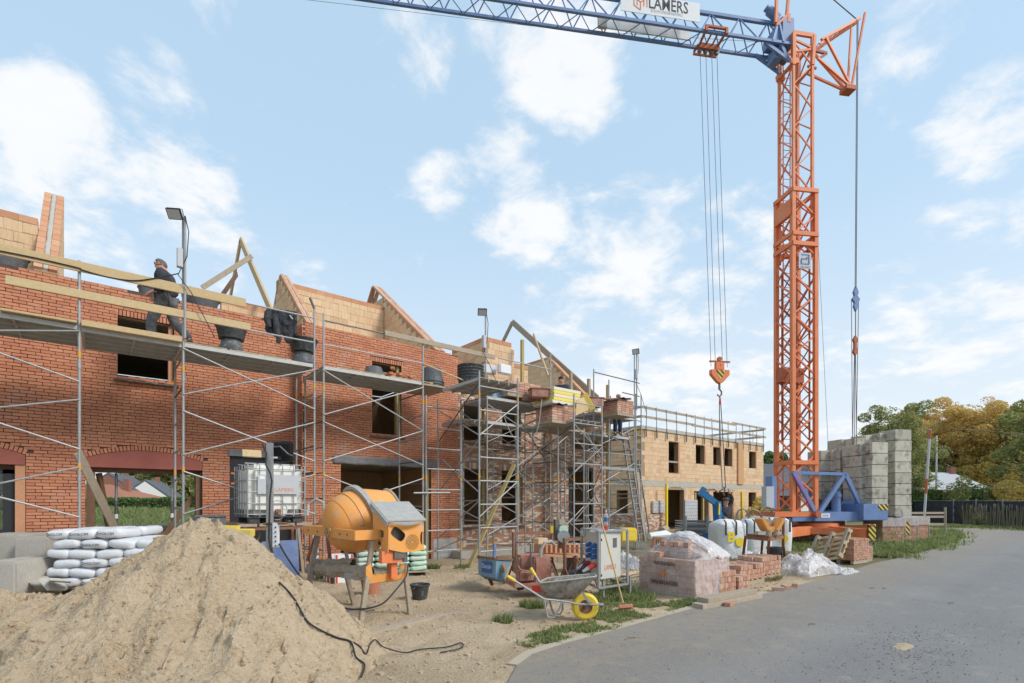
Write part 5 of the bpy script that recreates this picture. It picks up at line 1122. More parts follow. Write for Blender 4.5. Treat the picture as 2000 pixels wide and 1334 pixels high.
c = CL(1665, 980, 0); MB().prism([V((c.x-.42, -.4, c.z-.25)), V((c.x+.42, -.4, c.z-.25)), V((c.x+.25, -.4, c.z+.2)), V((c.x-.15, -.4, c.z+.12))], (0, .7, 0)).build('winch_cover', 'crane_blue', cr)
mb = MB()
for i in range(6): mb.bb(c.x-.45+i*.17, c.x-.40+i*.17, -.72, -.66, 1.30, 1.62)
mb.bb(c.x-.47, c.x+.5, -.72, -.66, 1.62, 1.66).build('guard_rail', 'crane_blue', cr)
c = CL(1596, 970, -.1); MB().tube((c.x, .2, c.z-.25), (c.x, .2, c.z+.4), .13, 12).build('motor', 'crane_blue', cr, smooth=True)
c = CL(1597, 1004, -.78); MB().tube((c.x-.02, -.85, c.z), (c.x-.02, -.6, c.z), .13, 14).build('pivot_pin', 'crane_orange_old', cr, smooth=True)
a = CL(1668, 955, .9); MB().bb(a.x-.16, a.x+.12, .7, .95, 1.1, CL(1668, 922, .8).z).build('rope_guide', 'crane_blue', cr)
CB(1497, 1512, 950, 992, -.75, -.45, 'control_cabinet', 'sign_grey'); CB(1508, 1517, 930, 994, -.7, -.3, 'cabinet_post', 'crane_blue')
# undercarriage
c = CL(1597, 1022, 0); rc = V((c.x, 0, 0)); MB().tube((rc.x, 0, .92), (rc.x, 0, 1.02), .65, 28).build('slewing_ring', 'dark_steel', cr, smooth=True)
MB().tube((rc.x, 0, .70), (rc.x, 0, .90), .75, 28).build('ring_seat', 'crane_orange', cr, smooth=True)
f1, f2 = loc(cr, G(1697, 1074)), loc(cr, G(1764, 1062)); f3, f4 = V((-2.2, -1.9, 0)), V((-1.6, 2.6, 0))
for f in (f1, f2, f3, f4):
    q = V((f.x, f.y, .58)); r_ = V((rc.x+(q.x-rc.x)*.12, q.y*.12, .62)); arm = MB().beam(r_, q, .24, .34).build('outrigger_arm', 'crane_orange', cr)
    MB().bb(f.x-.14, f.x+.14, f.y-.16, f.y-.12, .35, .95).build('hazard_plate', 'hazard', arm)
    MB().tube((f.x, f.y, .15), (f.x, f.y, .95), .06, 10).tube((f.x, f.y, .9), (f.x, f.y, .94), .2, 12).build('jack_screw', 'crane_orange_old', arm, smooth=True)
    MB().lathe((f.x, f.y, 0), [(.30, .0), (.30, .04), (.08, .17), (.06, .26)], 16, cap=True).build('foot_pad', 'crane_blue', arm, smooth=True)
MB().beam((-1.5, -.8, .55), (4.0, .6, .55), .3, .30).build('chassis_beam', 'crane_orange_old', cr); MB().beam((-1.5, .9, .6), (1.5, -1.6, .6), .25, .25).build('chassis_beam', 'crane_orange', cr)
# ballast: stepped columns of concrete blocks, staggered in plan
bh = .455
cols = [ # px0, px1, y(front), rows, top py, depth
 (1603, 1624, .95, 6, 880), (1624, 1640, .80, 6, 880), (1640, 1660, .55, 7, 876), (1660, 1680, .35, 7, 872), (1643, 1668, .75, 7, 858), (1668, 1690, .25, 8, 856), (1690, 1718, .45, 8, 850),
 (1680, 1703, -.55, 6, 868), (1703, 1735, -.95, 6, 864), (1718, 1736, .1, 8, 846), (1734, 1750, .10, 8, 844), (1748, 1781, -.35, 8, 839)]
for i, (a_, b_, yy, rows, tp) in enumerate(cols):
    x0, x1 = CL(a_, 950, yy).x, CL(b_, 950, yy).x; zt = CL((a_+b_)/2, tp, yy).z; dep = .95 if yy < -.4 else .8
    for r in range(rows):
        z1 = zt-r*bh; z0 = z1-bh+.018; z0 = max(z0, 1.0)
        if z1-z0 < .1: continue
        dx = R.uniform(-.012, .012)
        MB().bb(x0+.006+dx, x1-.006+dx, yy, yy+dep-.01*r, z0, z1).build('ballast_block', 'concrete_block', cr, bevel=.015, seg=1)
    if i in (2, 5, 7, 10):
        for r in range(rows): MB().path([(x0+.08, yy-.01, zt-r*bh-.25), (x0+.1, yy-.06, zt-r*bh-.27), (x1-.08, yy-.06, zt-r*bh-.27), (x1-.06, yy-.01, zt-r*bh-.25)], .008, 5).build('lifting_bar', 'dark_steel', cr)

# ================================================================== background right
def leaf_cloud(mb, centers, n, size, rng, squash=1.0):
    if size > .1: n, size = int(n*2.3), size*.62
    for _ in range(n):
        c, r = rng.choice(centers)
        while True:
            d = V((rng.uniform(-1, 1), rng.uniform(-1, 1), rng.uniform(-1, 1)))
            if .12 < d.length < 1: break
        d = d.normalized()*(d.length**.45)
        p = c+V((d.x*r, d.y*r, d.z*r*squash)); s_ = size*rng.uniform(.6, 1.5)
        a = V((rng.gauss(0, 1), rng.gauss(0, 1), rng.gauss(0, .6))).normalized(); b = a.cross(V((rng.gauss(0, 1), rng.gauss(0, 1), rng.gauss(0, 1)))).normalized()
        mb.add([p-a*s_, p+b*s_*.55, p+a*s_, p-b*s_*.55], [(0, 1, 2, 3)])
def tree(label, base, h, crown_r, m, n=9000, size=.16, seed=1, trunk=.22, clumps=26, low=.28, name='tree', group='trees beyond the dark fence', squash=.8, m2=None, bare=0):
    rg = random.Random(seed); base = V(base); t = thing(name, label, 'tree', base, 0, group)
    tb = MB(); cl = []
    tb.path([(0, 0, -.3), (.1, .05, h*.25), (-.05, .1, h*.5), (.05, 0, h*.82)], [trunk, trunk*.8, trunk*.5, trunk*.12], 8)
    for i in range(clumps):
        hh = h*(low+(1-low)*(i+.5)/clumps*.93+rg.uniform(-.05, .05)); k = 1-((hh/h-low-.25)/(1-low))**2*1.1; k = max(.28, min(1, k))
        a = i*2.4+rg.uniform(-.5, .5); rr = crown_r*k*rg.uniform(.35, .85); c = V((math.cos(a)*rr, math.sin(a)*rr, hh))
        s0 = V((0, 0, max(h*.12, hh-rr*.9))); mid = s0.lerp(c, .5)+V((rg.uniform(-.3, .3), rg.uniform(-.3, .3), .2))
        tb.path([s0, mid, c], [trunk*.35, trunk*.2, trunk*.06], 5); cl.append((c, crown_r*rg.uniform(.22, .40)))
        for j in range(3 if not bare else 7):
            e = c+V((rg.gauss(0, 1), rg.gauss(0, 1), rg.gauss(.5, .6)))*crown_r*.22; tb.path([mid, mid.lerp(e, .6)+V((0, 0, .1)), e], [trunk*.09, trunk*.06, trunk*.02], 4)
            if j < 2: cl.append((e, crown_r*.16))
    tb.build('trunk', 'bark', t, smooth=True)
    mb = MB(); leaf_cloud(mb, cl, n, size, rg, squash); mb.build('crown', m, t)
    if m2: mb = MB(); leaf_cloud(mb, [c for c in cl if c[0].z > h*.66], int(n*.3), size*.9, rg, squash); mb.build('crown_top', m2, t)
    return t
tree('dark green leafy tree behind the concrete ballast blocks', C(44*.745, 44), 9.7, 3.2, 'leaf_olive', 15000, .13, 3, clumps=38, low=.2)
tree('small dark tree peeking left of the crane mast', C(50*.505, 50), 6.3, 2.6, 'leaf_dark', 5000, .17, 5)
tree('tall golden autumn tree with rusty crown next to the white pole', C(56*.868, 56), 11.8, 5.4, 'leaf_gold', 24000, .16, 11, clumps=46, low=.22, m2='leaf_rust')
tree('thin rusty brown tree top between the two golden trees', C(60*.93, 60), 12.2, 4.4, 'leaf_rust', 8000, .13, 13, clumps=34, low=.4, bare=1)
tree('golden olive tree at the right edge of the view', C(52*.985, 52), 10.3, 4.7, 'leaf_gold', 22000, .16, 17, clumps=40, low=.2, m2='leaf_olive')
tree('olive tree outside the right edge beyond the road', C(40*1.10, 40), 9.4, 4.2, 'leaf_olive', 9000, .2, 19)
tree('low green tree between ballast blocks and golden tree', C(54*.80, 54), 7.6, 3.0, 'leaf_olive', 8000, .15, 23, low=.15, squash=1)
def shrub(label, base, r, h, m, n, size, seed, cat='shrub', group='shrubs along the fence', name='shrub'):
    rg = random.Random(seed); t = thing(name, label, cat, base, 0, group); cl = [(V((rg.uniform(-.6, .6)*r, rg.uniform(-.4, .4)*r, h*rg.uniform(.2, .72))), r*rg.uniform(.35, .6)) for _ in range(9)]
    tb = MB()
    for c, _ in cl: tb.path([(0, 0, 0), c*.5+V((.1, 0, .1)), c], [.05, .03, .01], 5)
    tb.build('stems', 'bark', t); mb = MB(); leaf_cloud(mb, cl, n, size, rg, min(1.4, h/r*.6)); mb.build('foliage', m, t); return t
shrub('round grey green bush right behind the fence beside the white pole', C(43*.853, 43), 1.9, 3.5, 'leaf_olive', 6000, .08, 31); shrub('rounded green bush in the middle behind the dark fence', C(43.5*.89, 43.5), 1.9, 3.3, 'leaf_dark', 5000, .09, 33)
shrub('dull green bush below the golden trees at the right', C(43*.925, 43), 2.1, 3.4, 'leaf_olive', 6000, .09, 35); shrub('big olive bush at the far right behind the picket stalks', C(41*.985, 41), 2.5, 3.9, 'leaf_gold', 7000, .09, 37)
shrub('yellow green bush seen through the crane base', C(33*.508, 33.5), 1.5, 2.2, 'leaf_gold', 4000, .09, 39); shrub('dark bush left of the crane base behind the block building', C(32*.503, 31), 1.2, 1.5, 'leaf_dark', 3000, .08, 41)
def hedge(name, label, a, b, w, h, n, seed, m='leaf_dark'):
    a, b = V(a), V(b); t = thing(name, label, 'hedge', (a+b)/2); rg = random.Random(seed); d = (b-a); s_ = d.cross(V((0, 0, 1))).normalized(); mb = MB()
    core = MB().obox((a+b)/2+V((0, 0, h*.45)), d/2, s_*w*.42, V((0, 0, h*.45))); core.build('branches', 'bark', t, W=True)
    for _ in range(n):
        f = rg.random(); k = rg.random(); p = a+d*rg.random(); hh = h*(1+.05*fbm(p.x*.8, p.y*.8))
        if k < .7: p = p+s_*(w*.5*rg.choice((-1, 1))*rg.uniform(.85, 1.08))+V((0, 0, hh*f))
        else: p = p+s_*(w*rg.uniform(-.5, .5))+V((0, 0, hh*rg.uniform(.94, 1.04)))
        q = V((rg.gauss(0, 1), rg.gauss(0, 1), rg.gauss(0, 1))).normalized(); r_ = q.cross(V((rg.gauss(0, 1), rg.gauss(0, 1), rg.gauss(0, 1)))).normalized(); z = rg.uniform(.05, .11)
        mb.add([p-q*z, p+r_*z*.6, p+q*z, p-r_*z*.6], [(0, 1, 2, 3)])
    mb.build('foliage', m, t, W=True)
hedge('hedge', 'trimmed dark green hedge behind the fence right of the ballast blocks', C(43*.77, 43), C(43*.832, 43), 1.0, 2.6, 9000, 51)
# fence of mesh panels dressed with dark cloth
fpx = [(1700, 1019), (1776, 1020), (1806, 1021.5), (1862, 1024), (1906, 1027), (1958, 1030), (2010, 1033), (2080, 1037), (2160, 1041)]
fen = thing('fence', 'temporary site fence covered with dark cloth panels along the far road side', 'fence', G(1860, 1024))
pp = [G(*p) for p in fpx]
for a, b in zip(pp, pp[1:]):
    d = b-a; s_ = d.cross(V((0, 0, 1))).normalized(); hz_ = 1.70
    def fn(u, w, a=a, d=d, s_=s_): return a+d*u+V((0, 0, .06+hz_*w))+s_*(.02*math.sin(u*22)+.015*math.sin(w*19))
    pnl = MB().grid(fn, 24, 16).build('cloth_panel', 'fence_cloth', fen, smooth=True, W=True)
    MB().tube(a, a+V((0, 0, 1.92)), .025, 6).build('fence_post', 'galvanized', fen, W=True); MB().tube(a+d*.03, a+d*.03+V((0, 0, 1.92)), .022, 6).build('fence_post', 'galvanized', fen, W=True)
    MB().tube(a+V((0, 0, 1.8)), b+V((0, 0, 1.8)), .018, 6).build('top_rail', 'galvanized', fen, W=True)
# dry stalk paling in front of the fence
pal = thing('paling', 'row of dry grey stalks and pickets in front of the dark fence at the right', 'paling', G(1950, 1031)); rg = random.Random(5)
for i in range(110):
    px = 1882+i*1.25+rg.uniform(-.5, .5); p = G(px, 1026.5+(px-1880)*.055); h = rg.uniform(1.0, 1.62)
    MB().beam(p, p+V((rg.uniform(-.08, .08), rg.uniform(-.08, .08), h)), rg.uniform(.03, .07), .02).build('picket', 'stalk', pal, W=True)
def stalk_plant(label, p, n, h, sp, seed):
    rg = random.Random(seed); mb = MB(); p = V(p)
    for _ in range(n):
        a = rg.uniform(0, 6.28); r_ = rg.random()*sp; q = V((math.cos(a)*r_*.4, math.sin(a)*r_*.4, 0)); tp = V((math.cos(a)*r_, math.sin(a)*r_, h*rg.uniform(.5, 1))); mb.path([q, q.lerp(tp, .55)+V((0, 0, .1)), tp], [.012, .008, .003], 4)
        for k in range(16):
            f = rg.uniform(.3, 1); c = q.lerp(tp, f); d_ = V((rg.gauss(0, 1), rg.gauss(0, 1), rg.gauss(.3, .5))).normalized(); e = d_.cross(V((0, 0, 1))).normalized(); mb.add([c, c+d_*.06+e*.014, c+d_*.12, c+d_*.06-e*.014], [(0, 1, 2, 3)])
    o = mb.build('weed_plant', 'grass_dry'); o.location = p; tag(o, label, 'plant', 'tall weeds along the fence'); return o
stalk_plant('tall feathery weed clump beside the fence opening', G(1890, 1026), 60, 1.75, .6, 3); stalk_plant('very tall weed with seed heads above the pickets', G(1950, 1026), 55, 2.1, .55, 4); stalk_plant('low dry weed left of the picket row', G(1912, 1030), 40, 1.1, .5, 6)
# white lamp post and slanted rusty pole
o = MB().tube(C(44*.8285, 44), C(44*.829, 44, 7.4), .09, 10, .06).build('lamp_post', 'sign_white', smooth=True); tag(o, 'slim white post standing behind the dark fence', 'post')
a, b = C(33*.8035, 33, 0), P(1817, 838, 33); sp = thing('leaning_pole', 'leaning rusty orange and grey pole with a cable arm at its top', 'pole', a)
MB().tube(a, b, .07, 8).build('pole', 'sign_grey', sp, smooth=True, W=True)
for f, g_ in ((.9, .99), (.35, .5)): MB().tube(a.lerp(b, f), a.lerp(b, g_), .075, 8).build('orange_band', 'crane_orange_old', sp, W=True)
MB().path([b, b+RIGHT*.3+V((0, 0, .15)), b+RIGHT*1.4+V((0, 0, 0)), b+RIGHT*9+V((0, 0, -.5))], .02, 5).build('cable', 'cable_black', sp, W=True)
# wooden barrier on the verge
ba = thing('barrier', 'small weathered timber barrier beside the shrink wrapped brick packs', 'barrier', G(1842, 1033))
pz = P(1844, 988, 27.5); p1 = G(1846, 1044); 
MB().beam(V((p1.x, p1.y, 0)), V((p1.x, p1.y, 1.45)), .09, .09).build('post', 'grey_wood', ba, W=True)
for z in (.55, .95, 1.15): MB().beam(V((p1.x, p1.y, z))-RIGHT*2.2-FWD*.2, V((p1.x, p1.y, z)), .035, .11).build('rail', 'grey_wood', ba, W=True)
# shrink wrapped packs of purple brick behind the crane
WB = Masonry('pack_brick', 240); k = 0
pks = ['white film wrapped brick pack at the corner nearest the road', 'second film wrapped brick pack along the verge', 'third film wrapped brick pack furthest along the verge', 'uncovered brick pack behind the blue ballast beam']
c0 = G(1772, 1062); 
for i, (dx, dy, lb) in enumerate([(0, 0, pks[0]), (1.1, .75, pks[1]), (2.2, 1.5, pks[2]), (-2.4, .9, pks[3])]):
    base = c0+RIGHT*(dx-1.0)+FWD*(dy+.6*i*0); t = thing('brick_pack', lb, 'brick pack', base, -YAW+.12, 'wrapped brick packs on the verge')
    w_, d_, h_ = (1.0, 1.0, 1.06) if i < 3 else (2.2, 1.0, 1.1)
    M_ = world_of(t).to_3x3(); U = M_ @ V((1, 0, 0)); N_ = M_ @ V((0, -1, 0)); O = world_of(t) @ V((-w_/2, -d_/2, 0)); core = MB().bb(-w_/2+.01, w_/2-.01, -d_/2+.02, d_/2, .1, h_-.01).build('pack_core', 'old_mortar', t)
    WB.wall(core, O, U, N_, w_, .1, h_, .105, .105, .09, .008, jit=.006); O2 = world_of(t) @ V((w_/2, -d_/2, 0)); WB.wall(core, O2, M_ @ V((0, 1, 0)), U, d_, .1, h_, .105, .21, .09, .008)
    MB().bb(-w_/2, w_/2, -d_/2, d_/2, 0, .1).build('pallet', 'grey_wood', t)
    if i < 3: MB().grid(lambda u, w: V((-w_/2-.03+(w_+.06)*u, -d_/2-.03+(d_+.06)*w, h_+.03+.015*fbm(u*6, w*6, i))), 14, 14).bb(w_/2+.02, w_/2+.03, -d_/2-.03, d_/2+.03, .05, h_+.03).build('film', 'white_film', t, smooth=True); MB().bb(-w_/2-.03, w_/2+.03, -d_/2-.045, -d_/2-.035, .75, h_+.03).build('film', 'clear_film', t)
WB.finish()
# houses far behind: right and seen through the arch
def house(label, base, rz, w, d, h, rh, wall, roof, hip=0, group=None):
    t = thing('village_house', label, 'house', base, rz, group); MB().bb(-w/2, w/2, -d/2, d/2, 0, h).build('wall', wall, t)
    e = .35; rp = MB().add([(-w/2-e, -d/2-e, h), (w/2+e, -d/2-e, h), (w/2+e, d/2+e, h), (-w/2-e, d/2+e, h), (-w/2-e+hip, 0, h+rh), (w/2+e-hip, 0, h+rh)], [(0, 1, 5, 4), (2, 3, 4, 5), (0, 4, 3), (1, 2, 5), (3, 2, 1, 0)]); rf = rp.build('roof', roof, t)
    if not hip:
        for s_ in (-1, 1): MB().prism([V((s_*(w/2+e+.01), -d/2, h)), V((s_*(w/2+e+.01), d/2, h)), V((s_*(w/2+e+.01), 0, h+rh-.25))], (s_*.03, 0, 0)).build('gable', wall, t)
    for i in range(2): MB().bb(-w/4+i*w/2-.5, -w/4+i*w/2+.5, -d/2-.03, -d/2+.0, 1, 2.2).build('window', 'dark_frame', t)
    MB().bb(w/4-.25, w/4+.25, -.25, .25, h+rh*.5, h+rh+.5).build('chimney', 'far_brick', rf); return t
house('low house with grey roof glimpsed between hedge and golden tree', C(49*.822, 49), -YAW, 7, 5, 2.6, 1.9, 'white_wall', 'sign_grey', 2)
house('house with grey blue roof just left of the crane mast', C(46*.51, 46), -YAW+.3, 9, 7, 2.2, 2.9, 'white_wall', 'roof_slate')
house('bungalow with orange tiled hipped roof seen through the arched opening', C(-50*.815, 50), -YAW+.1, 12, 9, 1.5, 1.9, 'far_brick', 'roof_tile', 5)
house('brick gable house with slate roof behind the orange roof', C(-64*.765, 64), -YAW+1.95, 8, 7, 2.2, 2.9, 'far_brick', 'roof_slate')
house('white gabled house with dark roof beyond the hedge', C(-66*.70, 66), -YAW+1.95, 7, 4.6, 2.3, 2.1, 'white_wall', 'roof_slate')
tree('broad green tree behind the white gabled house', C(-80*.655, 80), 8, 6, 'leaf_olive', 9000, .3, 61, group='trees behind the village houses'); tree('dark tree right of the white gabled house', C(-85*.62, 85), 7, 6, 'leaf_dark', 9000, .3, 63, group='trees behind the village houses'); tree('pale green tree above the slate roofs', C(-85*.72, 86), 9.5, 6, 'leaf_olive', 8000, .3, 65, group='trees behind the village houses'); tree('green tree visible through the left window', C(-50*.985, 50), 9, 5, 'leaf_dark', 9000, .2, 67, group='trees behind the village houses')
hedge('hedge', 'long leafy hedge behind the grass bank seen through the arch', C(-38*1.08, 38), C(-36*.52, 38), 1.4, 1.95, 26000, 53)
gb = MB()
def gbf(u, w):
    X = -32+26*u; Z = 17+20*w; h = 1.25*min(1, (w*1.2)**.8)*(1 if w < .96 else (1-w)/.04); return C(X, Z, -.05+h+.12*fbm(X*.5, Z*.5, 3)*(w > .02))
b_ = gb.grid(gbf, 80, 60).build('grass_bank', 'grass_dry', smooth=True); structure(b_)
rg = random.Random(9); mb = MB()
for _ in range(26000):
    u, w = rg.random(), rg.random()*.95; 
    c = gbf(u, w); h = rg.uniform(.08, .28); a = rg.uniform(0, 6.28); d_ = V((math.cos(a), math.sin(a), 0))*.03*rg.uniform(.6, 1.6); t = V((rg.gauss(0, .09), rg.gauss(0, .09), h)); mb.add([c-d_, c+d_, c+t], [(0, 1, 2)])
o = mb.build('bank_grass', 'grass_green'); tag(o, 'rough green grass on the bank behind the houses', 'grass'); o['kind'] = 'stuff'
# ================================================================== foreground and middle ground things
def tub(label, base, r, h, m='black_plastic', group=None, full=None, taper=.78, up=True, cat='tub', name='mortar_tub', handles=True, tilt=None):
    t = thing(name, label, cat, base, R.uniform(0, 3), group); r0, r1 = (r*taper, r) if up else (r, r*taper); mb = MB()
    prof = [(0.001, 0), (r0, 0), (r0+(r1-r0)*.5, h*.5), (r1, h*.93), (r1+.018, h*.93), (r1+.018, h), (r1-.005, h), (r1-.012, h*.9), (r0+(r1-r0)*.5-.012, h*.5), (r0-.012, .015), (0.001, .015)]
    if not up: prof = [(r0, 0), (r0+.015, 0), (r0+.015, .03), (r0, .035), (r0+(r1-r0)*.5, h*.5), (r1, h*.97), (r1-.02, h), (0.001, h)]
    mb.lathe((0, 0, 0), prof, 28).build('shell', m, t, smooth=True)
    if handles and up:
        for s_ in (-1, 1): MB().path([(s_*(r1+.01), -.05, h*.9), (s_*(r1+.04), -.04, h*.8), (s_*(r1+.04), .04, h*.8), (s_*(r1+.01), .05, h*.9)], .006, 5).build('handle', 'dark_steel', t)
    if full: MB().lathe((0, 0, 0), [(0.001, h*.86), (r1*.5, h*.84), (r1*.95, h*.8)], 20).build('contents', full, t, smooth=True)
    return t
# tubs on the scaffold: mortar tubs standing on upturned tubs
for k, (px, py, rr, lb) in enumerate([(452, 680, .27, 'mortar tub on an upturned tub below the end of the lower guard board'), (592, 706, .28, 'mortar tub on an upturned tub right under the hanging jacket')]):
    b = FY(px, py, -1.55); b.z = DZ+.1
    tub(lb.replace('mortar tub on an upturned tub', 'upturned black tub used as a stand'), b, .26, .28, 'grey_plastic', 'upturned tubs on the scaffold deck', up=False, taper=.72)
    tub(lb, b+V((0, 0, .285)), rr+.04, .30, 'black_plastic', 'mortar tubs on the scaffold', full='cement_crust', taper=.8)
b = FY(730, 724, -1.5); b.z = DZ+.1; tub('single upturned black tub next to the loose red bricks on the deck', b, .27, .24, 'grey_plastic', 'upturned tubs on the scaffold deck', up=False, taper=.75)
b = FY(843, 737, -1.3); 
for i in range(4): tub(['lowest square tub in the upturned stack at the scaffold step', 'second tub of the upturned stack at the scaffold step', 'third tub of the upturned stack at the scaffold step', 'topmost upturned tub of the stack at the scaffold step'][i], V((b.x, -1.35, DZ+.0+i*.075)), .32, .42, 'grey_plastic', 'nested upturned tubs', up=False, taper=.74)
b = FY(915, 740, -2.0)
for i in range(5): tub(['lowest round black tub of the nested stack before the tan wall', 'second round black tub of the nested stack', 'third round black tub of the nested stack', 'fourth round black tub of the nested stack', 'topmost round black tub of the nested stack'][i], V((b.x, -2.1, DZ-.06+i*.085)), .36, .40, 'black_plastic', 'nested round tubs', handles=False)
tb_ = thing('mortar_tub', 'black tub half hidden behind the top of the left brick wall', 'tub', FY(14, 500, .5)-V((0, 0, .16))); MB().lathe((0, 0, 0), [(.26, -.2), (.33, .15), (.35, .15), (.35, .18), (.32, .18), (.3, .1)], 24).build('shell', 'grey_plastic', tb_, smooth=True)
tb_ = thing('mortar_tub', 'wide grey tub behind the wall top right of the walking worker', 'tub', FY(393, 590, .35)-V((0, 0, .2))); MB().lathe((0, 0, 0), [(.28, -.1), (.38, .26), (.41, .26), (.41, .30), (.37, .30), (.3, .1)], 24).build('shell', 'grey_plastic', tb_, smooth=True)
tb_ = thing('bucket', 'small grey bucket on the wall top left of the walking worker', 'bucket', FY(286, 572, .3)-V((0, 0, .05))); MB().lathe((0, 0, 0), [(.12, -.1), (.16, .14), (.175, .14), (.175, .17), (.15, .17), (.13, .0)], 20).build('shell', 'grey_plastic', tb_, smooth=True)
# pallets lying on the deck
def pallet(name, label, M_, w=1.2, d=.8, m='pine_wood', group='timber pallets', nb=7):
    t = bpy.data.objects.new(name, None); col.objects.link(t); t.matrix_basis = M_; tag(t, label, 'pallet', group)
    for i in range(nb): y = -d/2+.05+i*(d-.1)/(nb-1); MB().bb(-w/2, w/2, y-.045, y+.045, .122, .144).build('board', m, t)
    for i in range(3):
        x = -w/2+.05+i*(w-.1)/2; MB().bb(x-.05, x+.05, -d/2, d/2, .10, .12).build('stringer', m, t); MB().bb(x-.05, x+.05, -d/2, d/2, 0, .02).build('skid', 'grey_wood', t)
        for j in (-1, 0, 1): MB().bb(x-.05, x+.05, j*(d/2-.07)-.06, j*(d/2-.07)+.06, .021, .099).build('block', 'grey_wood', t)
    return t
T_ = Matrix.Translation
for k, (px, lb) in enumerate([(370, 'pallet on the deck under the feet of the walking worker'), (500, 'pallet on the deck between the two mortar tubs'), (690, 'pallet on the deck left of the lone upturned tub'), (788, 'pallet carrying loose red bricks on the deck')]):
    x = xy(px, -1.3); pallet('pallet', lb, T_((x, -1.45, DZ+.002)) @ Matrix.Diagonal((1, 1, .75, 1)), 1.25, .75, 'pine_wood', 'pallets lying on the scaffold deck')
lb_ = unit_bricks('red_brick', 5)
def loose(label, c, rz, group, ux=lb_, s_=(.21, .10, .06), tiltx=0):
    o = bpy.data.objects.new('brick', R.choice(ux)); col.objects.link(o); o.matrix_basis = T_(c) @ Matrix.Rotation(rz, 4, 'Z') @ Matrix.Rotation(tiltx, 4, 'X') @ Matrix.Diagonal((*s_, 1)); return tag(o, label, 'brick', group)
x = xy(762, -1.3)
for i in range(22): loose('loose red brick in the deck heap, %s layer, %s from the left' % (['bottom', 'middle', 'upper', 'top'][i//7], ['first', 'second', 'third', 'fourth', 'fifth', 'sixth', 'seventh'][i % 7]), V((x+(i % 7)*.10+R.uniform(-.03, .03)-.1, -1.4+R.uniform(-.25, .2), DZ+.14+.03+(i//7)*.062)), R.uniform(-.4, .4)+1.4*(i % 2), 'loose red bricks on the deck')
# ------------------------------------------------------------------ concrete mixer
mx = thing('concrete_mixer', 'orange drum concrete mixer with grey hood on muddy timber braced legs', 'concrete mixer', C(-2.3, 8.2))
def seg(name, m, a, b, w, h, up=(0, 0, 1), root=mx, **k): return MB().beam(V(a), V(b), w, h, up=V(up)).build(name, m, root, W=True, **k)
e1 = (RIGHT*.67-FWD*.74).normalized(); e2 = (RIGHT*.74+FWD*.67).normalized(); UP = V((0, 0, 1))
dc = C(-2.60, 8.58, 1.47); ax = (e2*math.cos(.33)+UP*math.sin(.33)).normalized()
prof = [(0.001, -.53), (.12, -.525), (.24, -.495), (.35, -.435), (.43, -.345), (.485, -.23), (.51, -.10), (.515, .0), (.512, .06), (.505, .12), (.46, .30), (.37, .52), (.325, .62), (.32, .66), (.30, .66), (.30, .60), (.34, .50), (.44, .28), (.48, .1), (.48, -.1), (.3, -.4), (0.001, -.47)]
dm = MB().lathe(dc, prof, 44, ax).build('drum', 'mixer_orange', mx, smooth=True, W=True)
MB().lathe(dc, [(.516, -.115), (.522, -.11), (.522, -.09), (.516, -.085)], 44, ax).lathe(dc-ax*.30, [(.462, 0), (.468, .006), (.466, .012)], 44, ax).build('seam', 'mixer_orange', dm, smooth=True, W=True)
MB().lathe(dc, [(.53, .045), (.585, .05), (.585, .135), (.53, .14), (.53, .045)], 60, ax).build('gear_ring', 'mixer_grey', mx, smooth=True, W=True)
MB().lathe(dc, [(.308, .665), (.335, .66), (.345, .69), (.31, .69)], 36, ax).build('mouth_rim', 'mixer_grey', dm, smooth=True, W=True)
for i in range(3):
    a = i*2.1; s_ = e1*math.cos(a)+ax.cross(e1)*math.sin(a); MB().beam(dc-ax*.2+s_*.46, dc+ax*.35+s_*.34, .02, .14, up=s_).build('mixing_blade', 'mixer_grey', dm, W=True)
# yoke channel
zb_ = 1.29
bl_, br_ = C(-3.66, 9.0, zb_), C(-2.30, 7.5, zb_); l2, r2 = bl_+e2*.62, br_+e2*.62
for a, b in ((bl_, br_), (bl_, l2), (br_, r2)):
    d = (b-a).normalized(); s_ = d.cross(UP); MB().beam(a, b, .012, .145).beam(a+UP*.066+s_*-.03, b+UP*.066+s_*-.03, .06, .012).beam(a-UP*.066+s_*-.03, b-UP*.066+s_*-.03, .06, .012).build('yoke_channel', 'mixer_frame', mx, W=True)
for f in (.12, .32, .52, .75, .88): c = bl_.lerp(br_, f)-e2*.01; MB().tube(c-e2*.012, c+e2*.004, .012, 8).build('bolt', 'dark_steel', mx, W=True)
MB().path([bl_.lerp(br_, .52)+UP*.09-e2*.02, bl_.lerp(br_, .5)-e2*.04, bl_.lerp(br_, .53)-UP*.09-e2*.02, bl_.lerp(br_, .62)-e2*.05+UP*.05, bl_.lerp(br_, .56)+UP*.09], .011, 6).build('rope_knot', 'grey_wood', mx, smooth=True, W=True)
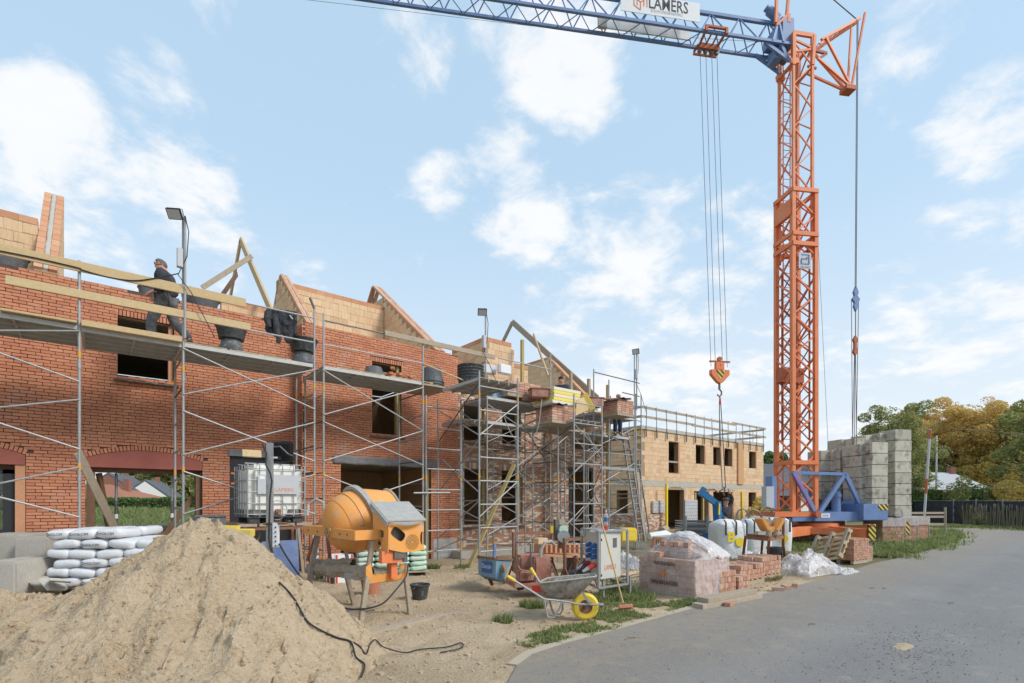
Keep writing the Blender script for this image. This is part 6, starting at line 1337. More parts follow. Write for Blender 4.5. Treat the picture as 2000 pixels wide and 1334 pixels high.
# motor housing with punched plates
hc = C(-1.83, 7.55, 0); LW_, LD = .62, .47
def plate(org, ud, L, zt, zb2, holes, name, th=.012, extra=None):
    """flat plate with rounded openings, made as a fan of strips"""
    n1, n2 = 64, 56; mb = MB(); keep = {}; us = [L*i/n1 for i in range(n1+1)]
    nrm = ud.cross(UP).normalized()
    def inside(u, z):
        for (cu, cz, w, h, rt) in holes:
            c_, s_ = math.cos(rt), math.sin(rt); x, y = (u-cu)*c_+(z-cz)*s_, -(u-cu)*s_+(z-cz)*c_; q = (abs(x)/(w/2))**3.2+(abs(y)/(h/2))**3.2
            if q < 1: return True
        return False
    for i in range(n1):
        for j in range(n2):
            u0, u1 = us[i], us[i+1]; uc = (u0+u1)/2; t0, b0 = zt(uc), zb2(uc); z0, z1 = b0+(t0-b0)*j/n2, b0+(t0-b0)*(j+1)/n2
            if inside(uc, (z0+z1)/2): continue
            ta, ba, tb2, bb2 = zt(u0), zb2(u0), zt(u1), zb2(u1)
            mb.add([org+ud*u0+UP*(ba+(ta-ba)*j/n2), org+ud*u1+UP*(bb2+(tb2-bb2)*j/n2), org+ud*u1+UP*(bb2+(tb2-bb2)*(j+1)/n2), org+ud*u0+UP*(ba+(ta-ba)*(j+1)/n2)], [(0, 1, 2, 3)])
    me = mb.build(name, 'mixer_frame', mx, W=True); bm = bmesh.new(); bm.from_mesh(me.data); bmesh.ops.remove_doubles(bm, verts=bm.verts[:], dist=.0008); bmesh.ops.recalc_face_normals(bm, faces=bm.faces[:]); bm.to_mesh(me.data); bm.free()
    md = me.modifiers.new('t', 'SOLIDIFY'); md.thickness = th; return me
pl = plate(hc, e2, LW_, lambda u: 1.50, lambda u: 1.02+.04*(1 if u < .02 else 0)+(.06-.24*min(u, .25))*(u < .25)+.02*(u > .5)*(u-.5)*8, [(.17, 1.30, .25, .155, -.62), (.60, 1.22, .09, .20, 0)], 'motor_cover')
mb = MB()
for ring_, n_ in ((.030, 9), (.055, 16), (.082, 24), (.108, 30)):
    for i in range(n_): a = 2*math.pi*i/n_+ring_*9; c = hc+e2*(.41+ring_*math.cos(a))+UP*(1.17+ring_*math.sin(a)); mb.tube(c-e1*.004+e1*.012, c+e1*.014, .0055, 6)
mb.build('vent_holes', 'dark_void', pl, W=True)['kind'] = 'stuff'
p1_ = plate(hc, -e1, LD, lambda u: 1.50+.26*u/LD, lambda u: 1.04, [(.13, 1.50, .16, .055, .55), (.21, 1.30, .17, .12, 0), (.27, 1.13, .12, .12, 0)], 'side_plate')
MB().obox(hc-e1*.01+e2*(LW_/2)+UP*1.27-e1*.28, e2*(LW_/2-.04), e1*.18, UP*.15).build('gearbox', 'dark_steel', mx, W=True, bevel=.03)
MB().obox(hc+e2*(LW_-.01)+UP*1.22-e1*.22, e2*.006, e1*.2, UP*.18).build('rear_plate', 'mixer_frame', mx, W=True)
lida = [hc+e1*.035-e2*.02+UP*1.485, hc+e1*.035+e2*(LW_+.03)+UP*1.485, hc-e1*(LD+.02)+e2*(LW_+.03)+UP*1.77, hc-e1*(LD+.02)-e2*.02+UP*1.77]
MB().prism(lida, UP*.022).build('hood', 'mixer_grey', mx, W=True, bevel=.008)
MB().grid(lambda u, w: lida[0].lerp(lida[1], u)+e1*(.01+.035*math.sin(math.pi*u))-UP*(.06*w*math.sin(math.pi*min(1, u*1.1))), 24, 4).build('hood_lip', 'mixer_grey', mx, smooth=True, W=True, solid=.012)
seg('hood_edge', 'mixer_grey', lida[0]-e2*.01-UP*.03, lida[3]-e2*.01-UP*.03, .02, .07)
text('umacon', p1_, hc-e1*.22-e2*.012+UP*1.215, -e1*-1, UP, .14, 'print_blue', W=True, height=.03)
seg('support_column', 'crane_orange', hc+e2*.18-e1*.2+UP*.62, hc+e2*.18-e1*.2+UP*1.05, .10, .16); MB().obox(hc+e2*.10-e1*.1+UP*.96, e2*.17, e1*.05, UP*.09).build('bracket_plate', 'crane_orange', mx, W=True)
MB().obox(hc+e2*.22-e1*.03+UP*1.0, e2*.10, e1*.012, UP*.07).build('motor_bracket', 'dark_steel', mx, W=True)
MB().tube(hc+e2*.33-e1*.12+UP*.86, hc+e2*.33-e1*.12+UP*1.02, .06, 12).build('power_plug', 'grey_plastic', mx, smooth=True, W=True)
# legs and braces
fA_, fB_, fC_, fD_ = G(703, 1222), G(802, 1202), G(597, 1163, .22), G(693, 1180)
tA, tB, tC, tD = P(728, 1055, 7.75), P(790, 1100, 8.1), P(622, 1040, 9.0), P(668, 1090, 8.9)
for f, t_ in ((fA_, tA), (fB_, tB), (fC_, tC), (fD_, tD)): seg('leg', 'cement_crust', f-UP*.05, t_, .075, .06, up=e1, bevel=.006)
mb = MB().prism([P(715, 1141, 7.55), P(715, 1108, 7.55), P(725, 1100, 7.6), P(728, 1122, 7.6), P(783, 1118, 7.95), P(781, 1100, 7.95), P(790, 1102, 8.0), P(795, 1122, 8.0), P(788, 1130, 8.0), P(768, 1136, 7.9)], -e1*.02); mb.build('base_plate', 'mixer_frame', mx, W=True)
MB().obox(P(767, 1127, 7.85)+e1*.01, e2*.02, e1*.004, UP*.028).build('bolt_hole', 'dark_void', mx, W=True)
def crusty(p, q, r, seed, name='crusted_beam'):
    p, q = V(p), V(q); d, a, b = frame_from(p, q)
    def fn(u, w): t = w*2*math.pi; k = r*(1+.45*fbm(u*9+seed, math.cos(t), math.sin(t))); return p+(q-p)*u+a*math.cos(t)*k+b*math.sin(t)*k*1.2
    return MB().grid(fn, 40, 12).build(name, 'cement_crust', mx, smooth=True, W=True)
crusty(P(604, 1112, 9.0), P(722, 1118, 7.7), .085, 3); crusty(P(612, 1100, 9.1), P(690, 1100, 8.3), .06, 8); crusty(P(728, 1117, 7.65), P(785, 1116, 8.0), .045, 11); seg('square_tube', 'mixer_grey', P(677, 1124, 8.0), P(720, 1126, 7.7), .09, .09)
for a, b in ((P(628, 1012, 9.4), P(600, 1095, 9.3)), (P(640, 1050, 9.3), P(650, 1140, 9.1))): seg('leg', 'rust', a, b, .05, .05)
seg('pallet_beam', 'grey_wood', P(675, 1075, 9.3), P(690, 1150, 9.0), .05, .05)
MB().path([P(600, 1008, 9.2), P(603, 985, 9.3), P(618, 975, 9.3), P(632, 982, 9.3), P(632, 995, 9.3)], .028, 8).build('tilt_handle', 'grey_hose', mx, smooth=True, W=True)
# boards under and beside the mixer
def plank(label, a, b, w, h, m='grey_wood', up=UP, group=None, name='plank', cat='plank'):
    a, b = V(a), V(b); o = MB().beam(V((0, 0, 0)), b-a, w, h, up=V(up)).build(name, m, bevel=.004, seg=1); o.location = a; return tag(o, label, cat, group)
plank('short grey beam lying under the rear mixer leg', G(663, 1204, .03), G(735, 1182, .03), .12, .07); plank('old board pressed in the sand in front of the mixer legs', G(700, 1242, .0), G(868, 1201, .01), .17, .05)
plank('half buried board reaching from the mixer towards the wheelbarrow', G(760, 1222, -.01), G(905, 1196, -.01), .2, .04)
# ------------------------------------------------------------------ water tank in a cage on a rusty rack
IX0, IX1, IY0, IY1 = 2.21, 3.24, -3.52, -2.40; IZ = 1.37
ib = thing('water_tank', 'white caged water tank with grey sign plate standing on a rusty rack', 'water tank', ((IX0+IX1)/2, (IY0+IY1)/2, IZ))
MB().bb(IX0+.03, IX1-.03, IY0+.03, IY1-.03, IZ+.15, IZ+1.13).build('tank', 'white_plastic', ib, W=True, bevel=.11, seg=4, smooth=True)
MB().tube(((IX0+IX1)/2, (IY0+IY1)/2, IZ+1.12), ((IX0+IX1)/2, (IY0+IY1)/2, IZ+1.17), .09, 18).build('cap', 'black_plastic', ib, smooth=True, W=True)
for z in (.17, .38, .60, .82, 1.04): 
    pts = [(IX0, IY0), (IX1, IY0), (IX1, IY1), (IX0, IY1), (IX0, IY0)]
    mb = MB()
    for p, q in zip(pts, pts[1:]): mb.tube((p[0], p[1], IZ+z), (q[0], q[1], IZ+z), .011, 6)
    mb.build('cage_hoop', 'galvanized', ib, W=True)
for i in range(6):
    x = IX0+(IX1-IX0)*i/5; MB().path([(x, IY0-.008, IZ+.12), (x, IY0-.008, IZ+1.08), (x, IY0+.06, IZ+1.14), (x, IY0+.3, IZ+1.15)] if 0 < i < 5 else [(x, IY0-.008, IZ+.12), (x, IY0-.008, IZ+1.12)], .010, 6).build('cage_bar', 'galvanized', ib, W=True)
    y = IY0+(IY1-IY0)*i/5
    for x2 in (IX0-.008, IX1+.008): MB().tube((x2, y, IZ+.12), (x2, y, IZ+1.12), .010, 6).build('cage_bar', 'galvanized', ib, W=True)
for y in (IY0+.25, IY1-.25): MB().tube((IX0, y, IZ+1.15), (IX1, y, IZ+1.15), .011, 6).build('cage_bar', 'galvanized', ib, W=True)
mb = MB().bb(IX0-.01, IX1+.01, IY0-.01, IY1+.01, IZ+.105, IZ+.13); mb.build('pallet_deck', 'black_plastic', ib, W=True)
for x in (IX0+.12, (IX0+IX1)/2, IX1-.12):
    for y in (IY0+.1, IY1-.1): MB().bb(x-.09, x+.09, y-.08, y+.08, IZ, IZ+.105).build('pallet_foot', 'black_plastic', ib, W=True)
sx0, sx1 = FY(503, 950, IY0).x, FY(583, 950, IY0).x; sp_ = MB().bb(sx0, sx1, IY0-.022, IY0-.016, IZ+.56, IZ+.93).build('sign_plate', 'sign_grey', ib, W=True)
text('LAMERS', sp_, ((sx0+sx1)/2+.1, IY0-.024, IZ+.645), (1, 0, 0), UP, .34, 'print_orange', W=True, height=.07)
MB().bb(sx0+.03, sx0+.12, IY0-.025, IY0-.0225, IZ+.84, IZ+.90).build('label', 'print_white', sp_, W=True)
MB().tube(((sx0+sx1)/2-.02, IY0+.02, IZ+.22), ((sx0+sx1)/2-.02, IY0-.10, IZ+.22), .05, 14).tube(((sx0+sx1)/2-.02, IY0-.1, IZ+.22), ((sx0+sx1)/2-.02, IY0-.12, IZ+.15), .035, 12).build('outlet_valve', 'rust', ib, smooth=True, W=True)
MB().lathe(((sx0+sx1)/2-.02, IY0+.035, IZ+.25), [(.02, 0), (.16, -.005), (.19, .02)], 24, (0, -1, 0)).build('valve_recess', 'white_plastic', ib, smooth=True, W=True)
o = MB().obox(FY(492, 886, IY0+.5), X_*.17, V((.02, .1, 0)), V((0, .02, .07))).build('cardboard_box', 'pine_wood', bevel=.004); tag(o, 'scrap of brown board lying on top of the caged water tank', 'board')
rk = thing('steel_rack', 'rusty steel rack with plank top under the caged water tank', 'rack', (2.7, -3.0, 0))
for x in (IX0-.05, IX1+.12):
    for y in (IY0-.02, IY1+.1): MB().bb(x-.03, x+.03, y-.03, y+.03, 0, IZ-.06).build('leg', 'rust', rk, W=True)
for y in (IY0-.02, IY1+.1):
    for z in (IZ-.1, .72): MB().bb(IX0-.25, IX1+.3, y-.02, y+.02, z-.03, z+.03).build('rail', 'rust', rk, W=True)
for x in (IX0-.2, IX1+.25): MB().bb(x-.02, x+.02, IY0-.02, IY1+.1, IZ-.12, IZ-.06).build('cross_rail', 'rust', rk, W=True)
for i in range(4): MB().bb(IX0-.15+i*.34, IX0+.15+i*.34, IY0-.06, IY1+.15, IZ-.058, IZ-.008).build('plank', 'grey_wood', rk, W=True)
for k, (a, b) in enumerate([(FY(488, 1098, IY0+.2), FY(510, 1035, IY0+.2)), (FY(583, 1032, IY0-.05), FY(592, 1120, IY0-.05))]): MB().beam(a, b, .05, .03).build('brace', 'grey_wood', rk, W=True)
for k, (px0, px1, py0, py1, yy, m, lb, cat) in enumerate([(511, 548, 1058, 1150, -3.75, 'blue_paint', 'scratched blue metal sheet leaning under the tank rack', 'metal sheet'), (545, 582, 1056, 1150, -3.70, 'blue_paint', 'second blue sheet standing right of the floodlight post', 'metal sheet'), (603, 620, 1040, 1110, -2.6, 'sign_grey', 'pale grey sheet behind the mixer leg', 'metal sheet')]):
    a, b = FY(px0, py0, yy), FY(px1, py1, yy); o = MB().add([V((a.x, yy, a.z)), V((b.x, yy, a.z)), V((b.x, yy-.12, max(b.z, .02))), V((a.x, yy-.12, max(b.z, .02)))], [(0, 1, 2, 3)]).build('metal_sheet', m, solid=.012); tag(o, lb, cat)
dr = thing('drum_barrel', 'faded grey blue barrel lying in the shade under the rack', 'barrel', FY(482, 1110, -3.0)); MB().lathe((0, 0, -.55), [(.001, 0), (.24, 0), (.26, .05), (.26, .3), (.28, .32), (.26, .34), (.26, .62), (.24, .68), (.001, .68)], 22).build('shell', 'blue_paint', dr, smooth=True)
a = FY(409, 1006, -3.2); cr_ = thing('mortar_crate', 'dark grey open crate behind the top of the sand heap', 'crate', a)
for q in ((-.24, -.235, -.2, .2), (.235, .24, -.2, .2)): MB().bb(q[0], q[1], q[2], q[3], -.3, 0).build('side', 'grey_plastic', cr_)
for q in (-.2, .195): MB().bb(-.235, .235, q, q+.005, -.3, 0).build('side', 'grey_plastic', cr_)
MB().bb(-.235, .235, -.195, .195, -.3, -.28).build('bottom', 'grey_plastic', cr_); MB().bb(-.26, .26, -.22, -.205, -.03, .005).build('rim', 'grey_plastic', cr_)
stnd = MB().bb(-.5, .5, -.4, .4, 0, 1).build('block_stack', 'concrete'); stnd.location = (a.x, a.y, 0); stnd.scale = (.6, .6, max(.1, a.z-.3)); tag(stnd, 'concrete support under the dark grey crate', 'block')
for k, (px, py) in enumerate([(440, 1034), (465, 1041)]):
    c = P(px, py, 8.3); o = MB().bb(-.16-.05*k, .16+.05*k, -.2, .2, -.06, .06).build('foam_board', 'yellow_foam', bevel=.008); o.location = c; o.rotation_euler = (0, .03, -YAW+.15+k*.1); tag(o, ['yellow foam block on the crest of the sand heap', 'yellow foam board right of the sand crest before the rack'][k], 'foam board')
    s2 = MB().bb(-.1, .1, -.15, .15, 0, c.z-.061).build('timber_block', 'grey_wood'); s2.location = (c.x, c.y, 0); tag(s2, ['timber support under the left yellow foam block', 'timber support under the right yellow foam board'][k], 'timber')
# ------------------------------------------------------------------ post with floodlight and socket rail
pt = thing('floodlight_post', 'galvanised post with large black floodlight and white socket strip in the sand', 'floodlight', C(-.473*7.9, 7.9))
base = C(-.474*7.9, 7.9, .0); topz = 1.8+.113*7.9
MB().bb(-.04, .04, -.04, .04, -.1, topz).build('post', 'galvanized', pt).rotation_euler = (0, 0, -YAW)
lc = P(546, 882, 8.02); fl = MB().obox(lc, RIGHT*.215, FWD*.035, UP*.155).build('lamp_head', 'lamp_black', pt, W=True, bevel=.02)
mb = MB()
for i in range(18): mb.obox(lc-FWD*.045+RIGHT*(-.19+i*.022), RIGHT*.004, FWD*.014, UP*.125)
mb.build('cooling_fin', 'lamp_black', fl, W=True)['kind'] = 'stuff'
MB().path([lc-FWD*.07-RIGHT*.14+UP*.06, lc-FWD*.09+RIGHT*.05+UP*.07, lc-FWD*.09+RIGHT*.18-UP*.05, lc-FWD*.02+RIGHT*.21-UP*.07], .014, 6).build('bracket', 'dark_steel', fl, W=True)
MB().obox(lc-FWD*.06+RIGHT*.0-UP*.11, RIGHT*.06, FWD*.02, UP*.025).build('driver_box', 'lamp_black', fl, W=True); MB().obox(lc-FWD*.082+RIGHT*-.03-UP*.10, RIGHT*.035, FWD*.002, UP*.012).build('label', 'print_white', fl, W=True)
MB().obox(P(539, 1045, 7.83), RIGHT*.045, FWD*.03, UP*.19).build('socket_strip', 'sign_white', pt, W=True, bevel=.008)
for i in range(5): MB().tube(P(538, 1030+i*9, 7.79), P(538, 1030+i*9, 7.80), .012, 8).build('socket', 'dark_void', pt, W=True)
MB().path([P(512, 866, 7.85), P(520, 885, 7.85), P(519, 908, 7.82), P(528, 925, 7.8), P(531, 940, 7.8), P(527, 975, 7.8), P(525, 1050, 7.8), P(528, 1070, 7.8), P(533, 1080, 7.8), P(534, 1092, 7.8), P(505, 1106, 7.75)], .012, 6).build('cable', 'cable_black', pt, smooth=True, W=True)
MB().tube(P(515, 1023, 7.85), P(560, 1022, 7.8), .018, 8).tube(P(560, 1022, 7.8), P(580, 1030, 7.8), .008, 6).build('wood_grip', 'rust', pt, smooth=True, W=True)
def cable(label, pts, r=.010, m='cable_black', name='cable', sm=6, cat='cable'):
    pts = [V(p) for p in pts]; out = []
    for i in range(len(pts)-1):
        p0, p1, p2, p3 = pts[max(i-1, 0)], pts[i], pts[i+1], pts[min(i+2, len(pts)-1)]
        for k in range(sm):
            t = k/sm; out.append(.5*((2*p1)+(p2-p0)*t+(2*p0-5*p1+4*p2-p3)*t*t+(3*p1-p0-3*p2+p3)*t**3))
    out.append(pts[-1]); o0 = out[0]; o = MB().path([p-o0 for p in out], r, 6).build(name, m, smooth=True); o.location = o0; return tag(o, label, cat)
cable('black cable sagging from the socket strip past the mixer legs', [P(545, 1062, 7.8), P(570, 1103, 7.7), P(615, 1160, 7.5), P(660, 1184, 7.4), P(700, 1190, 7.4), P(745, 1180, 7.5), P(775, 1150, 7.7), P(793, 1125, 7.9), P(798, 1100, 8.0)], .013)
def on_sand(px, py):
    lo_, hi_ = 2.4, 12
    for i in range(400):
        Z = 2.4+i*.02; p = P(px, py, Z); s_ = sandz(p)
        if p.z <= s_+.012: return V((p.x, p.y, s_+.02))
    return G(px, py)
cable('black cable running down the right flank of the sand heap', [on_sand(*q) for q in ((545, 1140), (565, 1160), (580, 1185), (600, 1215), (630, 1235), (660, 1248), (685, 1262), (695, 1285), (712, 1300), (705, 1325))], .010)
cable('loop of black cable at the foot of the sand heap', [on_sand(*q) for q in ((680, 1256), (700, 1262), (715, 1280), (722, 1262), (733, 1252), (750, 1268), (790, 1276), (820, 1270), (870, 1266), (900, 1257), (900, 1268), (860, 1276))], .008)
# ------------------------------------------------------------------ cement bags, concrete blocks, garden bags
def bag(label, c, rz, L, W_, H, m, group, seed, prt=None):
    c = V(c); 
    def fn(u, w):
        th = 2*math.pi*u; ph = math.pi*(w-.5); cx_, sx_ = math.cos(th), math.sin(th); e = .38
        sg = lambda v, p: math.copysign(abs(v)**p, v)
        x = sg(cx_, e)*sg(math.cos(ph), .45)*L/2; y = sg(sx_, e)*sg(math.cos(ph), .45)*W_/2; z = sg(math.sin(ph), .6)*H/2
        k = 1-.28*(abs(x)/(L/2))**6; return V((x*(1+.03*fbm(y*9, z*9, seed)), y*(1+.03*fbm(x*8, z*9, seed+2)), z*k+.014*fbm(x*9+seed, y*9, z*7)+.006*fbm(x*30+seed, y*20, z*20)-.012*math.cos(x*6+seed)))
    o = MB().grid(fn, 28, 12).build('cement_bag', m, smooth=True); o.location = c; o.rotation_euler = (R.uniform(-.04, .04), R.uniform(-.05, .05), rz+R.uniform(-.05, .05)); tag(o, label, 'bag', group)
    if prt:
        t_ = text(prt, o, (0, -W_/2-.006, .0), (1, 0, 0), UP, L*.52, 'print_dark', height=H*.24); MB().grid(lambda u, w: V((-.32*L+.07*math.cos(u*6.28)*L*.5*(1 if w else .6), -W_/2-.006, .03*math.sin(u*6.28)*(1 if w else .6))), 14, 1).build('logo', 'print_dark', o)
    return o
rzb = -YAW+.08; bw, bhh = .43, .165; o0 = P(97, 1046, 8.45); k = 0
exb, eyb = RIGHT*math.cos(.08)+FWD*math.sin(.08), FWD*math.cos(.08)-RIGHT*math.sin(.08)
for r in range(6):
    off = 0 if r % 2 == 0 else -.2
    for i in range(4 if r < 5 else 3):
        for j in range(2):
            if off < 0 and i == 0: L_ = .43; x = .10
            else: L_ = bw; x = .22+i*.44+off
            if r == 5 and i > 2 and j == 0 and False: continue
            zc = .36+r*.158+bhh/2
            if r == 5: zc += .01
            c = V((o0.x, o0.y, 0))+exb*x+eyb*(.3+j*.62)+UP*zc
            pos_ = ['lowest', 'second', 'third', 'fourth', 'fifth', 'top'][r]; cn = ['first', 'second', 'third', 'fourth', 'fifth'][i]; row = ['front', 'back'][j]
            bag('white cement bag, %s layer, %s from the left, %s row' % (pos_, cn, row), c, rzb, .46 if i or off == 0 else .4, .60, bhh+.012, 'bag_white', 'stacked white cement bags', r*10+i, 'HOLCIM' if j == 0 and (r, i) in ((5, 0), (5, 1), (5, 2), (4, 1), (2, 1), (0, 1)) else None); k += 1
pallet('pallet', 'timber pallet under the white cement bags', T_(V((o0.x, o0.y, .21))+exb*1.1+eyb*.6) @ Matrix.Rotation(rzb, 4, 'Z'), 2.4, 1.1, 'grey_wood', 'timber pallets')
mb = MB().bb(-1.2, 1.2, -.6, .6, 0, .2); o = mb.build('earth_base', 'sand'); o.location = V((o0.x, o0.y, 0))+exb*1.1+eyb*.6; o.rotation_euler = (0, 0, rzb); o['kind'] = 'structure'; o.name = 'sand_ground'
for k, (px0, px1, py0, py1, Z, d, lb) in enumerate([(-60, 26, 1045, 1100, 9.0, .8, 'pale concrete block at the far left edge below the window'), (26, 84, 1051, 1150, 8.9, .7, 'tall rough concrete block left of the cement bags'), (-40, 24, 1098, 1172, 7.9, .9, 'lower front concrete block at the left edge')]):
    a, b = P(px0, py0, Z), P(px1, py1, Z); o = MB().bb(0, (b-a).dot(RIGHT), 0, d, min(b.z, .3)-a.z-.2, 0).build('concrete_block', 'concrete', bevel=.03); o.location = a; o.rotation_euler = (0, 0, -YAW+.1); tag(o, lb, 'concrete block')
for k in range(6):
    c = P(52+k*13, 1148-(k % 3)*7, 8.5-.1*k); o = MB().obox((0, 0, 0), V((.16, .03, .02)), V((-.02, .12, .03)), V((.01, .01, .025))).build('stone_slab', 'concrete', bevel=.01); o.location = c; o.rotation_euler = (R.uniform(-.6, .6), R.uniform(-.5, .5), R.uniform(0, 3)); tag(o, 'broken pale stone slab in the rubble heap beside the cement bags', 'stone slab', 'broken slabs at the foot of the bags')
k = 0; gb0 = G(697, 1130); gx_ = (G(830, 1124)-gb0); gx_.z = 0; gl = gx_.length; gx_.normalize(); grz = math.atan2(gx_.y, gx_.x); gy_ = V((-gx_.y, gx_.x, 0))
for r in range(5):
    for i in range(4):
        c = gb0+gx_*(.2+i*gl*.26)+gy_*.3+UP*(.17+r*.125); bag('green or silver bag behind the mixer, layer %s up, number %s from the left' % (['one', 'two', 'three', 'four', 'five'][r], ['one', 'two', 'three', 'four'][i]), c, grz, .42, .58, .13, 'bag_green', 'green and silver bags behind the mixer', 50+r*5+i)
pallet('pallet', 'timber pallet under the green and silver bags', T_(gb0+gx_*gl*.5+gy_*.3-UP*.03) @ Matrix.Rotation(grz, 4, 'Z'), gl+.2, .8, 'grey_wood', 'timber pallets')
b = G(724, 1160); tb_ = tub('dusty terracotta coloured bucket behind the mixer legs', b, .19, .30, 'terracotta', None, 'cement_crust', name='bucket', cat='bucket', handles=False)
tb_ = tub('black builder bucket on the sand right of the mixer', G(820, 1172), .17, .29, 'black_plastic', None, 'cement_crust', name='bucket', cat='bucket', taper=.72); MB().path([(-.17, 0, .27), (-.15, .08, .3), (0, .15, .31), (.15, .08, .3), (.17, 0, .27)], .005, 5).build('handle', 'dark_steel', tb_)
tub('small white bucket half buried at the foot of the sand heap', G(588, 1172, .05), .14, .18, 'white_plastic', None, None, name='bucket', cat='bucket', handles=False)
for k, (px, py) in enumerate(((655, 1098), (672, 1100))):
    o = MB().bb(-.2, .2, -.02, .02, 0, .62).build('striped_board', 'sign_white'); o.location = G(px, py+38); tag(o, ['white board with red edge behind the mixer beam', 'second white board behind the mixer beam'][k], 'board')
    for q in (-.19, .15): MB().bb(q, q+.04, -.025, -.021, 0, .62).build('red_stripe', 'socket_red', o)
# ------------------------------------------------------------------ blue tipping skip, plate compactor, trestles, tile saw
sk = thing('tipping_skip', 'worn blue steel tipping skip with printed stickers beside the tower scaffold', 'skip', G(985, 1138))
A0, A1, A2 = P(934, 1087, 10.35), P(969, 1091, 9.9), P(1000, 1093, 10.6); B0, B1, B2 = P(934, 1122, 10.35), P(969, 1130, 9.9), P(1000, 1093, 10.6)
n0 = (A1-A0).normalized(); dv_ = (e2)*.9
F0, F1 = A0, A1; D0, D1 = A0+(A2-A1), A2
F0b, F1b = P(935, 1122, 10.35), P(968, 1130, 9.9); K0, K1 = P(948, 1131, 10.7), P(981, 1138, 10.25)
mb = MB(); vs = [F0, F1, F1b, F0b, K0, K1, D1, D0]
mb.add(vs, [(0, 1, 2, 3), (3, 2, 5, 4), (1, 6, 5, 2), (0, 3, 4, 7), (7, 4, 5, 6)]); sb_ = mb.build('body', 'skip_blue', sk, W=True, solid=.012)
for a_, b_ in ((F0, F1), (F1, D1), (D1, D0), (D0, F0)): MB().beam(a_, b_, .05, .04).build('rim', 'rust', sk, W=True)
mid_ = F0.lerp(F1, .52).lerp(F0b.lerp(F1b, .52), .5); fx = (F1-F0).normalized(); nf = fx.cross(UP)*1
if nf.dot(CAMP-mid_) < 0: nf = -nf
MB().obox(mid_+nf*.012, fx*.17, nf*.001, UP*.11).build('sticker', 'print_blue', sb_, W=True); text('Duscain', sb_, mid_+nf*.016+UP*.02, fx, UP, .30, 'print_white', W=True, height=.09); MB().obox(mid_+nf*.013+UP*.15, fx*.03, nf*.001, UP*.03).build('logo', 'print_green', sb_, W=True)
m2_ = F1.lerp(D1, .45)-UP*.17; fx2 = (D1-F1).normalized(); nf2 = fx2.cross(UP)*1
if nf2.dot(CAMP-m2_) < 0: nf2 = -nf2
MB().prism([m2_+nf2*.014+fx2*a+UP*b for a, b in ((-.14, .07), (-.14, -.07), (-.04, -.07))], nf2*.002).build('logo', 'print_green', sb_, W=True); MB().prism([m2_+nf2*.014+fx2*a+UP*b for a, b in ((-.10, .07), (0, .07), (.10, -.07), (0, -.07))], nf2*.002).build('logo', 'print_orange', sb_, W=True)
for k_ in (0, 1): MB().beam((F0, D0)[k_]+UP*.02, (F0, D0)[k_].lerp(K1, .2)-UP*.5+e2*.25, .04, .06).build('support_strut', 'rust', sk, W=True)
MB().beam(F0.lerp(F1, .9)+UP*.0, F0.lerp(F1, .9)+UP*.28+e2*.02, .05, .03).build('lever', 'blue_paint', sk, W=True)
cpx = thing('plate_compactor', 'dusty red plate compactor with tall curved black handle and wheels', 'compactor', G(1025, 1140))
def pb(p, a, b, c, name, m, root, rz=0.0, **k):
    x_ = RIGHT*math.cos(rz)+FWD*math.sin(rz); y_ = FWD*math.cos(rz)-RIGHT*math.sin(rz); return MB().obox(V(p), x_*a, y_*b, UP*c).build(name, m, root, W=True, **k)
pb(P(1035, 1103, 9.9), .28, .22, .20, 'engine_cover', 'machine_red', cpx, .3, bevel=.04); pb(P(1054, 1112, 9.6), .17, .20, .24, 'tank_housing', 'machine_red', cpx, .3, bevel=.03); pb(P(1056, 1095, 9.6), .16, .18, .03, 'tank_lid', 'black_plastic', cpx, .3, bevel=.01)
pb(P(1025, 1124, 9.4), .14, .12, .09, 'front_cover', 'machine_red', cpx, .3, bevel=.02); pb(P(1030, 1138, 9.6), .34, .28, .04, 'base_plate', 'machine_red', cpx, .3, bevel=.01)
mb = MB()
for i in range(5): mb.obox(P(1016+i*5, 1124, 9.26), RIGHT*.006, FWD*.01, UP*.07)
mb.build('cooling_slot', 'rust', cpx, W=True)['kind'] = 'stuff'
MB().path([P(1018, 1118, 9.3), P(1008, 1095, 9.2), P(1007, 1063, 9.2), P(1010, 1058, 9.2), P(1030, 1059, 9.3), P(1036, 1063, 9.3), P(1037, 1100, 9.3), P(1042, 1115, 9.3)], .016, 8).build('handle', 'dark_steel', cpx, smooth=True, W=True)
MB().path([P(1010, 1102, 9.25), P(1016, 1112, 9.2), P(1030, 1116, 9.2), P(1044, 1118, 9.3)], .012, 6).path([P(1012, 1106, 9.25), P(1020, 1118, 9.2), P(1040, 1120, 9.2)], .012, 6).build('red_hose', 'machine_red', cpx, smooth=True, W=True)
for px in (1016, 1050): c = P(px, 1144 if px < 1030 else 1146, 9.45); MB().tube(c-RIGHT*.03-FWD*.02, c+RIGHT*.03+FWD*.03, .085, 16).build('wheel', 'rubber', cpx, smooth=True, W=True)
MB().path([P(1056, 1098, 9.5), P(1056, 1075, 9.5), P(1064, 1060, 9.5), P(1076, 1057, 9.6), P(1084, 1065, 9.7)], .032, 8).build('suction_hose', 'grey_hose', cpx, smooth=True, W=True)
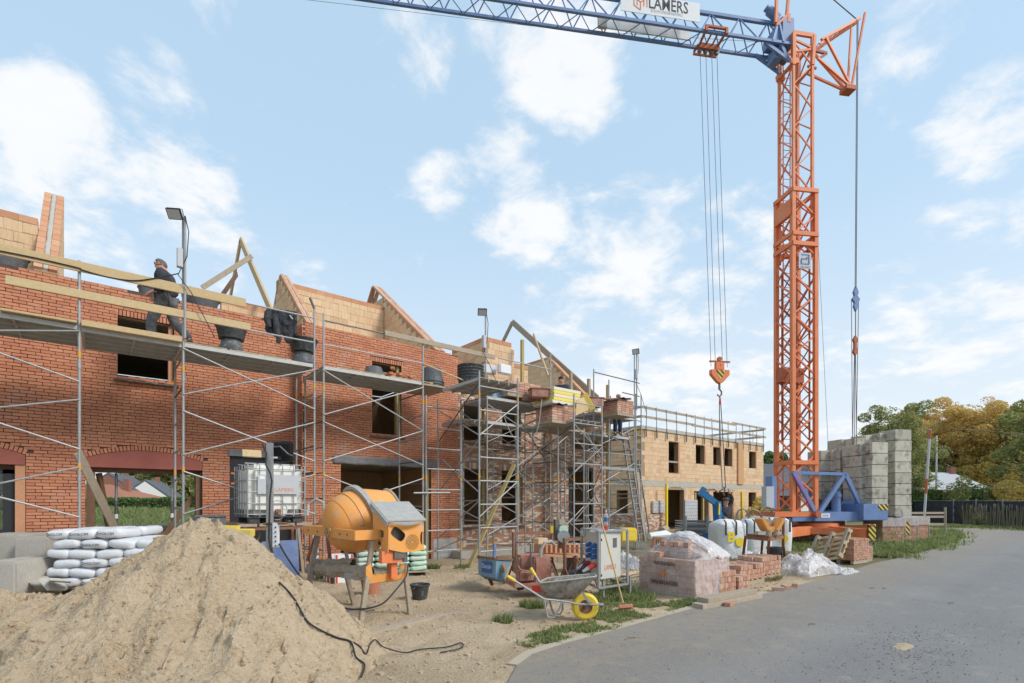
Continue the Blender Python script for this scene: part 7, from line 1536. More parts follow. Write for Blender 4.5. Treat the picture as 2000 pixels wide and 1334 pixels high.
def trestle(label, px0, px1, pyt, pyb, Z, m='rust', group='rusty steel trestles'):
    t = thing('trestle', label, 'trestle', G((px0+px1)/2, pyb)); 
    for px in (px0, px1):
        zz = Z+(.5 if px == px1 else 0); a = P(px, pyt, zz); f = V((a.x, a.y, 0)); MB().bb(a.x-.025, a.x+.025, a.y-.025, a.y+.025, .25, a.z).build('post', m, t, W=True)
        for s_ in (-1, 1): MB().beam(V((a.x, a.y, .45)), f+e1*.24*s_, .03, .03).build('leg', m, t, W=True)
    MB().beam(P(px0-2, pyt, Z), P(px1+2, pyt-2, Z+.5), .06, .06).build('top_beam', m, t, W=True); MB().beam(P(px0, pyt+18, Z), P(px1, pyt+16, Z+.5), .025, .025).build('lower_rail', m, t, W=True)
trestle('rusty steel trestle left of the electric cabinet', 1103, 1150, 1054, 1140, 10.4); trestle('rusty trestle with the wooden rail in front of the brown house', 1003, 1078, 1042, 1128, 11.2)
# tile saw on its table, tub under it
ws = thing('work_table', 'narrow work table holding crates of orange bricks before the brown house', 'table', G(1072, 1128))
MB().beam(P(1040, 1082, 11.3), P(1140, 1086, 11.9), .6, .05).build('table_top', 'clay_orange', ws, W=True)
for px in (1070, 1125):
    a = P(px, 1085, 11.4); MB().bb(a.x-.03, a.x+.03, a.y-.03, a.y+.03, 0, a.z).build('leg', 'rust', ws, W=True)
    for s_ in (-1, 1): MB().beam(a, V((a.x, a.y, 0))+e1*.35*s_, .025, .025).build('leg', 'rust', ws, W=True)
PB_ = unit_bricks('pack_brick', 6)
def brick_row(label, base, ux, uy, nx_, ny_, nz_, group, name='brick_pack', sz=(.09, .20, .06), gap=.006, pal=False, cat='bricks', miss=.0, keepm=PB_):
    """a pack of bricks standing on edge; every brick a part"""
    t = thing(name, label, cat, base, 0, group); ux, uy = V(ux).normalized(), V(uy).normalized()
    z0 = .0
    if pal:
        z0 = .12
        for i in range(5): MB().obox(V(base)+ux*(nx_*sz[0]*(i+.5)/5)+uy*(ny_*sz[1]/2)+UP*.11, ux*.045, uy*(ny_*sz[1]/2), UP*.01).build('pallet_board', 'pine_wood', t, W=True)
        for j in (0, .5, 1): MB().obox(V(base)+ux*(nx_*sz[0]/2)+uy*(.05+(ny_*sz[1]-.1)*j)+UP*.05, ux*(nx_*sz[0]/2), uy*.04, UP*.045).build('pallet_skid', 'grey_wood', t, W=True)
    inv = world_of(t).inverted()
    for k in range(nz_):
        for i in range(nx_):
            for j in range(ny_):
                edge = k == nz_-1 or i in (0, nx_-1) or j in (0, ny_-1)
                if not edge or R.random() < miss*(k == nz_-1): continue
                c = V(base)+ux*((i+.5)*sz[0])+uy*((j+.5)*sz[1])+UP*(z0+(k+.5)*sz[2])+ux*R.uniform(-.004, .004)
                o = bpy.data.objects.new('brick', R.choice(keepm)); col.objects.link(o); o.parent = t
                M3 = Matrix((ux, uy, UP)).transposed().to_4x4(); o.matrix_basis = inv @ T_(c) @ M3 @ Matrix.Rotation(R.uniform(-.03, .03), 4, 'Z') @ Matrix.Diagonal((sz[0]-gap, sz[1]-gap, sz[2]-gap, 1))
    return t
lk = thing('brick_crate', 'open block of orange hollow bricks on the work table', 'bricks', P(1070, 1075, 11.3))
for i in range(9): MB().obox(P(1052+i*9, 1071, 11.25+.05*i), X_*.03, Y_*.12, UP*.09).build('hollow_brick', 'clay_orange', lk, W=True)
MB().obox(P(1055, 1056, 11.4), X_*.14, Y_*.1, UP*.06).build('hollow_brick', 'clay_block', lk, W=True)
sw = thing('tile_saw', 'dusty masonry saw head with yellow and green parts standing on the work table', 'saw', P(1093, 1068, 10.8))
pb(P(1088, 1035, 10.8), .06, .06, .22, 'saw_arm', 'dark_steel', sw, .3); pb(P(1098, 1040, 10.8), .11, .10, .12, 'motor', 'mixer_grey', sw, .2, bevel=.04); pb(P(1096, 1020, 10.8), .09, .04, .07, 'handle', 'cement_crust', sw, .5, bevel=.02)
MB().tube(P(1100, 1034, 10.68), P(1101, 1034, 10.62), .09, 20).build('blade_guard', 'bag_green', sw, smooth=True, W=True); pb(P(1078, 1034, 10.75), .03, .03, .07, 'yellow_tape', 'bright_yellow', sw); pb(P(1095, 1058, 10.8), .05, .05, .14, 'stand', 'rust', sw)
MB().tube(P(1100, 1048, 10.7), P(1101, 1048, 10.6), .13, 22).build('blade', 'galvanized', sw, smooth=True, W=True)
tub('blue black mortar trough under the trestle by the cabinet', G(1127, 1118), .34, .42, 'black_plastic', None, None, name='mortar_tub', cat='tub')
# ------------------------------------------------------------------ wheelbarrow
wb = thing('wheelbarrow', 'rusty wheelbarrow caked with mortar with yellow wheel and yellow grips', 'wheelbarrow', G(1110, 1206))
ZW = 7.76
wc = P(1143, 1184, ZW)
wl = MB().lathe(wc, [(.105, -.045), (.17, -.05), (.2, -.03), (.207, 0), (.2, .03), (.17, .05), (.105, .045)], 32, FWD).build('tyre', 'bright_yellow', wb, smooth=True, W=True)
MB().lathe(wc, [(.001, -.02), (.06, -.02), (.105, -.035), (.108, .035), (.06, .02), (.001, .02)], 26, FWD).build('rim', 'rust', wb, smooth=True, W=True); MB().tube(wc-FWD*.12, wc+FWD*.12, .014, 8).tube(wc-FWD*.05, wc+FWD*.05, .03, 10).build('axle', 'dark_steel', wb, smooth=True, W=True)
rim = [P(1049, 1140, ZW-.28), P(1167, 1126, ZW-.26), P(1160, 1121, ZW+.34), P(1070, 1128, ZW+.34)]; bot = [P(1064, 1168, ZW-.16), P(1124, 1171, ZW-.14), P(1122, 1165, ZW+.2), P(1070, 1162, ZW+.2)]
def tray(u, w):
    # u around, w from rim to bottom
    k = u*4; i = int(k) % 4; f = k-int(k); a = rim[i].lerp(rim[(i+1) % 4], f); b = bot[i].lerp(bot[(i+1) % 4], f); cr_ = sum(rim, V())/4; cb_ = sum(bot, V())/4
    rnd_ = .10*(abs(f-.5)*2)**3; a = a.lerp(cr_, rnd_); b = b.lerp(cb_, rnd_*1.6); p = a.lerp(b, w); c_ = cr_.lerp(cb_, w); return p+(p-c_)*.07*math.sin(math.pi*w)
tr_ = MB().grid(tray, 64, 10); ring_ = [tray(i/64, 1) for i in range(64)]; cbm = sum(ring_, V())/64
for i in range(64): tr_.add([ring_[i], ring_[(i+1) % 64], cbm], [(0, 1, 2)])
mat('barrow_steel', (.20, .19, .17), .7, .2, var=((.42, .38, .32), 9, .9), dirt=((.17, .075, .04), 6, .52, .66), bump=(40, .6, .01))
tr_.build('tray', 'barrow_steel', wb, smooth=True, W=True, solid=.006)
MB().path([tray(i/64, 0) for i in range(65)], .013, 6).build('tray_rim', 'mixer_grey', wb, smooth=True, W=True)
mort = MB().grid(lambda u, w: (lambda c: c+(tray(u, .42)-c)*w*.99+UP*(.02*fbm(u*9, w*4)))(sum(rim, V())/4-UP*.10), 32, 8).build('mortar_rest', 'cement_crust', wb, smooth=True, W=True)
for s_, off in ((-.26, 0), (.26, 1)):
    hx = P(1005, 1134, ZW-.3) if off == 0 else P(1045, 1123, ZW+.3); knee = P(1063, 1170, ZW-.2) if off == 0 else P(1068, 1160, ZW+.2); fr_ = P(1178, 1181, ZW-.1) if off == 0 else P(1172, 1178, ZW+.12)
    MB().path([hx, hx.lerp(knee, .5), knee, P(1100, 1174, ZW+s_*.6), P(1130, 1180, ZW+s_*.45), fr_], .016, 8).build('frame_tube', 'galvanized', wb, smooth=True, W=True)
    d = (hx-knee).normalized(); MB().tube(hx-d*.01, hx+d*.13, .024, 10).build('grip', 'bright_yellow', wb, smooth=True, W=True)
    zo = ZW-.22 if off == 0 else ZW+.22; px_ = 0 if off == 0 else 24
    MB().path([P(1063+px_*.4, 1170, zo), P(1066+px_*.5, 1190, zo), P(1070+px_*.5, 1205-off*6, zo), P(1082+px_*.5, 1206-off*6, zo), P(1092+px_*.3, 1190, zo), P(1098, 1174, zo)], .015, 8).build('leg', 'galvanized', wb, smooth=True, W=True)
MB().tube(P(1178, 1181, ZW-.1), P(1172, 1178, ZW+.12), .015, 8).build('nose_tube', 'galvanized', wb, smooth=True, W=True); MB().beam(P(1136, 1156, ZW-.14), P(1153, 1180, ZW-.13), .035, .008, up=FWD).build('fork_strap', 'galvanized', wb, W=True)
pb(P(1052, 1150, ZW-.05), .02, .10, .05, 'red_reflector', 'socket_red', wb, 1.2)
# ------------------------------------------------------------------ electric cabinet, bottle, broom
ec = thing('electric_cabinet', 'beige site electricity cabinet in a tube frame with blue and red sockets', 'cabinet', G(1190, 1172))
cA, cB, cC = P(1143, 1046, 9.7), P(1170, 1042, 8.95), P(1212, 1033, 9.35); cz0, cz1 = 1.8-.155*8.95, 1.8-.062*8.95
def vert(p, z): return V((p.x, p.y, z))
sdl = (cA-cB); sdl.z = 0; sdr = (cC-cB); sdr.z = 0
bx_ = MB().prism([vert(cB, cz0), vert(cC, cz0), vert(cC+sdl*.75, cz0), vert(cA, cz0)], UP*(cz1-cz0)).build('housing', 'cabinet', ec, W=True, bevel=.012)
nr = sdr.normalized().cross(UP); nr = nr if nr.dot(CAMP-cB) > 0 else -nr; nl = sdl.normalized().cross(UP); nl = nl if nl.dot(CAMP-cB) > 0 else -nl; rr_, ll_ = sdr.normalized(), sdl.normalized()
mid_ = lambda f, z: vert(cB, z)+sdr*f
MB().obox(mid_(.5, (cz0+cz1)/2)+nr*.012, rr_*(sdr.length*.47), nr*.008, UP*((cz1-cz0)*.49)).build('door', 'cabinet', ec, W=True, bevel=.006); MB().obox(mid_(.5, cz1+.012)+nr*.0-nr*.08, rr_*(sdr.length*.52), nr*.12, UP*.014).build('roof_cap', 'sign_white', ec, W=True)
MB().obox(mid_(.68, cz1-.2)+nr*.022, rr_*.055, nr*.003, UP*.085).build('window', 'dark_steel', ec, W=True); MB().obox(mid_(.43, cz0+.46)+nr*.022, rr_*.035, nr*.002, UP*.04).build('warning_label', 'print_yellow', ec, W=True)
for z in (cz0+.08, cz1-.13): MB().obox(mid_(.07, z)+nr*.022, rr_*.012, nr*.004, UP*.02).build('hinge', 'dark_void', ec, W=True)
text('LAMERS', ec, mid_(.47, cz0+.21)+nr*.024, rr_, UP, .32, 'print_orange', W=True, height=.09)
for i, f in enumerate((.18, .55)):
    for j in range(3): 
        c = vert(cB, cz1-.24-j*.10)+sdl*f+nl*.03; s1_ = MB().obox(c, ll_*.05, nl*.03, UP*.04).build('blue_socket', 'socket_blue', ec, W=True, bevel=.012); MB().tube(c, c+nl*.07-UP*.02, .035, 12).build('socket_lid', 'socket_blue', ec, smooth=True, W=True)
for i, f in enumerate((.15, .6)): c = vert(cB, cz0+.26)+sdl*f+nl*.02; MB().tube(c, c+nl*.13-UP*.06, .045, 14).build('red_socket', 'socket_red', ec, smooth=True, W=True); MB().tube(c+nl*.12-UP*.06, c+nl*.24-UP*.12, .04, 12, .025).build('plug', 'sign_grey', ec, smooth=True, W=True)
MB().tube(vert(cB, cz0+.13)+sdl*.5+nl*.05, vert(cB, cz0+.05)+sdl*.9+nl*.25, .045, 14).tube(vert(cB, cz0+.05)+sdl*.9+nl*.25, vert(cB, cz0+.02)+sdl*1.0+nl*.29, .055, 14).build('large_plug', 'grey_plastic', ec, smooth=True, W=True)
fr4 = [cB+nr*.05+nl*.05, cC+nr*.05-nl*.05+rr_*.06, cC+sdl*.8+rr_*.06, cA+ll_*.08+nl*.05]
for i, p in enumerate(fr4): MB().bb(p.x-.018, p.x+.018, p.y-.018, p.y+.018, .28, cz1+.02).build('frame_post', 'galvanized', ec, W=True)
for a, b in ((0, 1), (1, 2), (2, 3), (3, 0)):
    for z in (.28, cz1+.02): MB().beam(vert(fr4[a], z), vert(fr4[b], z), .034, .034).build('frame_bar', 'galvanized', ec, W=True)
for p in (G(1178, 1176), G(1230, 1166)): MB().bb(p.x-.02, p.x+.02, p.y-.02, p.y+.02, 0, .40).build('foot_post', 'galvanized', ec, W=True); MB().beam(vert(p, .38), vert(p, .38)-RIGHT*.18+FWD*.12, .034, .034).build('foot_bar', 'galvanized', ec, W=True)
for i in range(4):
    c = vert(cB, cz0+.3)+sdl*(.3+.15*i)+nl*.1; cable('cable %s hanging from the cabinet sockets' % ['tightly twisted', 'loosely looped', 'short dangling', 'grey curved'][i], [c, c+nl*.1-UP*.15+ll_*.05, c+nl*.15-UP*.38, c+nl*.22-UP*.62+RIGHT*.1*i], .011, 'cable_black' if i < 3 else 'grey_hose')
bt = thing('plastic_bottle', 'clear bottle with blue label and red drink on top of the cabinet', 'bottle', vert(cB, cz1+.03)+sdr*.42-nr*.05)
MB().lathe((0, 0, 0), [(.001, 0), (.036, 0), (.038, .02), (.036, .08)], 16).build('red_drink', 'socket_red', bt, smooth=True); MB().lathe((0, 0, 0), [(.036, .081), (.034, .14), (.038, .15), (.038, .24), (.03, .27), (.014, .31), (.014, .33)], 16).build('bottle_body', 'clear_film', bt, smooth=True)
MB().lathe((0, 0, 0), [(.0395, .155), (.0395, .225)], 16).build('label', 'print_blue', bt, smooth=True); MB().tube((0, 0, .33), (0, 0, .355), .016, 10).build('cap', 'sign_white', bt, smooth=True)
bm_ = thing('broom', 'broom with long wooden handle and reddish head leaning on the cabinet', 'broom', G(1222, 1192)); h0 = P(1217, 1178, 8.45); MB().tube(h0, P(1173, 1011, 8.85), .014, 8).build('handle', 'pine_wood', bm_, smooth=True, W=True)
hb_ = MB().obox(G(1222, 1184, .10), RIGHT*.125+FWD*.05, FWD*.03, UP*.025).build('head', 'terracotta', bm_, W=True, bevel=.008); MB().obox(G(1222, 1190, .04), RIGHT*.12+FWD*.05, FWD*.035, UP*.045).build('bristles', 'rust', bm_, W=True)
# ------------------------------------------------------------------ film wrapped brick pack, piles, planks
px0_, py0_ = 8.39, -9.0
pk = thing('brick_pack', 'large brick pack in torn clear film with dark lettering beside the road', 'brick pack', (px0_+.6, py0_+.6, 0))
BP = Masonry('pack_brick', 300); W_P, D_P = 1.14, 1.22
def pack_top(u): return .90 if u < .55 else .78
core = MB().bb(px0_+.02, px0_+W_P-.02, py0_+.02, py0_+D_P-.02, .08, .70).build('pack_core', 'old_mortar', pk, W=True)
lay = [(.08, .105, .21), (.185, .105, .21), (.29, .105, .065), (.395, .105, .21), (.50, .105, .065), (.605, .105, .21)]
for z, h, bl in lay: BP.wall(core, (px0_, py0_, 0), X_, NY, W_P, z, z+h, h, bl, .09, .006, jit=.008); BP.wall(core, (px0_, py0_+D_P, 0), -Y_, NX, D_P, z, z+h, h, bl, .09, .006, jit=.008)
BP.finish()
brick_row('crooked upper layers of bricks on the film wrapped pack', V((px0_+.28, py0_+.30, .71)), (1, 0, 0), (0, 1, 0), 4, 6, 3, None, sz=(.21, .105, .10), miss=.35); brick_row('single rows of bricks at the back of the film wrapped pack', V((px0_+.02, py0_+.75, .71)), (1, 0, 0), (0, 1, 0), 5, 4, 1, None, sz=(.21, .105, .10), miss=.1)
MB().bb(px0_-.02, px0_+W_P+.02, py0_-.02, py0_+D_P+.02, 0, .08).build('pallet', 'grey_wood', pk, W=True)
def wr(u, w, s=0): return .03*fbm(u*3+s, w*3, s)+.02*fbm(u*11, w*5+s, s)
fm = MB().grid(lambda u, w: V((px0_-.035-.02*wr(u, w, 5), py0_+D_P+.03-(D_P+.06)*u, .03+(.72+.30*max(0, 1-u*2.2)+.03*math.sin(u*9))*w))+V((-abs(wr(u, w, 1))*.8, 0, 0)), 50, 30)
fm.build('film', 'clear_film', pk, smooth=True, W=True)
fm = MB().grid(lambda u, w: V((px0_-.03+(W_P+.06)*u, py0_-.035-abs(wr(u, w, 2))*.8, .03+(.70+.05*math.sin(u*6))*w)), 50, 30); fm.build('film', 'clear_film', pk, smooth=True, W=True)
MB().grid(lambda u, w: V((px0_-.035+.02*math.sin(w*20)-.035*w, py0_-.035-.03*u-.01*math.sin(w*31), .02+.80*w)), 3, 30).build('film_fold', 'white_film', pk, smooth=True, W=True)
def drape(u, w):
    x = px0_+.18+1.1*u; y = py0_+.05+1.2*w; hump = math.sin(math.pi*min(1, u*1.02))**.6*math.sin(math.pi*min(1, w*1.01))**.5
    return V((x, y-.10*(w < .15)*(1-w/.15), .74+.40*hump+.06*fbm(x*4, y*4, 2)+.03*abs(fbm(x*9, y*5, 7))-.05*(1-hump)))
MB().grid(drape, 70, 70).build('film_cover', 'clear_film', pk, smooth=True, W=True)
MB().grid(lambda u, w: drape(.25+u*.75, w)+V((.02, 0, .02+.03*abs(fbm(u*8, w*8, 9)))), 50, 50).build('film_cover', 'white_film', pk, smooth=True, W=True, label='second whiter crumpled layer of film')
for z, s_ in ((.62, .46), (.26, .60)): text('VANDERSANDEN', pk, (px0_-.085, py0_+D_P*.48, z), (0, -1, 0), UP, s_, 'print_black', W=True, height=.075, bold=.02)
MB().prism([V((px0_-.085, py0_+.52, .46)), V((px0_-.085, py0_+.68, .46)), V((px0_-.085, py0_+.60, .36))], (-.003, 0, 0)).build('logo', 'print_orange', pk, W=True)
# piles of loose bricks on pallets along the road
U_ = (G(1570, 1128)-G(1412, 1160)); U_.z = 0; U_.normalize(); N_ = V((-U_.y, U_.x, 0))
b0 = G(1412, 1164)
brick_row('two tier block of bricks touching the film wrapped pack', b0+N_*.05, U_, N_, 9, 3, 4, 'brick piles along the road', sz=(.062, .21, .11), cat='brick pile', name='brick_pile')
brick_row('low brick pile one step right of the first block', b0+U_*.60+N_*.02, U_, N_, 7, 2, 3, 'brick piles along the road', sz=(.062, .21, .10), cat='brick pile', name='brick_pile'); brick_row('brick pile set back behind the first two blocks', b0+U_*.5+N_*.65, U_, N_, 9, 2, 5, 'brick piles along the road', sz=(.062, .21, .105), cat='brick pile', name='brick_pile')
brick_row('long brick pile on a pallet in the middle of the row', b0+U_*1.15+N_*.30, U_, N_, 17, 3, 3, 'brick piles along the road', sz=(.062, .21, .105), pal=True, cat='brick pile', name='brick_pile', miss=.25); brick_row('brick pile on a pallet before the crumpled film', b0+U_*2.35+N_*.45, U_, N_, 15, 3, 4, 'brick piles along the road', sz=(.062, .21, .10), pal=True, cat='brick pile', name='brick_pile', miss=.15)
bq = G(1668, 1103); U2 = (G(1698, 1098)-G(1642, 1106)); U2.z = 0; U2.normalize(); N2 = V((-U2.y, U2.x, 0))
brick_row('brick pile on a pallet behind the upright pallet', bq, U2, N2, 14, 4, 9, 'brick piles along the road', sz=(.066, .21, .066), pal=True, cat='brick pile', name='brick_pile', miss=.3); brick_row('low brick pile on the pallet end nearest the crane foot', bq+U2*.95+N2*.1, U2, N2, 7, 3, 5, 'brick piles along the road', sz=(.066, .21, .066), pal=True, cat='brick pile', name='brick_pile')
for k, (px, py, rz, lb) in enumerate([(1424, 1179, .2, 'single red brick lying on the planks by the road'), (1535, 1146, .8, 'loose brick at the asphalt edge near the pallets'), (1520, 1150, 2.1, 'loose brick fallen beside the pallet end'), (1552, 1142, .4, 'outermost loose brick near the crumpled film')]): loose(lb, G(px, py, .04), rz, None, PB_, (.23, .11, .07))
for k, (a, b, h, lb) in enumerate([((1362, 1184), (1478, 1163), .04, 'lower weathered beam in front of the wrapped pack'), ((1372, 1172), (1468, 1154), .12, 'upper weathered beam laid on another beam by the road')]): plank(lb, G(*a, h), G(*b, h), .22, .08, 'grey_wood', group='beams by the road')
for k, (a, b, lb) in enumerate([((1213, 1125), (1262, 1112), 'reddish board left of the wrapped pack'), ((1205, 1131), (1262, 1120), 'dark board under the reddish board'), ((1405, 1118), (1440, 1108), 'thin strip of wood behind the first brick pile'), ((1425, 1106), (1450, 1104), 'short wooden batten near the table legs')]): plank(lb, G(*a, .05+.05*(k == 0)), G(*b, .05+.05*(k == 0)), .14, .03, ['pine_wood', 'grey_wood', 'grey_wood', 'pine_wood'][k])
# crumpled film beside the asphalt and heap left of pack
def film_heap(label, px, py, L, W_, H, seed, m='white_film', core=True, rz=0, cat='plastic film'):
    c = G(px, py); t = thing('plastic_film', label, cat, c, rz)
    def fn(u, w):
        x, y = (u-.5)*2, (w-.5)*2; r = math.hypot(x, y); h = max(0, 1-abs(x)**2.2)*max(0, 1-abs(y)**2.4); n = fbm(x*1.6+seed, y*1.6, seed)
        return V((x*L/2*(1+.12*n), y*W_/2*(1+.15*fbm(x*2, y*2, seed+4)), .012+H*h**.8*(.75+.5*n)+.07*abs(fbm(x*5, y*4, seed+1))*(h**.3)+.03*fbm(x*14, y*12, seed)*(h > .02)))
    MB().grid(fn, 80, 60).build('film', m, t, smooth=True)
    if core: MB().grid(lambda u, w: fn(u*.8+.1, w*.8+.1)*.9-V((0, 0, .04)), 24, 18).build('inner_film', 'white_film', t, smooth=True)
    return t
t_ = film_heap('crumpled white film with printed edge lying over bricks at the road side', 1575, 1118, 1.9, 1.1, .55, 3, 'clear_film', rz=-.1); text('VANDERSANDEN', t_, (.72, -.42, .12), (1, .25, .15), (0, .5, .85), .52, 'print_blue', height=.10)
film_heap('flat tongue of white film spilling onto the asphalt', 1648, 1119, .95, .42, .10, 8, 'white_film', core=False, rz=.0); film_heap('dirty crumpled film and rubbish left of the wrapped pack', 1225, 1108, 1.0, .8, .4, 12, 'white_film', rz=.4)
film_heap('small scrap of white film behind the middle brick pile', 1503, 1110, .6, .3, .12, 15, 'white_film', core=False, rz=.3); film_heap('white rubbish scrap in the weeds below the crane arm', 1773, 1056, .5, .3, .25, 18, 'white_film', core=False)
# upright pallet leaning on the bricks
pM = Matrix.Identity(4); pc = P(1620, 1068, 14.75); xx = -(G(1645, 1107)-G(1577, 1094)).normalized(); yy = (P(1600, 1032, 15.85)-P(1577, 1091, 15.5)).normalized(); xx = (xx-yy*xx.dot(yy)).normalized(); zz = xx.cross(yy)
for i, r_ in enumerate(((xx, 0), (yy, 1), (zz, 2))):
    for j in range(3): pM[j][i] = r_[0][j]
t_ = pallet('pallet', 'pale timber pallet propped upright against the brick pile', T_(pc) @ pM @ T_((0, 0, -.1)), 1.22, .95, 'pine_wood', 'timber pallets', nb=6)
# bulk bags
def bulk_bag(label, c, rz, s_, h, prt, seed):
    t = thing('bulk_bag', label, 'bulk bag', c, rz, 'white bulk bags before the crane')
    def fn(u, w):
        th = 2*math.pi*u; sg = lambda v: math.copysign(abs(v)**.55, v); k = 1+.06*math.sin(math.pi*w)+.02*fbm(math.cos(th)*2, math.sin(th)*2, seed+w*3); k *= 1 if w < .86 else 1-.35*((w-.86)/.14)**2
        return V((sg(math.cos(th))*s_/2*k, sg(math.sin(th))*s_/2*k, h*w+.03*fbm(th, w*4, seed)*(w > .8)))
    mb = MB().grid(fn, 48, 16); rg_ = [fn(i/48, 1) for i in range(48)]; cc = V((0, 0, h+.05))
    for i in range(48): mb.add([rg_[i], rg_[(i+1) % 48], cc], [(0, 1, 2)])
    mb.build('bag_body', 'bulk_bag', t, smooth=True)
    for x in (-.36, .0, .36) if prt else (-.3, .3):
        MB().grid(lambda u, w, x=x: V((x*s_+.03*(u-.5)*2+.05*w*(-1 if x > 0 else 1)*0, -s_/2*1.075-.012+.0*w+(.0 if w < .75 else (w-.75)*.5), h*(.60+.43*w)+(.06*math.sin(math.pi*min(1, w))))), 2, 10).build('lifting_strap', 'black_plastic', t, smooth=True, solid=.008)
    if prt:
        y = -s_/2*1.095-.012; text('B', t, (-.16, y, h*.55), (1, 0, 0), UP, s_*.26, 'print_yellow', height=h*.30, bold=.03); MB().lathe((.12, y, h*.40), [(.001, 0), (.15, 0)], 28, (0, -1, 0)).build('logo', 'print_yellow', t)
    return t
for px, py, rz, s_, h, pr, lb in [(1432, 1086, -YAW+.12, 1.0, 1.15, 1, 'white bulk bag with yellow letter, leftmost of the row'), (1484, 1078, -YAW+.1, .98, 1.12, 0, 'white bulk bag in the middle, mostly behind the rusty table'), (1528, 1077, -YAW-.2, .9, 1.16, 1, 'white bulk bag at the right end of the row beside the orange chassis'), (1500, 1060, -YAW, 1.0, 1.15, 0, 'white bulk bag standing behind the others')]:
    bulk_bag(lb, G(px, py)+FWD*.45, rz, s_, h, pr, px)
film_heap('folded white bag skirt on the ground before the bulk bags', 1475, 1090, 1.7, .5, .22, 21, 'white_film', core=False, rz=-YAW+.05)
for i in range(3):
    a = P(1437+i*24, 1012, 17); cable('thin black hose loop number %s above the bulk bags' % ['one from the left', 'two from the left', 'three from the left', 'four from the left', 'five from the left', 'six from the left', 'seven from the left'][i], [a, a+UP*.25+RIGHT*.1, a+UP*R.uniform(.2, .45)+RIGHT*.3, a+RIGHT*.45+UP*.05], .022, 'dark_steel', name='hose', cat='hose')
# old saw table with orange machine on top
st = thing('saw_table', 'rusty brown four legged steel table in front of the bulk bags', 'table', G(1495, 1115))
q = [P(1456, 1046, 12.6), P(1502, 1052, 11.9), P(1530, 1045, 12.7), P(1490, 1039, 13.2)]; zt_ = sum(p.z for p in q)/4
q = [vert(p, zt_) for p in q]; ft = [G(1449, 1104), G(1498, 1106), G(1532, 1090), G(1486, 1094)]
MB().prism(q, UP*.03).build('table_top', 'rust', st, W=True)
for i in range(4): MB().beam(q[i]-UP*.05, ft[i], .06, .06).build('leg', 'rust', st, W=True); MB().beam(q[i]-UP*.05, q[(i+1) % 4]-UP*.05, .04, .08).build('apron', 'rust', st, W=True)
MB().beam(q[2]-UP*.3, q[2]+UP*.45, .05, .06).build('back_post', 'rust', st, W=True)
so_ = thing('stone_saw', 'orange tipped hopper like saw machine lying on the rusty table', 'saw', P(1500, 1035, 12.5))
cA_ = P(1503, 1024, 12.3)
for sx, a_ in ((-1, .5), (1, -.5)):
    c = cA_+RIGHT*.17*sx; MB().obox(c, (RIGHT*math.cos(a_)+UP*math.sin(a_))*.05, FWD*.2, (UP*math.cos(a_)-RIGHT*math.sin(a_))*.17).build('hopper_side', 'mixer_frame', so_, W=True, bevel=.02)
MB().obox(cA_-UP*.12, RIGHT*.14, FWD*.16, UP*.07).build('hopper_base', 'mixer_frame', so_, W=True, bevel=.02); MB().obox(cA_+UP*.02+FWD*.1, RIGHT*.09, FWD*.1, UP*.10).build('motor', 'cement_crust', so_, W=True, bevel=.03)
for sx in (-.09, .10): c = cA_+RIGHT*sx-UP*.24-FWD*.1; MB().lathe(c-UP*.05, [(.05, 0), (.09, .04), (.09, .15), (.001, .16)], 14).build('foot', 'cement_crust', so_, smooth=True, W=True)
MB().obox(P(1485, 1041, 12.2), RIGHT*.09, FWD*.09, UP*.04).build('sharpening_block', 'concrete', so_, W=True)
tub('black tub hanging under the rusty table among the legs', G(1513, 1096), .22, .42, 'black_plastic', None, None, name='mortar_tub', cat='tub', handles=False, taper=.85)
# galvanised frames stack, blue lifting arm, small mesh pallet, trench rack
sf = thing('frame_stack', 'stack of galvanised scaffold frames before the block building', 'frame stack', G(1365, 1072))
for i in range(7):
    z = .45+i*.095
    for dy in (0, .9): a, b = C(.334*19.2, 19.2+dy, z), C(.40*18.4, 18.4+dy, z+.02); MB().tube(a, b, .03, 6).build('frame_tube', 'galvanized' if i % 2 else 'dark_steel', sf, W=True)
    a = C(.334*19.2, 19.2, z); MB().tube(a, a+FWD*.9, .025, 6).build('frame_tube', 'galvanized', sf, W=True)
for px in (1338, 1383): a = P(px, 1045, 18.6); MB().bb(a.x-.05, a.x+.05, a.y-.05, a.y+.05, 0, 1.25).build('stack_post', 'galvanized', sf, W=True)
bl = thing('folding_hoist', 'blue folding hoist arm standing behind the white bulk bags', 'hoist', G(1403, 1070)); ZL = 18.2
for a, b, w_ in [((1369, 962), (1400, 985), .17), ((1400, 980), (1403, 1046), .22), ((1366, 968), (1376, 953), .16), ((1378, 960), (1402, 980), .05), ((1401, 985), (1413, 1010), .05)]: MB().beam(P(*a, ZL), P(*b, ZL), w_, w_).build('arm_section', 'lift_blue', bl, W=True)
MB().beam(P(1405, 984, ZL-.15), P(1404, 1005, ZL-.15), .05, .04).build('yellow_strip', 'print_yellow', bl, W=True); MB().path([P(1376, 957, ZL), P(1395, 956, ZL), P(1402, 962, ZL), P(1412, 955, ZL)], .03, 6).build('hose', 'rust', bl, smooth=True, W=True)
a = P(1403, 1040, ZL); MB().bb(a.x-.4, a.x+.4, a.y-.4, a.y+.4, 0, a.z).build('carriage', 'lift_blue', bl, W=True, bevel=.03)
gr_ = thing('steel_crate', 'small rusty steel crate behind the wrapped brick pack', 'crate', G(1285, 1092))
for i in range(9): a = P(1278+i*4.5, 1052, 13.2+.03*i); MB().bb(a.x-.012, a.x+.012, a.y-.012, a.y+.012, .2, a.z).build('bar', 'rust', gr_, W=True)
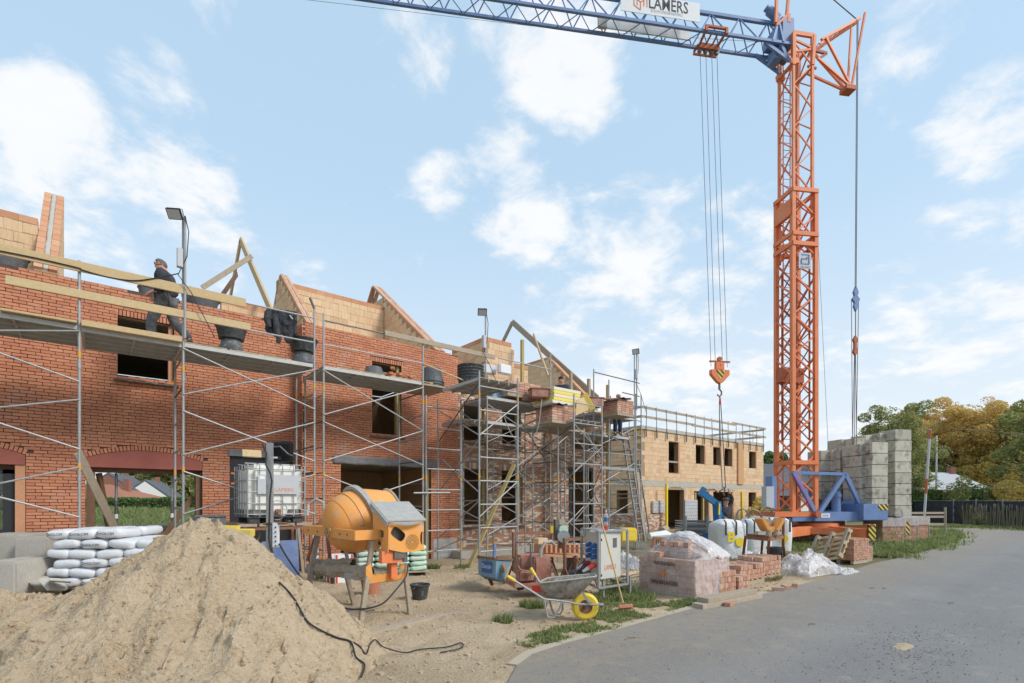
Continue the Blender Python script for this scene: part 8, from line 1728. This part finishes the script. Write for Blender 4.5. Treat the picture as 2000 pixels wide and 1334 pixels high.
MB().beam(P(1276, 1051, 13.2), P(1318, 1052, 13.5), .06, .06).beam(P(1272, 1075, 13.0), P(1278, 1051, 13.2), .08, .06).build('top_bar', 'rust', gr_, W=True)
ya = thing('yellow_container', 'yellow plastic container on the ground behind the cabinet', 'container', G(1225, 1062)); pb(P(1224, 1044, 15.2), .26, .2, .20, 'body', 'bright_yellow', ya, .2, bevel=.04)
o = MB().tube(P(1292, 1038, 17), P(1300, 1034, 17.6), .14, 14).build('clay_pipe', 'grey_wood', smooth=True); tag(o, 'short pipe end lying left of the galvanised frames', 'pipe')
a = P(1275, 1048, 16.5); o = MB().path([P(1268, 1047, 16.4), P(1300, 1044, 16.6), P(1320, 1048, 16.8)], [.1, .14, .05], 8).build('sheet_roll', 'white_foam', smooth=True); tag(o, 'pale rolled sheet lying behind the wrapped brick pack', 'roll')
sack = thing('rubble_sack', 'grey white sack of rubbish propped right of the blue hoist arm', 'sack', G(1457, 1060)); MB().sph((0, 0, .75), .3, 14, 10, 1, .8, 1.2).build('sack_body', 'foil_board', sack, smooth=True); 
o = MB().bb(-.35, .35, -.3, .3, 0, .42).build('block_stack', 'concrete'); o.location = G(1457, 1060); tag(o, 'concrete blocks carrying the grey white rubbish sack', 'blocks')
# ------------------------------------------------------------------ things on the tower decks
foam = thing('foam_board_stack', 'stack of yellow edged insulation boards piled high on the middle deck', 'insulation boards', P(1095, 785, 15.6))
fc = P(1092, 796, 15.9); ex_, ey_ = X_, Y_
for i in range(5):
    z = fc.z+.03+i*.10; m = ['cream_foam', 'yellow_foam', 'cream_foam', 'yellow_foam', 'cream_foam', 'yellow_foam', 'yellow_foam'][i]
    MB().bb(fc.x-.62+R.uniform(-.04, .04)+.02*i, fc.x+.60+R.uniform(-.03, .03), fc.y-.35, fc.y+.55, z, z+.094).build('board', m, foam, W=True, bevel=.005, seg=1)
for i in range(3): c = P(1010+i*3, 765-i*3, 15.9); o = MB().obox(c, X_*.75, Y_*.22, UP*.035).build('foam_board', 'cream_foam'); o.rotation_euler = (0, 0, 0); tag(o, ['lowest long cream board left of the yellow stack', 'middle long cream board left of the yellow stack', 'top long cream board left of the yellow stack'][i], 'insulation board')
def mini_pack(label, px, py, Z, w_, d_, h_, wrap=True):
    c = P(px, py, Z); nx_, ny_, nz_ = max(2, int(w_/.21)), max(2, int(d_/.105)), max(2, int(h_/.065)); t = brick_row(label, V((c.x-w_/2, c.y-d_/2, c.z)), X_, Y_, nx_, ny_, nz_, 'brick packs on the scaffold decks', sz=(w_/nx_, d_/ny_, h_/nz_), pal=False, cat='brick pack')
    MB().bb(c.x-w_/2, c.x+w_/2, c.y-d_/2, c.y+d_/2, c.z-.09, c.z-.003).build('pallet', 'grey_wood', t, W=True)
    if wrap: MB().grid(lambda u, w: V((c.x-w_/2-.12+(w_*.75)*u, c.y-d_/2-.1+(d_+.2)*w, c.z+h_+.03-.28*max(0, .35-u)+.04*fbm(u*5, w*5, px))), 20, 14).build('black_cover', 'rubber', t, smooth=True, W=True, solid=.01)
mini_pack('brick pack with black cover on the lower deck under the foam boards', 1083, 824, 15.0, .85, .7, .42); mini_pack('brick pack with black cover at the bald worker', 1206, 810, 17.5, .85, .7, .46); mini_pack('small open brick pack behind the tower scaffold deck', 1010, 775, 15.9, 1.3, .7, .38, False)
for k, (px, py, Z, rz) in enumerate([(1052, 778, 15.5, .2), (1160, 795, 17.0, .3)]): 
    t = thing('mortar_crate', ['red mortar crate between the loose bricks and the foam boards', 'red mortar crate beside the black covered pack near the bald worker'][k], 'crate', P(px, py, Z)); pb(P(px, py-8, Z), .28, .2, .14, 'body', 'machine_red', t, rz, bevel=.03); pb(P(px, py-17, Z), .3, .22, .012, 'rim', 'machine_red', t, rz)
bx2 = thing('cardboard_box', 'large brown cardboard sheet leaning over yellow foam beside the foam stack', 'cardboard', P(1140, 800, 15.6)); MB().prism([P(1124, 812, 15.5), P(1156, 798, 15.9), P(1145, 774, 16.0), P(1127, 780, 15.6)], FWD*.10).build('carton', 'pine_wood', bx2, W=True); MB().beam(P(1158, 800, 15.8), P(1142, 770, 15.9), .05, .16).build('foam_strip', 'yellow_foam', bx2, W=True)
for k, (px, py) in enumerate([(985, 722), (955, 722)]): o = MB().obox(P(px, py, 17.4), X_*.25, Y_*.1, UP*.16).build('print_bag', ['sign_white', 'foil_board'][k], bevel=.03); tag(o, ['white printed bag on the deck behind the scaffold frame', 'silver bag with dark print beside the nested tubs'][k], 'bag')
o = MB().bb(P(968, 745, 18).x, P(1035, 750, 18).x, .0, .2, 5.28, 5.62).build('lintel_block', 'concrete'); tag(o, 'grey concrete lintel along the top of the brown wall', 'lintel')
bt2 = MB().obox(P(970, 772, 15.6), X_*.3, Y_*.2, UP*.14).build('blue_crate', 'skip_blue', bevel=.02); tag(bt2, 'blue crate half hidden behind the tower deck', 'crate')
cable('white cable drooping from the deck of the tower scaffold', [P(1058, 780, 14.5), P(1052, 830, 14.4), P(1040, 855, 14.4), P(1020, 864, 14.4), P(1000, 850, 14.4), P(985, 815, 14.5)], .012, 'grey_hose')
# jacket hanging on the guard rail
def jacket_fn(side):
    def fn(u, w):
        x0 = P(520, 606, 11.68); x1 = P(579, 612, 11.68); p = x0.lerp(x1, u); dep = .55*(.55+.45*abs(math.sin(u*5+1)))+.12*fbm(u*4, 0, 5); dep = {0: .62, 1: .30}.get(0, 0)*(1 if u > .25 else .75)+.10*math.sin(u*11)
        return V((p.x, p.y-.04*side+.05*fbm(u*6, w*4, 3), p.z+.02-dep*w+.03*fbm(u*5, w*5, 8)))
    return fn
jk = thing('hanging_jacket', 'black work jacket hung over the scaffold guard rail', 'jacket', P(548, 610, 11.68)); MB().grid(jacket_fn(1), 30, 16).build('body_panel', 'jacket_black', jk, smooth=True, W=True, solid=.05)
MB().path([P(538, 620, 11.6), P(541, 645, 11.55), P(545, 662, 11.55), P(543, 670, 11.55)], [.07, .075, .06, .045], 10).build('sleeve', 'jacket_black', jk, smooth=True, W=True); MB().path([P(524, 610, 11.6), P(522, 625, 11.55), P(527, 640, 11.55)], [.08, .08, .05], 10).build('sleeve', 'jacket_black', jk, smooth=True, W=True)
MB().beam(P(566, 616, 11.58), P(572, 623, 11.58), .015, .02).build('reflective_patch', 'print_white', jk, W=True)
cable('dark cable slung along the guard rail from the left edge', [FY(-10, 488, SY0-.08), FY(75, 505, SY0-.08), FY(152, 523, SY0-.08), FY(160, 527, SY0-.08), FY(210, 541, SY0-.08), FY(262, 548, SY0-.08), FY(310, 542, SY0-.08), FY(350, 534, SY0-.08)], .011)
# ================================================================== people
def skin_mesh(name, chains, m, parent, levels=1, smooth=True):
    """one continuous body grown from joint chains: (list of (id, pos, radius)), shared ids weld"""
    ids = {}; vs = []; rs = []; es = set()
    for ch in chains:
        prev = None
        for key, p, r in ch:
            if key not in ids: ids[key] = len(vs); vs.append(V(p)); rs.append(r)
            i = ids[key]
            if prev is not None and prev != i: es.add((prev, i))
            prev = i
    me = bpy.data.meshes.new(name); bm = bmesh.new(); L_ = bm.verts.layers.skin.verify(); bv = [bm.verts.new(v) for v in vs]; [bm.edges.new((bv[a], bv[b])) for a, b in es]
    for i, v in enumerate(bv): v[L_].radius = (rs[i], rs[i]) if not isinstance(rs[i], tuple) else rs[i]; v[L_].use_root = (i == 0)
    bm.to_mesh(me); bm.free(); t = bpy.data.objects.new('tmp', me); col.objects.link(t)
    t.modifiers.new('s', 'SKIN').use_smooth_shade = True; sd = t.modifiers.new('d', 'SUBSURF'); sd.levels = levels; sd.render_levels = levels
    dg = bpy.context.evaluated_depsgraph_get(); dg.update(); me2 = bpy.data.meshes.new_from_object(t.evaluated_get(dg)); bpy.data.objects.remove(t)
    me2.materials.clear(); me2.materials.append(MATS[m]); me2.polygons.foreach_set('use_smooth', [True]*len(me2.polygons)); me2.name = name
    o = bpy.data.objects.new(name, me2); col.objects.link(o); o.parent = parent; return o
def person(label, locn, rz, J, jac, tro, hair, bald=False, cap=None, s=1.0):
    """J: joints in metres, person faces -y; keys pel chest neck head, sL eL wL, sR eR wR, hL kL aL, hR kR aR"""
    t = thing('person', label, 'person', locn, rz); t.scale = (s, s, s); g = {k: V(v) for k, v in J.items()}
    fwd = V(J.get('face', (0, -1, 0))).normalized(); hd = g['head']; up = (hd-g['neck']).normalized()
    ch = [[('pel', g['pel'], .13), ('waist', g['pel'].lerp(g['chest'], .5), .12), ('chest', g['chest'], .145), ('neck', g['neck'], .072), ('jaw', g['neck'].lerp(hd, .55)+fwd*.012, .100), ('skull', hd, .114), ('crown', hd+up*.07, .086)]]
    ch.append([('jaw', 0, 0), ('chin', g['neck'].lerp(hd, .5)+fwd*.075, .024)]); ch.append([('skull', 0, 0), ('nose', hd+fwd*.118-up*.012, .015)])
    fix = []
    for S in 'LR':
        sh, el, wr_ = g['s'+S], g['e'+S], g['w'+S]; hnd = wr_+(wr_-el).normalized()*.08
        ch.append([('chest', 0, 0), ('s'+S, sh, .058), ('e'+S, el, .04), ('w'+S, wr_, .028), ('p'+S, hnd, .034)])
        d = (hnd-wr_).normalized(); sd_ = d.cross(V((0, 1, .2))).normalized()
        for i in range(4): b = hnd+sd_*(.030-.02*i)+d*.02; ch.append([('p'+S, 0, 0), ('f%d%s' % (i, S), b+d*.035, .009), ('g%d%s' % (i, S), b+d*(.06+.008*(i in (1, 2)))+fwd*.02, .008)])
        ch.append([('w'+S, 0, 0), ('t%s' % S, wr_+d*.04+sd_*.045, .010), ('u%s' % S, wr_+d*.075+sd_*.055, .009)])
        hp, kn, an = g['h'+S], g['k'+S], g['a'+S]; ch.append([('pel', 0, 0), ('h'+S, hp, .085), ('k'+S, kn, .055), ('a'+S, an, .038), ('b'+S, an+fwd*.13-V((0, 0, .05)), .035)])
    body = skin_mesh('body', ch, 'skin', t)
    jc = [[('p', g['pel']+V((0, 0, .0)), .18), ('w', g['pel'].lerp(g['chest'], .5), .175), ('c', g['chest'], .20), ('n', g['chest'].lerp(g['neck'], .8), .085)]]
    for S in 'LR': jc.append([('c', 0, 0), ('s'+S, g['s'+S], .098), ('e'+S, g['e'+S], .078), ('w'+S, g['e'+S].lerp(g['w'+S], .93 if not J.get('short') else .35), .048)])
    skin_mesh('jacket', jc, jac, t)
    tc_ = [[('p', g['pel']-V((0, 0, .03)), .14)]]
    for S in 'LR': tc_.append([('p', 0, 0), ('h'+S, g['h'+S], .125), ('k'+S, g['k'+S], .10), ('a'+S, g['a'+S]+V((0, 0, .03)), .082)])
    skin_mesh('trousers', tc_, tro, t)
    for S in 'LR': a = g['a'+S]; skin_mesh('boot', [[('a', a+V((0, 0, .04)), .055), ('h', a-V((0, 0, .03)), .05), ('t', a+fwd*.15-V((0, 0, .045)), .042)]], 'black_plastic', t)
    for e in (-1, 1):
        sd_ = fwd.cross(up).normalized(); MB().sph(hd+fwd*.088+sd_*.034*e+up*.012, .012, 8, 6).build('eye', 'dark_void', body, smooth=True); MB().sph(hd+sd_*.088*e-up*.01, .022, 8, 6, .5, 1, 1.3).build('ear', 'skin', body, smooth=True)
        MB().beam(hd+fwd*.09+sd_*.02*e+up*.034, hd+fwd*.082+sd_*.052*e+up*.034, .008, .008).build('eyebrow', 'hair_dark' if not hair == 'hair_grey' else 'hair_grey', body)
    MB().beam(hd+fwd*.088-up*.055-fwd.cross(up)*.025, hd+fwd*.088-up*.055+fwd.cross(up)*.025, .008, .006).build('mouth', 'terracotta', body)
    if not bald:
        hm = MB(); sd_ = fwd.cross(up).normalized(); fwh = fwd.normalized()
        def fn(u, w):
            a = 2*math.pi*u; front = max(0, math.cos(a)); b = w*(2.45-1.5*front**.6); d = (fwd*math.cos(a)+sd_*math.sin(a)*.86)*math.sin(b)+up*math.cos(b)*1.08; k = .099+.004*fbm(math.cos(a)*4, math.sin(a)*4, b*4)
            return hd+up*.008-fwd*.014+d*k
        hm.grid(fn, 26, 12).build('hair', hair, t, smooth=True)
    if cap:
        sd_ = fwd.cross(up).normalized(); MB().lathe(hd+up*.035, [(.118, 0), (.115, .05), (.08, .09), (.001, .1)], 20, up).build('cap', cap, t, smooth=True); MB().obox(hd+fwd*.15+up*.04, sd_*.06, fwd*.05, up*.006).build('cap_peak', cap, t, bevel=.005)
    return t
# walking man on the left scaffold, in profile facing left
ld = (RIGHT*-1.0); base = FY(322, 657, -1.45); base.z = DZ+.02
walk = dict(pel=(0, .03, .93), chest=(0, .0, 1.30), neck=(0, -.03, 1.47), head=(0, -.075, 1.60), face=(0, -1, 0), sL=(.19, .02, 1.38), eL=(.25, .13, 1.13), wL=(.22, -.10, .99), sR=(-.19, .0, 1.38), eR=(-.25, .08, 1.12), wR=(-.2, -.20, 1.02),
            hL=(.09, .02, .88), kL=(.10, -.20, .50), aL=(.10, -.18, .09), hR=(-.09, .04, .88), kR=(-.10, .12, .50), aR=(-.10, .42, .17))
person('grey haired man in black jacket and dark work trousers walking left on the scaffold', base, -YAW-math.pi/2+.12, walk, 'jacket_black', 'trouser_grey', 'hair_grey', s=1.06)
hd_ = None
stand = dict(pel=(0, .02, .93), chest=(0, -.02, 1.30), neck=(0, -.05, 1.47), head=(0, -.10, 1.60), face=(0, -1, -.35), sL=(.19, 0, 1.38), eL=(.26, -.05, 1.12), wL=(.16, -.28, 1.05), sR=(-.19, 0, 1.38), eR=(-.26, -.05, 1.12), wR=(-.16, -.28, 1.05),
             hL=(.09, 0, .88), kL=(.10, -.03, .48), aL=(.11, 0, .08), hR=(-.09, 0, .88), kR=(-.10, -.03, .48), aR=(-.11, 0, .08))
b = P(1097, 743, 17.0); person('bearded dark haired man in dark jacket behind the yellow foam boards looking down', V((b.x, b.y, b.z-1.60)), -YAW-.35, stand, 'navy', 'trouser_grey', 'hair_dark', s=1.0)
o = MB().bb(b.x-.7, b.x+.7, b.y-.4, b.y+.5, b.z-1.72, b.z-1.64).build('platform_board', 'grey_wood'); tag(o, 'timber board the bearded man stands on behind the wall', 'board')
b = P(1206, 772, 18.3); person('bald man in navy clothes working behind the black covered brick pack', V((b.x, b.y, 4.15)), -YAW+.2, stand, 'navy', 'navy', 'hair_dark', bald=True, s=(b.z-4.15)/1.62)
reach = dict(stand); reach.update(head=(0, -.07, 1.62), face=(.3, -1, .1), sR=(-.19, 0, 1.40), eR=(-.24, -.05, 1.14), wR=(-.14, -.26, 1.02), sL=(.17, 0, 1.44), eL=(.22, -.12, 1.70), wL=(.08, -.18, 1.93))
b = P(1416, 979, 19.0); person('man in cap and black sweater raising one arm to the lifting chain behind the bags', V((b.x+.0, b.y, max(0, b.z-1.62*1.02))), -YAW+.1, reach, 'jacket_black', 'navy', 'hair_dark', cap='black_plastic', s=1.02)
# ================================================================== weeds and grass, splatter and twigs on the ground
def grass_patch(label, pts, n, h, seed, m='grass_green', spread=.25, name='grass', w=.008):
    rg = random.Random(seed); mb = MB()
    for _ in range(n):
        px, py, r = rg.choice(pts); c = G(px, py); a = rg.uniform(0, 6.283); d = r*math.sqrt(rg.random()); x, y = c.x+math.cos(a)*d*1.3, c.y+math.sin(a)*d
        if poly_in(x, y, road_poly) and rg.random() < .93: continue
        if fbm(x*1.7, y*1.7, seed) < -.12: continue
        hh = h*rg.uniform(.35, 1.15); z = ground_z(x, y)-.01; b = V((x, y, z)); t = rg.uniform(0, 6.283); s_ = V((math.cos(t), math.sin(t), 0))*w*rg.uniform(.7, 1.5); ln = V((rg.gauss(0, .35), rg.gauss(0, .35), 1)).normalized()
        mid = b+ln*hh*.55; tip = b+ln*hh+V((rg.gauss(0, .3), rg.gauss(0, .3), -.1))*hh*.35; mb.add([b-s_, b+s_, mid+s_*.7, mid-s_*.7, tip], [(0, 1, 2, 3), (3, 2, 4)])
    o = mb.build(name, m); tag(o, label, 'grass'); o['kind'] = 'stuff'; return o
grass_patch('green grass strip along the concrete edging', [(1060, 1250, .28), (1110, 1238, .32), (1160, 1222, .35), (1210, 1205, .4), (1255, 1195, .4), (1300, 1182, .3), (1345, 1178, .18), (1185, 1195, .45), (1235, 1178, .45), (1270, 1190, .4)], 15000, .075, 1)
grass_patch('weeds around the cabinet feet', [(1200, 1165, .35), (1235, 1170, .35), (1170, 1172, .3)], 3500, .16, 2, w=.012)
grass_patch('tufts of grass behind the mixer', [(625, 1128, .18), (660, 1125, .12), (1048, 1190, .14), (1030, 1186, .10), (900, 1112, .2), (845, 1110, .15), (980, 1215, .12)], 2600, .16, 3)
grass_patch('weedy turf between the brick piles and the bulk bags', [(1440, 1100, .9), (1400, 1108, .7), (1500, 1098, .9), (1560, 1090, .9), (1480, 1130, .5), (1450, 1090, 1.2), (1350, 1085, 1.2)], 15000, .13, 4, 'grass_dry', w=.012)
grass_patch('green weeds under the crane outriggers', [(1700, 1082, .9), (1740, 1076, 1.0), (1780, 1070, 1.0), (1660, 1078, 1.0), (1720, 1065, 1.6), (1600, 1070, 1.6), (1760, 1090, .6), (1810, 1072, .8), (1840, 1062, .9), (1560, 1062, 2.0)], 24000, .26, 5, w=.02)
grass_patch('long verge grass at the bend of the road', [(1850, 1058, .9), (1865, 1050, .8), (1820, 1068, .8), (1855, 1042, 1.0)], 9000, .3, 6, w=.022)
grass_patch('grass strip at the foot of the fence', [(1860+i*22, 1030+i*.9, 1.3) for i in range(10)], 14000, .22, 7, w=.03)
def weed(label, px, py, r, n, seed, m='grass_green'):
    rg = random.Random(seed); c = G(px, py); mb = MB()
    for _ in range(n):
        a = rg.uniform(0, 6.283); d = r*rg.random(); tp = V((math.cos(a)*d, math.sin(a)*d, rg.uniform(.05, r*.7))); q = V((rg.gauss(0, 1), rg.gauss(0, 1), rg.gauss(.4, .6))).normalized(); e = q.cross(UP).normalized(); L_ = rg.uniform(.03, .09); mb.add([tp, tp+q*L_*.5+e*L_*.25, tp+q*L_, tp+q*L_*.5-e*L_*.25], [(0, 1, 2, 3)])
    o = mb.build('weed_plant', m); o.location = c; return tag(o, label, 'plant', 'leafy weeds near the crane')
for k, (px, py, r, lb) in enumerate([(1730, 1082, .7, 'leafy weed clump right of the blue outrigger pad'), (1770, 1086, .6, 'leafy weed clump near the road below the brick packs'), (1690, 1090, .5, 'leafy weed clump between pallet and outrigger pad'), (1655, 1062, .8, 'leafy weed clump behind the upright pallet'), (1745, 1068, .9, 'tall leafy weed clump below the orange arm'), (1215, 1160, .35, 'low weed between the cabinet feet')]): weed(lb, px, py, r, 900, k+20, 'grass_green' if k % 2 else 'bag_green' if False else 'grass_green')
# pebbles, clods and twigs
rg = random.Random(33); mb = MB()
for _ in range(2600):
    X, Z = rg.uniform(-3, 6), rg.uniform(4.5, 14); p = C(X, Z)
    if poly_in(p.x, p.y, road_poly) or p.y > -.6: continue
    s_ = rg.uniform(.006, .022)*(1.6 if rg.random() < .08 else 1); z = ground_z(p.x, p.y); mb.obox((p.x, p.y, z+s_*.3), V((s_, s_*.3, 0)), V((-s_*.3, s_*.8, .1*s_)), V((0, .1*s_, s_*.5)))
o = mb.build('gravel', 'sand'); tag(o, 'clods and small stones scattered over the trodden sand', 'gravel'); o['kind'] = 'stuff'
mb = MB()
for _ in range(800):
    if rg.random() < .55: px, py = rg.gauss(1780, 70), rg.gauss(1265, 32)
    else: px, py = rg.uniform(1050, 1990), rg.uniform(1110, 1334)
    p = G(px, py, .008)
    if not poly_in(p.x, p.y, road_poly): continue
    s_ = rg.uniform(.002, .006); mb.obox((p.x, p.y, .008+s_*.3), V((s_*rg.uniform(.7, 2), s_*.3, 0)), V((0, s_, 0)), V((0, 0, s_*.4)))
o = mb.build('gravel', 'brown_wood'); tag(o, 'dark grit and crumbs lying on the asphalt', 'grit'); o['kind'] = 'stuff'
mb = MB()
for _ in range(45):
    px, py = rg.uniform(1400, 1650), rg.uniform(1122, 1160); a = rg.uniform(0, 6.28); p = G(px, py, .012); L_ = rg.uniform(.03, .09); q = p+V((math.cos(a), math.sin(a), .1))*L_; mb.tube(p, q, .0025, 4)
for px, py, L_ in ((1580, 1222, .18), (1855, 1180, .22), (1700, 1150, .15), (1725, 1150, .12), (1220, 1250, .2)): p = G(px, py, .012); mb.path([p, p+V((L_*.5, .03, .01)), p+V((L_, -.02, 0))], .005, 4)
o = mb.build('twigs', 'brown_wood'); tag(o, 'twigs and straws on the asphalt edge', 'twigs'); o['kind'] = 'stuff'
